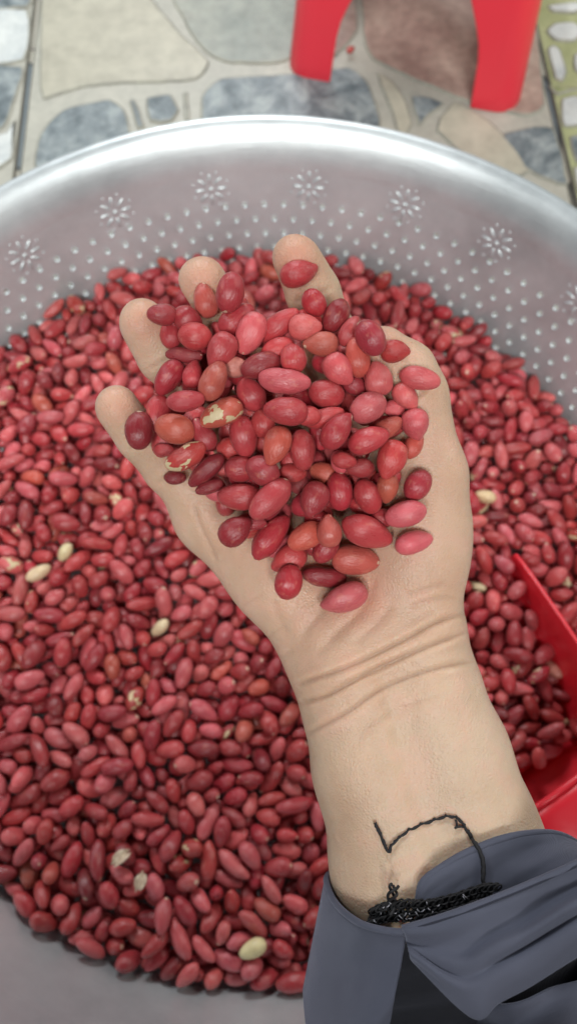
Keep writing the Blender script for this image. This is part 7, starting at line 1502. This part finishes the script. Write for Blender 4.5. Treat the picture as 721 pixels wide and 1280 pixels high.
# flakes of pale skin and kernel halves lying on the heap
def flakes():
    rng = random.Random(21); hm, nt, b = mat('papery_husk')
    tc = N(nt, 'ShaderNodeTexCoord'); n = N(nt, 'ShaderNodeTexNoise', i_Scale=300.0, i_Detail=4.0); nt.links.new(tc.outputs['Object'], n.inputs['Vector'])
    r = ramp(nt, [(.3, (.50, .36, .26)), (.7, (.72, .62, .46))], n.outputs[0]); nt.links.new(r.outputs[0], b.inputs['Base Color']); set_in(b, Roughness=.6)
    for i, (px, py, l, lab) in enumerate([(153, 1071, .0062, 'pinkish papery husk flake lying on the peanuts, left of two flakes'), (176, 1101, .0058, 'yellowish husk flake lying on the peanuts, below the pinkish flake')]):
        w = on_plane(px, py, .118); w[2] = float(heap_z(w[0], w[1])) + .004
        mb = MB(); V = []; F = []; n_ = 9
        for a in range(n_):
            for c in range(n_):
                u, v = a / (n_ - 1) * 2 - 1, c / (n_ - 1) * 2 - 1
                q = math.sqrt(max(0, 1 - v * v * .8))
                V.append((u * l * .55 * q, v * l * (.8 + .18 * math.sin(4 * u + i)), .35 * l * (u * u) - .2 * l * v * v + .12 * l * math.sin(5 * u + 3 * v + i) + rng.uniform(-.0004, .0004)))
        F = [(a * n_ + c, a * n_ + c + 1, (a + 1) * n_ + c + 1, (a + 1) * n_ + c) for a in range(n_ - 1) for c in range(n_ - 1)]
        o = mb.add(V, F).build('husk_flake', hm); mod(o, 'SOLIDIFY', thickness=.0004)
        o.location = tuple(w); o.rotation_euler = (rng.uniform(-.3, .3), rng.uniform(-.3, .3), rng.uniform(0, 6)); tag(o, lab, 'husk flake')
flakes()
def stray():
    w = on_plane(438, 62, .006)
    o = bpy.data.objects.new('peanut', MID[6]); COL.objects.link(o); o.location = tuple(w); o.rotation_euler = (0, 0, .7); o.scale = (.8,) * 3
    o.color = (.45, .07, .06, 1); tag(o, 'single peanut dropped on the floor beside the stool leg', 'peanut')
stray()
# ================= the arm, hand and sleeve
def poly_dist(P, line):
    """distance of 2-D points to a polyline, and the place along it 0..1"""
    best = np.full(len(P), 1e9); at = np.zeros(len(P)); m = len(line) - 1
    for i in range(m):
        a, b = np.array(line[i], float), np.array(line[i + 1], float); ab = b - a
        t = np.clip((P - a) @ ab / (ab @ ab), 0, 1); d = np.linalg.norm(P - a - t[:, None] * ab, axis=1)
        q = d < best; best[q] = d[q]; at[q] = (i + t[q]) / m
    return best, at
def sm(line, n=24): return spline([(x, y, 0) for x, y in line], n)[:, :2]
def soft_body(cones, h, k):
    lo = np.min([np.minimum(a, b) - max(ra, rb) for a, b, ra, rb in cones], 0) - 2 * h
    hi = np.max([np.maximum(a, b) + max(ra, rb) for a, b, ra, rb in cones], 0) + 2 * h
    n = np.ceil((hi - lo) / h).astype(int) + 1
    G = np.stack(np.meshgrid(*[lo[i] + h * np.arange(n[i]) for i in range(3)], indexing='ij'), -1)
    D = np.full(n, 9.0)
    for a, b, ra, rb in cones: D = smin(D, cone_d(G, a, b, ra, rb), k)
    return surface_nets(D, lo, h)
def figure(root, org):  # unseen body, added to shade the near side of the basin
    """the crouching photographer the arm belongs to (behind the camera)"""
    v = lambda x, y, z: np.array([x, y + .13, z - .10 if z > .5 else z], float)
    wr = to_world(arm_pt(690, 1500, .232)); el = to_world(arm_pt(790, 1830, .215)) + np.array([.05, -.04, .0])
    sh = v(.21, -.50, .80)
    def part(name, cones, m, k=.05, h=.012):
        V, F = soft_body(cones, h, k); o = MB().add(V - org, F).build(name, m, root); mod(o, 'SMOOTH', factor=.6, iterations=4); return o
    part('shirt', [(v(-.12, -.66, .42), v(.12, -.66, .42), .13, .13), (v(0, -.64, .45), v(0, -.52, .70), .145, .13), (v(-.12, -.52, .76), v(.12, -.52, .76), .085, .085), (v(0, -.52, .78), v(0, -.47, .88), .07, .055),
          (v(.15, -.52, .78), sh, .075, .07), (sh, el, .062, .054), (el, wr, .054, .050),
          (v(-.15, -.52, .78), v(-.22, -.50, .78), .075, .07), (v(-.22, -.50, .78), v(-.34, -.66, .56), .062, .05), (v(-.34, -.66, .56), v(-.37, -.56, .40), .048, .036)], CLOTH)
    part('trousers', [(v(-.10, -.68, .32), v(.10, -.68, .32), .13, .13), (v(.10, -.68, .32), v(.36, -.42, .38), .10, .07), (v(.36, -.42, .38), v(.33, -.60, .08), .065, .045),
          (v(-.10, -.68, .32), v(-.38, -.42, .38), .10, .07), (v(-.38, -.42, .38), v(-.35, -.60, .08), .065, .045)], m_cloth('trouser_cloth', (.03, .03, .035), (.05, .05, .055)), .03)
    part('head', [(v(0, -.46, .88), v(0, -.42, .97), .052, .055), (v(0, -.38, 1.03), v(0, -.345, .96), .086, .058), (v(0, -.30, .985), v(0, -.285, .965), .014, .017), (v(-.083, -.38, 1.0), v(-.083, -.38, 1.03), .012, .014), (v(.083, -.38, 1.0), v(.083, -.38, 1.03), .012, .014)], SKIN, .025, .007)
    part('hair', [(v(0, -.41, 1.055), v(0, -.40, 1.07), .092, .092), (v(0, -.46, 1.0), v(0, -.49, .88), .075, .05)], m_cloth('black_hair', (.012, .010, .010), (.025, .02, .018)), .03, .008)
    for s in (-1, 1): part('shoe', [(v(.34 * s, -.62, .045), v(.36 * s, -.44, .035), .042, .036)], m_cloth('shoe_cloth', (.04, .04, .045), (.06, .06, .065)), .02, .008)
    part('hand', [(v(-.37, -.56, .41), v(-.375, -.50, .41), .030, .033)] + [(v(-.375 + .02 * (i - 1.5), -.49, .41), v(-.38 + .023 * (i - 1.5), -.425 - .01 * abs(i - 1.5), .40), .011, .008) for i in range(4)] + [(v(-.345, -.54, .41), v(-.32, -.49, .405), .013, .010)], SKIN, .008, .004)
def person():
    root = empty('person', tuple(to_world(arm_pt(474, 822, .249))))
    tag(root, 'right hand and bare forearm reaching in, palm up and cupped round peanuts, slate blue sleeve', 'person')
    org = np.array(root.location)
    h = .65
    D, lo, n = body_grid(h)
    V, F = surface_nets(D, lo, h)
    # smoothing then relief: creases of wrist and palm, tendons, joint folds
    me = bpy.data.meshes.new('hand_and_forearm')
    Vs = V.copy()
    E = np.concatenate([F[:, [0, 1]], F[:, [1, 2]], F[:, [2, 3]], F[:, [3, 0]]])
    for _ in range(5):
        acc = np.zeros_like(Vs); cnt = np.zeros(len(Vs))
        np.add.at(acc, E[:, 0], Vs[E[:, 1]]); np.add.at(acc, E[:, 1], Vs[E[:, 0]]); np.add.at(cnt, E.ravel(), 1)
        Vs = Vs * .5 + .5 * acc / cnt[:, None]
    fn = np.cross(Vs[F[:, 2]] - Vs[F[:, 0]], Vs[F[:, 3]] - Vs[F[:, 1]])
    nr = np.zeros_like(Vs)
    for c in range(4): np.add.at(nr, F[:, c], fn)
    nr /= np.linalg.norm(nr, axis=1)[:, None] + 1e-9
    g = body_sdf(Vs[:2000] + nr[:2000] * .5) - body_sdf(Vs[:2000] - nr[:2000] * .5)
    if g.mean() < 0: nr = -nr; F = F[:, ::-1]
    px = Vs[:, 0] / Vs[:, 2] * FPX + CX; py = Vs[:, 1] / Vs[:, 2] * FPX + CY
    P2 = np.stack([px, py], 1); front = np.clip(-nr[:, 2] * 1.8 - .05, 0, 1)
    crease = np.zeros(len(Vs)); disp = np.zeros(len(Vs)); flush = np.zeros(len(Vs))
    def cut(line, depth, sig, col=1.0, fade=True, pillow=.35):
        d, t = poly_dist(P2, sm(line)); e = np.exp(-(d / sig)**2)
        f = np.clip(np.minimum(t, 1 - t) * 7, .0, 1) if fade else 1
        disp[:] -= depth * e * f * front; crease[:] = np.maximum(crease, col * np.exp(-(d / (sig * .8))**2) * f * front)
        disp[:] += depth * pillow * np.exp(-((d - sig * 2.6) / (sig * 1.8))**2) * f * front
    cut([(362, 858), (385, 851), (409, 844), (456, 825), (499, 804), (541, 780), (590, 762)], 1.2, 3.1)
    cut([(362, 880), (385, 876), (409, 870), (456, 844), (509, 820), (551, 802), (592, 786)], 1.0, 3.0)
    cut([(376, 918), (393, 912), (435, 891), (477, 862), (520, 844), (562, 832), (604, 826)], .8, 3.1, .8)
    cut([(440, 930), (480, 900), (530, 876)], .3, 5, .15)
    cut([(497, 890), (524, 877), (552, 868)], .25, 4, .2)
    cut([(241, 625), (250, 655), (262, 680), (272, 705)], .5, 3.2, .5)
    cut([(284, 690), (300, 668), (330, 652)], .4, 3.2, .4)
    cut([(372, 800), (395, 770), (415, 742), (428, 700)], .6, 6.0, .2)
    cut([(392, 822), (420, 792), (450, 762), (470, 720)], .45, 6.0, .15)
    cut([(440, 806), (470, 780), (492, 750)], .35, 5, .15)
    cut([(505, 745), (530, 738), (560, 728)], .35, 3.2, .3); cut([(510, 760), (535, 752), (572, 745)], .35, 3.0, .3)
    cut([(360, 800), (348, 770), (340, 745)], .3, 5, .15)
    for a, b in (((330, 800), (356, 782)), ((300, 760), (330, 742)), ((340, 828), (366, 812))): cut([a, b], .25, 3.0, .2)
    # finger joint folds
    for (x, y, dx, dy, w) in ((176, 547, .66, -.75, 22), (212, 590, .7, -.7, 24), (207, 447, .83, -.55, 26), (281, 395, .8, -.6, 28), (390, 368, .92, -.38, 28), (521, 493, .8, -.6, 32)):
        cut([(x - dx * w, y - dy * w), (x, y + 2), (x + dx * w, y + dy * w)], .45, 2.6, .45)
    # tendons and veins under the wrist skin
    d, t = poly_dist(P2, sm([(470, 860), (482, 920), (505, 1000), (530, 1080)])); disp += .5 * np.exp(-(d / 10)**2) * front
    d, t = poly_dist(P2, sm([(492, 850), (508, 920), (532, 1000), (560, 1080)])); disp += .3 * np.exp(-(d / 9)**2) * front
    rs = np.random.RandomState(3)
    for _ in range(26):        # soft unevenness of flesh
        w = rs.normal(size=3) * .11; disp += .09 * np.sin(Vs @ w + rs.rand() * 6.28)
    for (x, y, r, a) in ((450, 745, 55, .9), (470, 720, 45, .5), (148, 505, 30, .5), (180, 402, 30, .6), (253, 345, 32, .65), (371, 320, 34, .75), (485, 436, 40, .5), (300, 690, 50, .25), (420, 650, 210, .40), (550, 560, 45, .2)):
        flush = np.maximum(flush, min(1, a * 1.4) * np.exp(-((px - x)**2 + (py - y)**2) / (r * r)))
    Vs = Vs + nr * disp[:, None]
    W = to_world(Vs / 1000) - org
    me.vertices.add(len(W)); me.vertices.foreach_set('co', W.ravel())
    me.loops.add(F.size); me.loops.foreach_set('vertex_index', F.ravel().astype(np.int32))
    me.polygons.add(len(F)); me.polygons.foreach_set('loop_start', np.arange(len(F)) * 4); me.polygons.foreach_set('loop_total', np.full(len(F), 4))
    me.update(calc_edges=True); me.polygons.foreach_set('use_smooth', [True] * len(F))
    for nm, arr in (('crease', crease), ('flush', flush)):
        a = me.attributes.new(nm, 'FLOAT', 'POINT'); a.data.foreach_set('value', arr.astype(np.float32))
    me.materials.append(SKIN)
    o = bpy.data.objects.new('hand_and_forearm', me); COL.objects.link(o); o.parent = root
    # ---- sleeve
    rng = random.Random(9)
    def sheet(top, bot, n, m, name, mt, par, bulge=0.0, wr=(), th=.0012, hem=True):
        A_ = spline([arm_pt(*p) for p in top], n); B_ = spline([arm_pt(*p) for p in bot], n)
        V = []
        for j in range(m):
            v = j / (m - 1)
            for i in range(n):
                u = i / (n - 1); p = A_[i] * (1 - v) + B_[i] * v
                ray = p / np.linalg.norm(p); off = bulge * math.sin(math.pi * v)
                off += .0011 * min(1, v * 5 + .1) * (abs(mnoise.noise(Vector((u * 3.2 + bulge * 900, v * 2.2 + u * 2.0, 3.1)))) * -2 + .5) + .0004 * mnoise.noise(Vector((u * 11, v * 7 + u * 5, bulge * 500)))
                if name == 'cuff_flap':
                    off += .0032 * math.exp(-((v - .50 + .16 * u) / .075)**2) * min(1, u * 5) - .0022 * math.exp(-((v - .66 + .20 * u) / .05)**2) * min(1, u * 5)
                    off += .0016 * math.exp(-((v - .80 + .9 * u) / .06)**2)
                for (fu, fv, ph, am) in wr: off += am * math.sin(fu * u * 6.28 + fv * v * 6.28 + ph) * min(1, v * 4 + .15)
                V.append(to_world(p - ray * off) - org)
        F = [(j * n + i, j * n + i + 1, (j + 1) * n + i + 1, (j + 1) * n + i) for j in range(m - 1) for i in range(n - 1)]
        o = MB().add(V, F).build(name, mt, par); mod(o, 'SOLIDIFY', thickness=th, offset=0); mod(o, 'SUBSURF', levels=1, render_levels=1)
        if hem: MB().tube([np.array(V[i]) for i in range(n)], .00105, 8).build('hem', mt, root)
        return o
    # body of the sleeve: loose tube round the forearm with folds
    st = [(668, 1195, .240, .026, .030), (668, 1245, .238, .034, .034), (678, 1310, .236, .044, .036), (650, 1400, .224, .054, .036), (700, 1560, .218, .056, .038), (760, 1760, .21, .058, .04)]
    C = spline([arm_pt(a, b, c) for a, b, c, _, _ in st], 44); RR = np.interp(np.linspace(0, 5, 44), range(6), [s[3] for s in st]); RT = np.interp(np.linspace(0, 5, 44), range(6), [s[4] for s in st])
    V = []; m = 72
    side = np.array([.95, -.3, 0.02]); side /= np.linalg.norm(side); ray = np.array([.1, .25, 1.0]); ray /= np.linalg.norm(ray)
    for i in range(44):
        for j in range(m):
            a = 2 * math.pi * j / m
            f = 1 + .07 * math.sin(3 * a + i * .42) * math.sin(i * .33 + a) + .05 * math.sin(5 * a - i * .5) + .035 * math.sin(i * .9 + 2 * a) + .02 * math.sin(9 * a + i * .8)
            V.append(to_world(C[i] + side * RR[i] * f * math.cos(a) + ray * RT[i] * f * math.sin(a)) - org)
    F = [(i * m + j, i * m + (j + 1) % m, (i + 1) * m + (j + 1) % m, (i + 1) * m + j) for i in range(43) for j in range(m)]
    sl = MB().add(V, F).build('sleeve', CLOTH, root); mod(sl, 'SOLIDIFY', thickness=.0012, offset=0)
    sheet([(503, 1161, .2045), (545, 1149, .202), (600, 1130, .200), (660, 1106, .199), (721, 1079, .199), (780, 1052, .205), (830, 1045, .225), (830, 1060, .25)],
          [(512, 1197, .2040), (592, 1274, .1945), (622, 1254, .1935), (660, 1234, .193), (721, 1196, .193), (790, 1160, .200), (850, 1150, .225), (860, 1170, .25)],
          60, 26, 'cuff_flap', CLOTH, sl, .0015, ((.35, 1.1, 2.2, .0022), (.9, .9, 1.0, .0010), (2.1, .5, 4.0, .0005)))
    sheet([(430, 1088, .268), (412, 1092, .252), (408, 1104, .238), (420, 1130, .226), (448, 1153, .214), (480, 1163, .208), (509, 1166, .2055)],
          [(420, 1250, .272), (385, 1240, .256), (380, 1246, .243), (388, 1300, .231), (420, 1330, .219), (452, 1338, .211), (478, 1325, .2095)],
          50, 26, 'cuff_side', CLOTH, sl, .002, ((.6, .9, .4, .0026), (1.7, .8, 2.0, .0014)))
    # black tube round the forearm; the cuff gap's shade is put into its colour
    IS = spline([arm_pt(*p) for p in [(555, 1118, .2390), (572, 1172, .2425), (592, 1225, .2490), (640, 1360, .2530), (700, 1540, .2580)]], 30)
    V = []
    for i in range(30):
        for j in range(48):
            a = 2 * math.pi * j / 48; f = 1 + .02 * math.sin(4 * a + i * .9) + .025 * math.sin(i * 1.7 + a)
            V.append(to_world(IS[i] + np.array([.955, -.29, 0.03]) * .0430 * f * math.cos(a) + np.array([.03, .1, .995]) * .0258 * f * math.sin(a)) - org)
    MB().add(V, [(i * 48 + j, i * 48 + (j + 1) % 48, (i + 1) * 48 + (j + 1) % 48, (i + 1) * 48 + j) for i in range(29) for j in range(48)]).build('cuff_gap_shade', m_cloth('gap_shade_black', (.012, .013, .017), (.022, .023, .03)), root)
    sheet([(522, 1128, .2135), (527, 1104, .2140), (548, 1086, .2145), (590, 1062, .215), (640, 1045, .2160), (692, 1042, .221), (728, 1060, .233), (745, 1090, .250)],
          [(512, 1180, .2125), (545, 1170, .2122), (580, 1160, .2118), (630, 1145, .2110), (680, 1130, .2095), (740, 1110, .209), (790, 1110, .225), (800, 1130, .25)],
          60, 24, 'cuff_lining', CLOTH, sl, .0020, ((1.2, .3, .6, .0006), (.5, .8, 2.5, .0008)))
    # seam just inside the flap's upper edge
    st = spline([arm_pt(*p) for p in [(508, 1162, .2036), (545, 1152, .2010), (600, 1133, .1990), (660, 1109, .1980), (721, 1082, .1981)]], 60)
    MB().tube([to_world(p) - org for p in st], .00045, 6).build('seam', m_cloth('seam_thread', (.02, .022, .035), (.03, .033, .05)), sl)
    figure(root, org)
    return root
person()
def on_skin(px, py, lift=.0006, cap=None):
    d = skin_d(px, py)
    if d is None: d = .215
    if cap: d = min(d, cap)
    return to_world(arm_pt(px, py, d - lift))
def thread():
    L = spline([(468, 1028, 0), (474, 1040, 0), (482, 1060, 0), (486, 1064, 0), (489, 1056, 0), (500, 1046, 0), (512, 1037, 0), (530, 1029, 0), (548, 1023, 0), (562, 1020, 0), (573, 1024, 0), (582, 1036, 0), (592, 1052, 0), (601, 1068, 0), (604, 1084, 0), (603, 1100, 0), (607, 1112, 0)], 90)
    rng = random.Random(6)
    def depth(x, y, i):
        d = skin_d(x, y) or .215
        if y > 1050 and x > 540: d = min(d, .2105 + max(0, (1100 - y)) * .00010)
        return d
    D = [depth(p[0], p[1], i) for i, p in enumerate(L)]
    pts = [to_world(arm_pt(p[0] + rng.uniform(-.5, .5), p[1] + rng.uniform(-.5, .5), D[i] - .0005)) for i, p in enumerate(L)]
    mb = MB().tube(pts, [(.00031 if i > 14 else .00050) + rng.uniform(-.0001, .00016) + (.0003 if i > 60 else 0) for i in range(90)], 7)
    # second strand of the twisted thread
    p2 = [p + np.array([math.cos(i * 1.1), math.sin(i * 1.1), .3]) * .0004 for i, p in enumerate(pts)][12:]
    mb.tube(p2, .0003, 6)
    lp = [to_world(arm_pt(563 + 6 * math.cos(a) + 4 * a, 1025 + 5 * math.sin(a) + 3 * a, (skin_d(566, 1028) or .215) - .0014)) for a in np.linspace(0, 4.6, 16)]
    mb.tube(lp, .00035, 6)
    o = mb.build('bracelet_thread', BLACK); tag(o, 'loose black thread curling over the bare forearm above the cuff', 'thread')
def lace():
    root = empty('hair_tie', tuple(on_skin(545, 1115)))
    tag(root, 'black lacy elastic band round the forearm, half tucked inside the slate cuff', 'hair tie')
    org = np.array(root.location)
    base = spline([(462, 1146, .2175), (478, 1139, .2155), (500, 1136, .2130), (530, 1136, .2112), (565, 1128, .2103), (598, 1117, .2095), (618, 1116, .2085)], 150)
    P = np.array([arm_pt(*p) for p in base])
    rng = random.Random(12)
    for s in range(4):
        ph = s * 1.57
        pts = []
        for i, p in enumerate(P):
            a = i * .55 + ph; t = np.array([-.3, .95, 0]) * (.0017 * math.sin(a * .5 + ph)) + np.array([0, 0, -1]) * .0011 * math.cos(a)
            pts.append(to_world(p + t) - org)
        MB().tube(pts, .00045, 6).build('cord', BLACK, root)
    # ruffled loops
    for side in (-1, 1):
        mb = MB(); pts = []
        for i in range(0, 1200):
            u = i / 1200 * (len(P) - 1); k = int(u); f = u - k; p = P[k] * (1 - f) + P[min(k + 1, len(P) - 1)] * f
            a = i * .28
            n = np.array([-.28, .96, 0]); t = np.array([.96, -.28, 0])
            pts.append(to_world(p + n * side * (.0020 + .0010 * math.sin(a)) + t * .0013 * math.cos(a) + np.array([0, 0, -.0008 + .0006 * math.sin(a * .37)])) - org)
        mb.tube(pts[::1], .00028, 5).build('ruffle', BLACK, root)
    # twisted knot at the left end
    mb = MB()
    for s in range(3):
        mb.tube([to_world(arm_pt(487 + 5 * math.sin(a + s * 2.1) + a * 1.0, 1140 - a * 6.5 + 4 * math.cos(a * .9 + s), .2125 - .0012 * math.cos(a * 1.3 + s))) - org for a in np.linspace(0, 5.6, 24)], .00045, 7)
    mb.build('knot', BLACK, root)
    # short pale specks of thread across the band
    mb = MB()
    for _ in range(26):
        u = rng.uniform(10, 118); k = int(u); p = P[k] + np.array([rng.uniform(-.001, .001), rng.uniform(-.003, .003), -.0018])
        q = p + np.array([rng.uniform(-1, 1), rng.uniform(-1, 1), 0]) * .0013
        mb.tube([to_world(p) - org, to_world((p + q) / 2 + np.array([0, 0, -.0003])) - org, to_world(q) - org], .00016, 5)
    mb.build('pale_specks', PALE, root)
thread(); lace()
# ================= the red stool
def stool():
    f1 = on_plane(628, 127, 0); f2 = on_plane(380, 84, 0)
    ex = f1 - f2; w = float(np.linalg.norm(ex)); ex /= w; ey = np.array([-ex[1], ex[0], 0])
    cen = (f1 + f2) / 2 + ey * (w / 2)
    root = empty('stool', tuple(cen))
    tag(root, 'low red plastic stool standing on the stone-pattern tiles behind the basin', 'stool')
    H = .235; hw = w / 2
    def Wd(x, y, z): return ex * x + ey * y + np.array([0, 0, z])
    # seat
    def rsq(half, rad, n=8):
        P = []
        for q, (sx, sy) in enumerate(((1, 1), (-1, 1), (-1, -1), (1, -1))):
            for k in range(n + 1):
                a = math.pi / 2 * (q + k / n); P.append((sx * (half - rad) + rad * math.cos(a), sy * (half - rad) + rad * math.sin(a)))
        return P
    mb = MB(); rings = [(hw - .012, H - .030), (hw - .006, H - .012), (hw - .008, H - .003), (hw - .014, H), (.020, H - .001), (.016, H - .003), (.016, H - .012)]
    V = []; n = None
    for hf, z in rings:
        R = rsq(hf, min(.035, hf * .9)); n = len(R); V += [Wd(x, y, z) for x, y in R]
    mb.add(V, [(k * n + i, k * n + (i + 1) % n, (k + 1) * n + (i + 1) % n, (k + 1) * n + i) for k in range(len(rings) - 1) for i in range(n)])
    o = mb.build('seat', REDS, root); mod(o, 'SOLIDIFY', thickness=.003, offset=-1)
    # legs: rounded corner angle, splayed a little, widening into the apron arch
    for sx, sy in ((-1, -1), (1, -1), (1, 1), (-1, 1)):
        V = []; m = 21; K = 15
        for k in range(K):
            u = k / (K - 1); z = (H - .02) * u
            half = hw + .013 - (.020) * u
            wid = .043 - .002 * u + .075 * max(0, (u - .24) / .76)**1.3
            rad = .019; pts = []
            L = wid - rad
            for i in range(m):
                t = i / (m - 1)
                if t < .38: q = (1 - t / .38) * L; p = (half - rad - q, half)
                elif t > .62: q = (t - .62) / .38 * L; p = (half, half - rad - q)
                else:
                    a = math.pi / 2 * (1 - (t - .38) / .24); p = (half - rad + rad * math.cos(a), half - rad + rad * math.sin(a))
                pts.append(p)
            V += [Wd(sx * x, sy * y, z) for x, y in pts]
        F = [(k * m + i, k * m + i + 1, (k + 1) * m + i + 1, (k + 1) * m + i) for k in range(K - 1) for i in range(m - 1)]
        o = MB().add(V, F).build('leg', REDS, root); mod(o, 'SOLIDIFY', thickness=.0032, offset=-1 if sx * sy > 0 else 1); mod(o, 'BEVEL', width=.001, segments=2, limit_method='ANGLE')
stool()
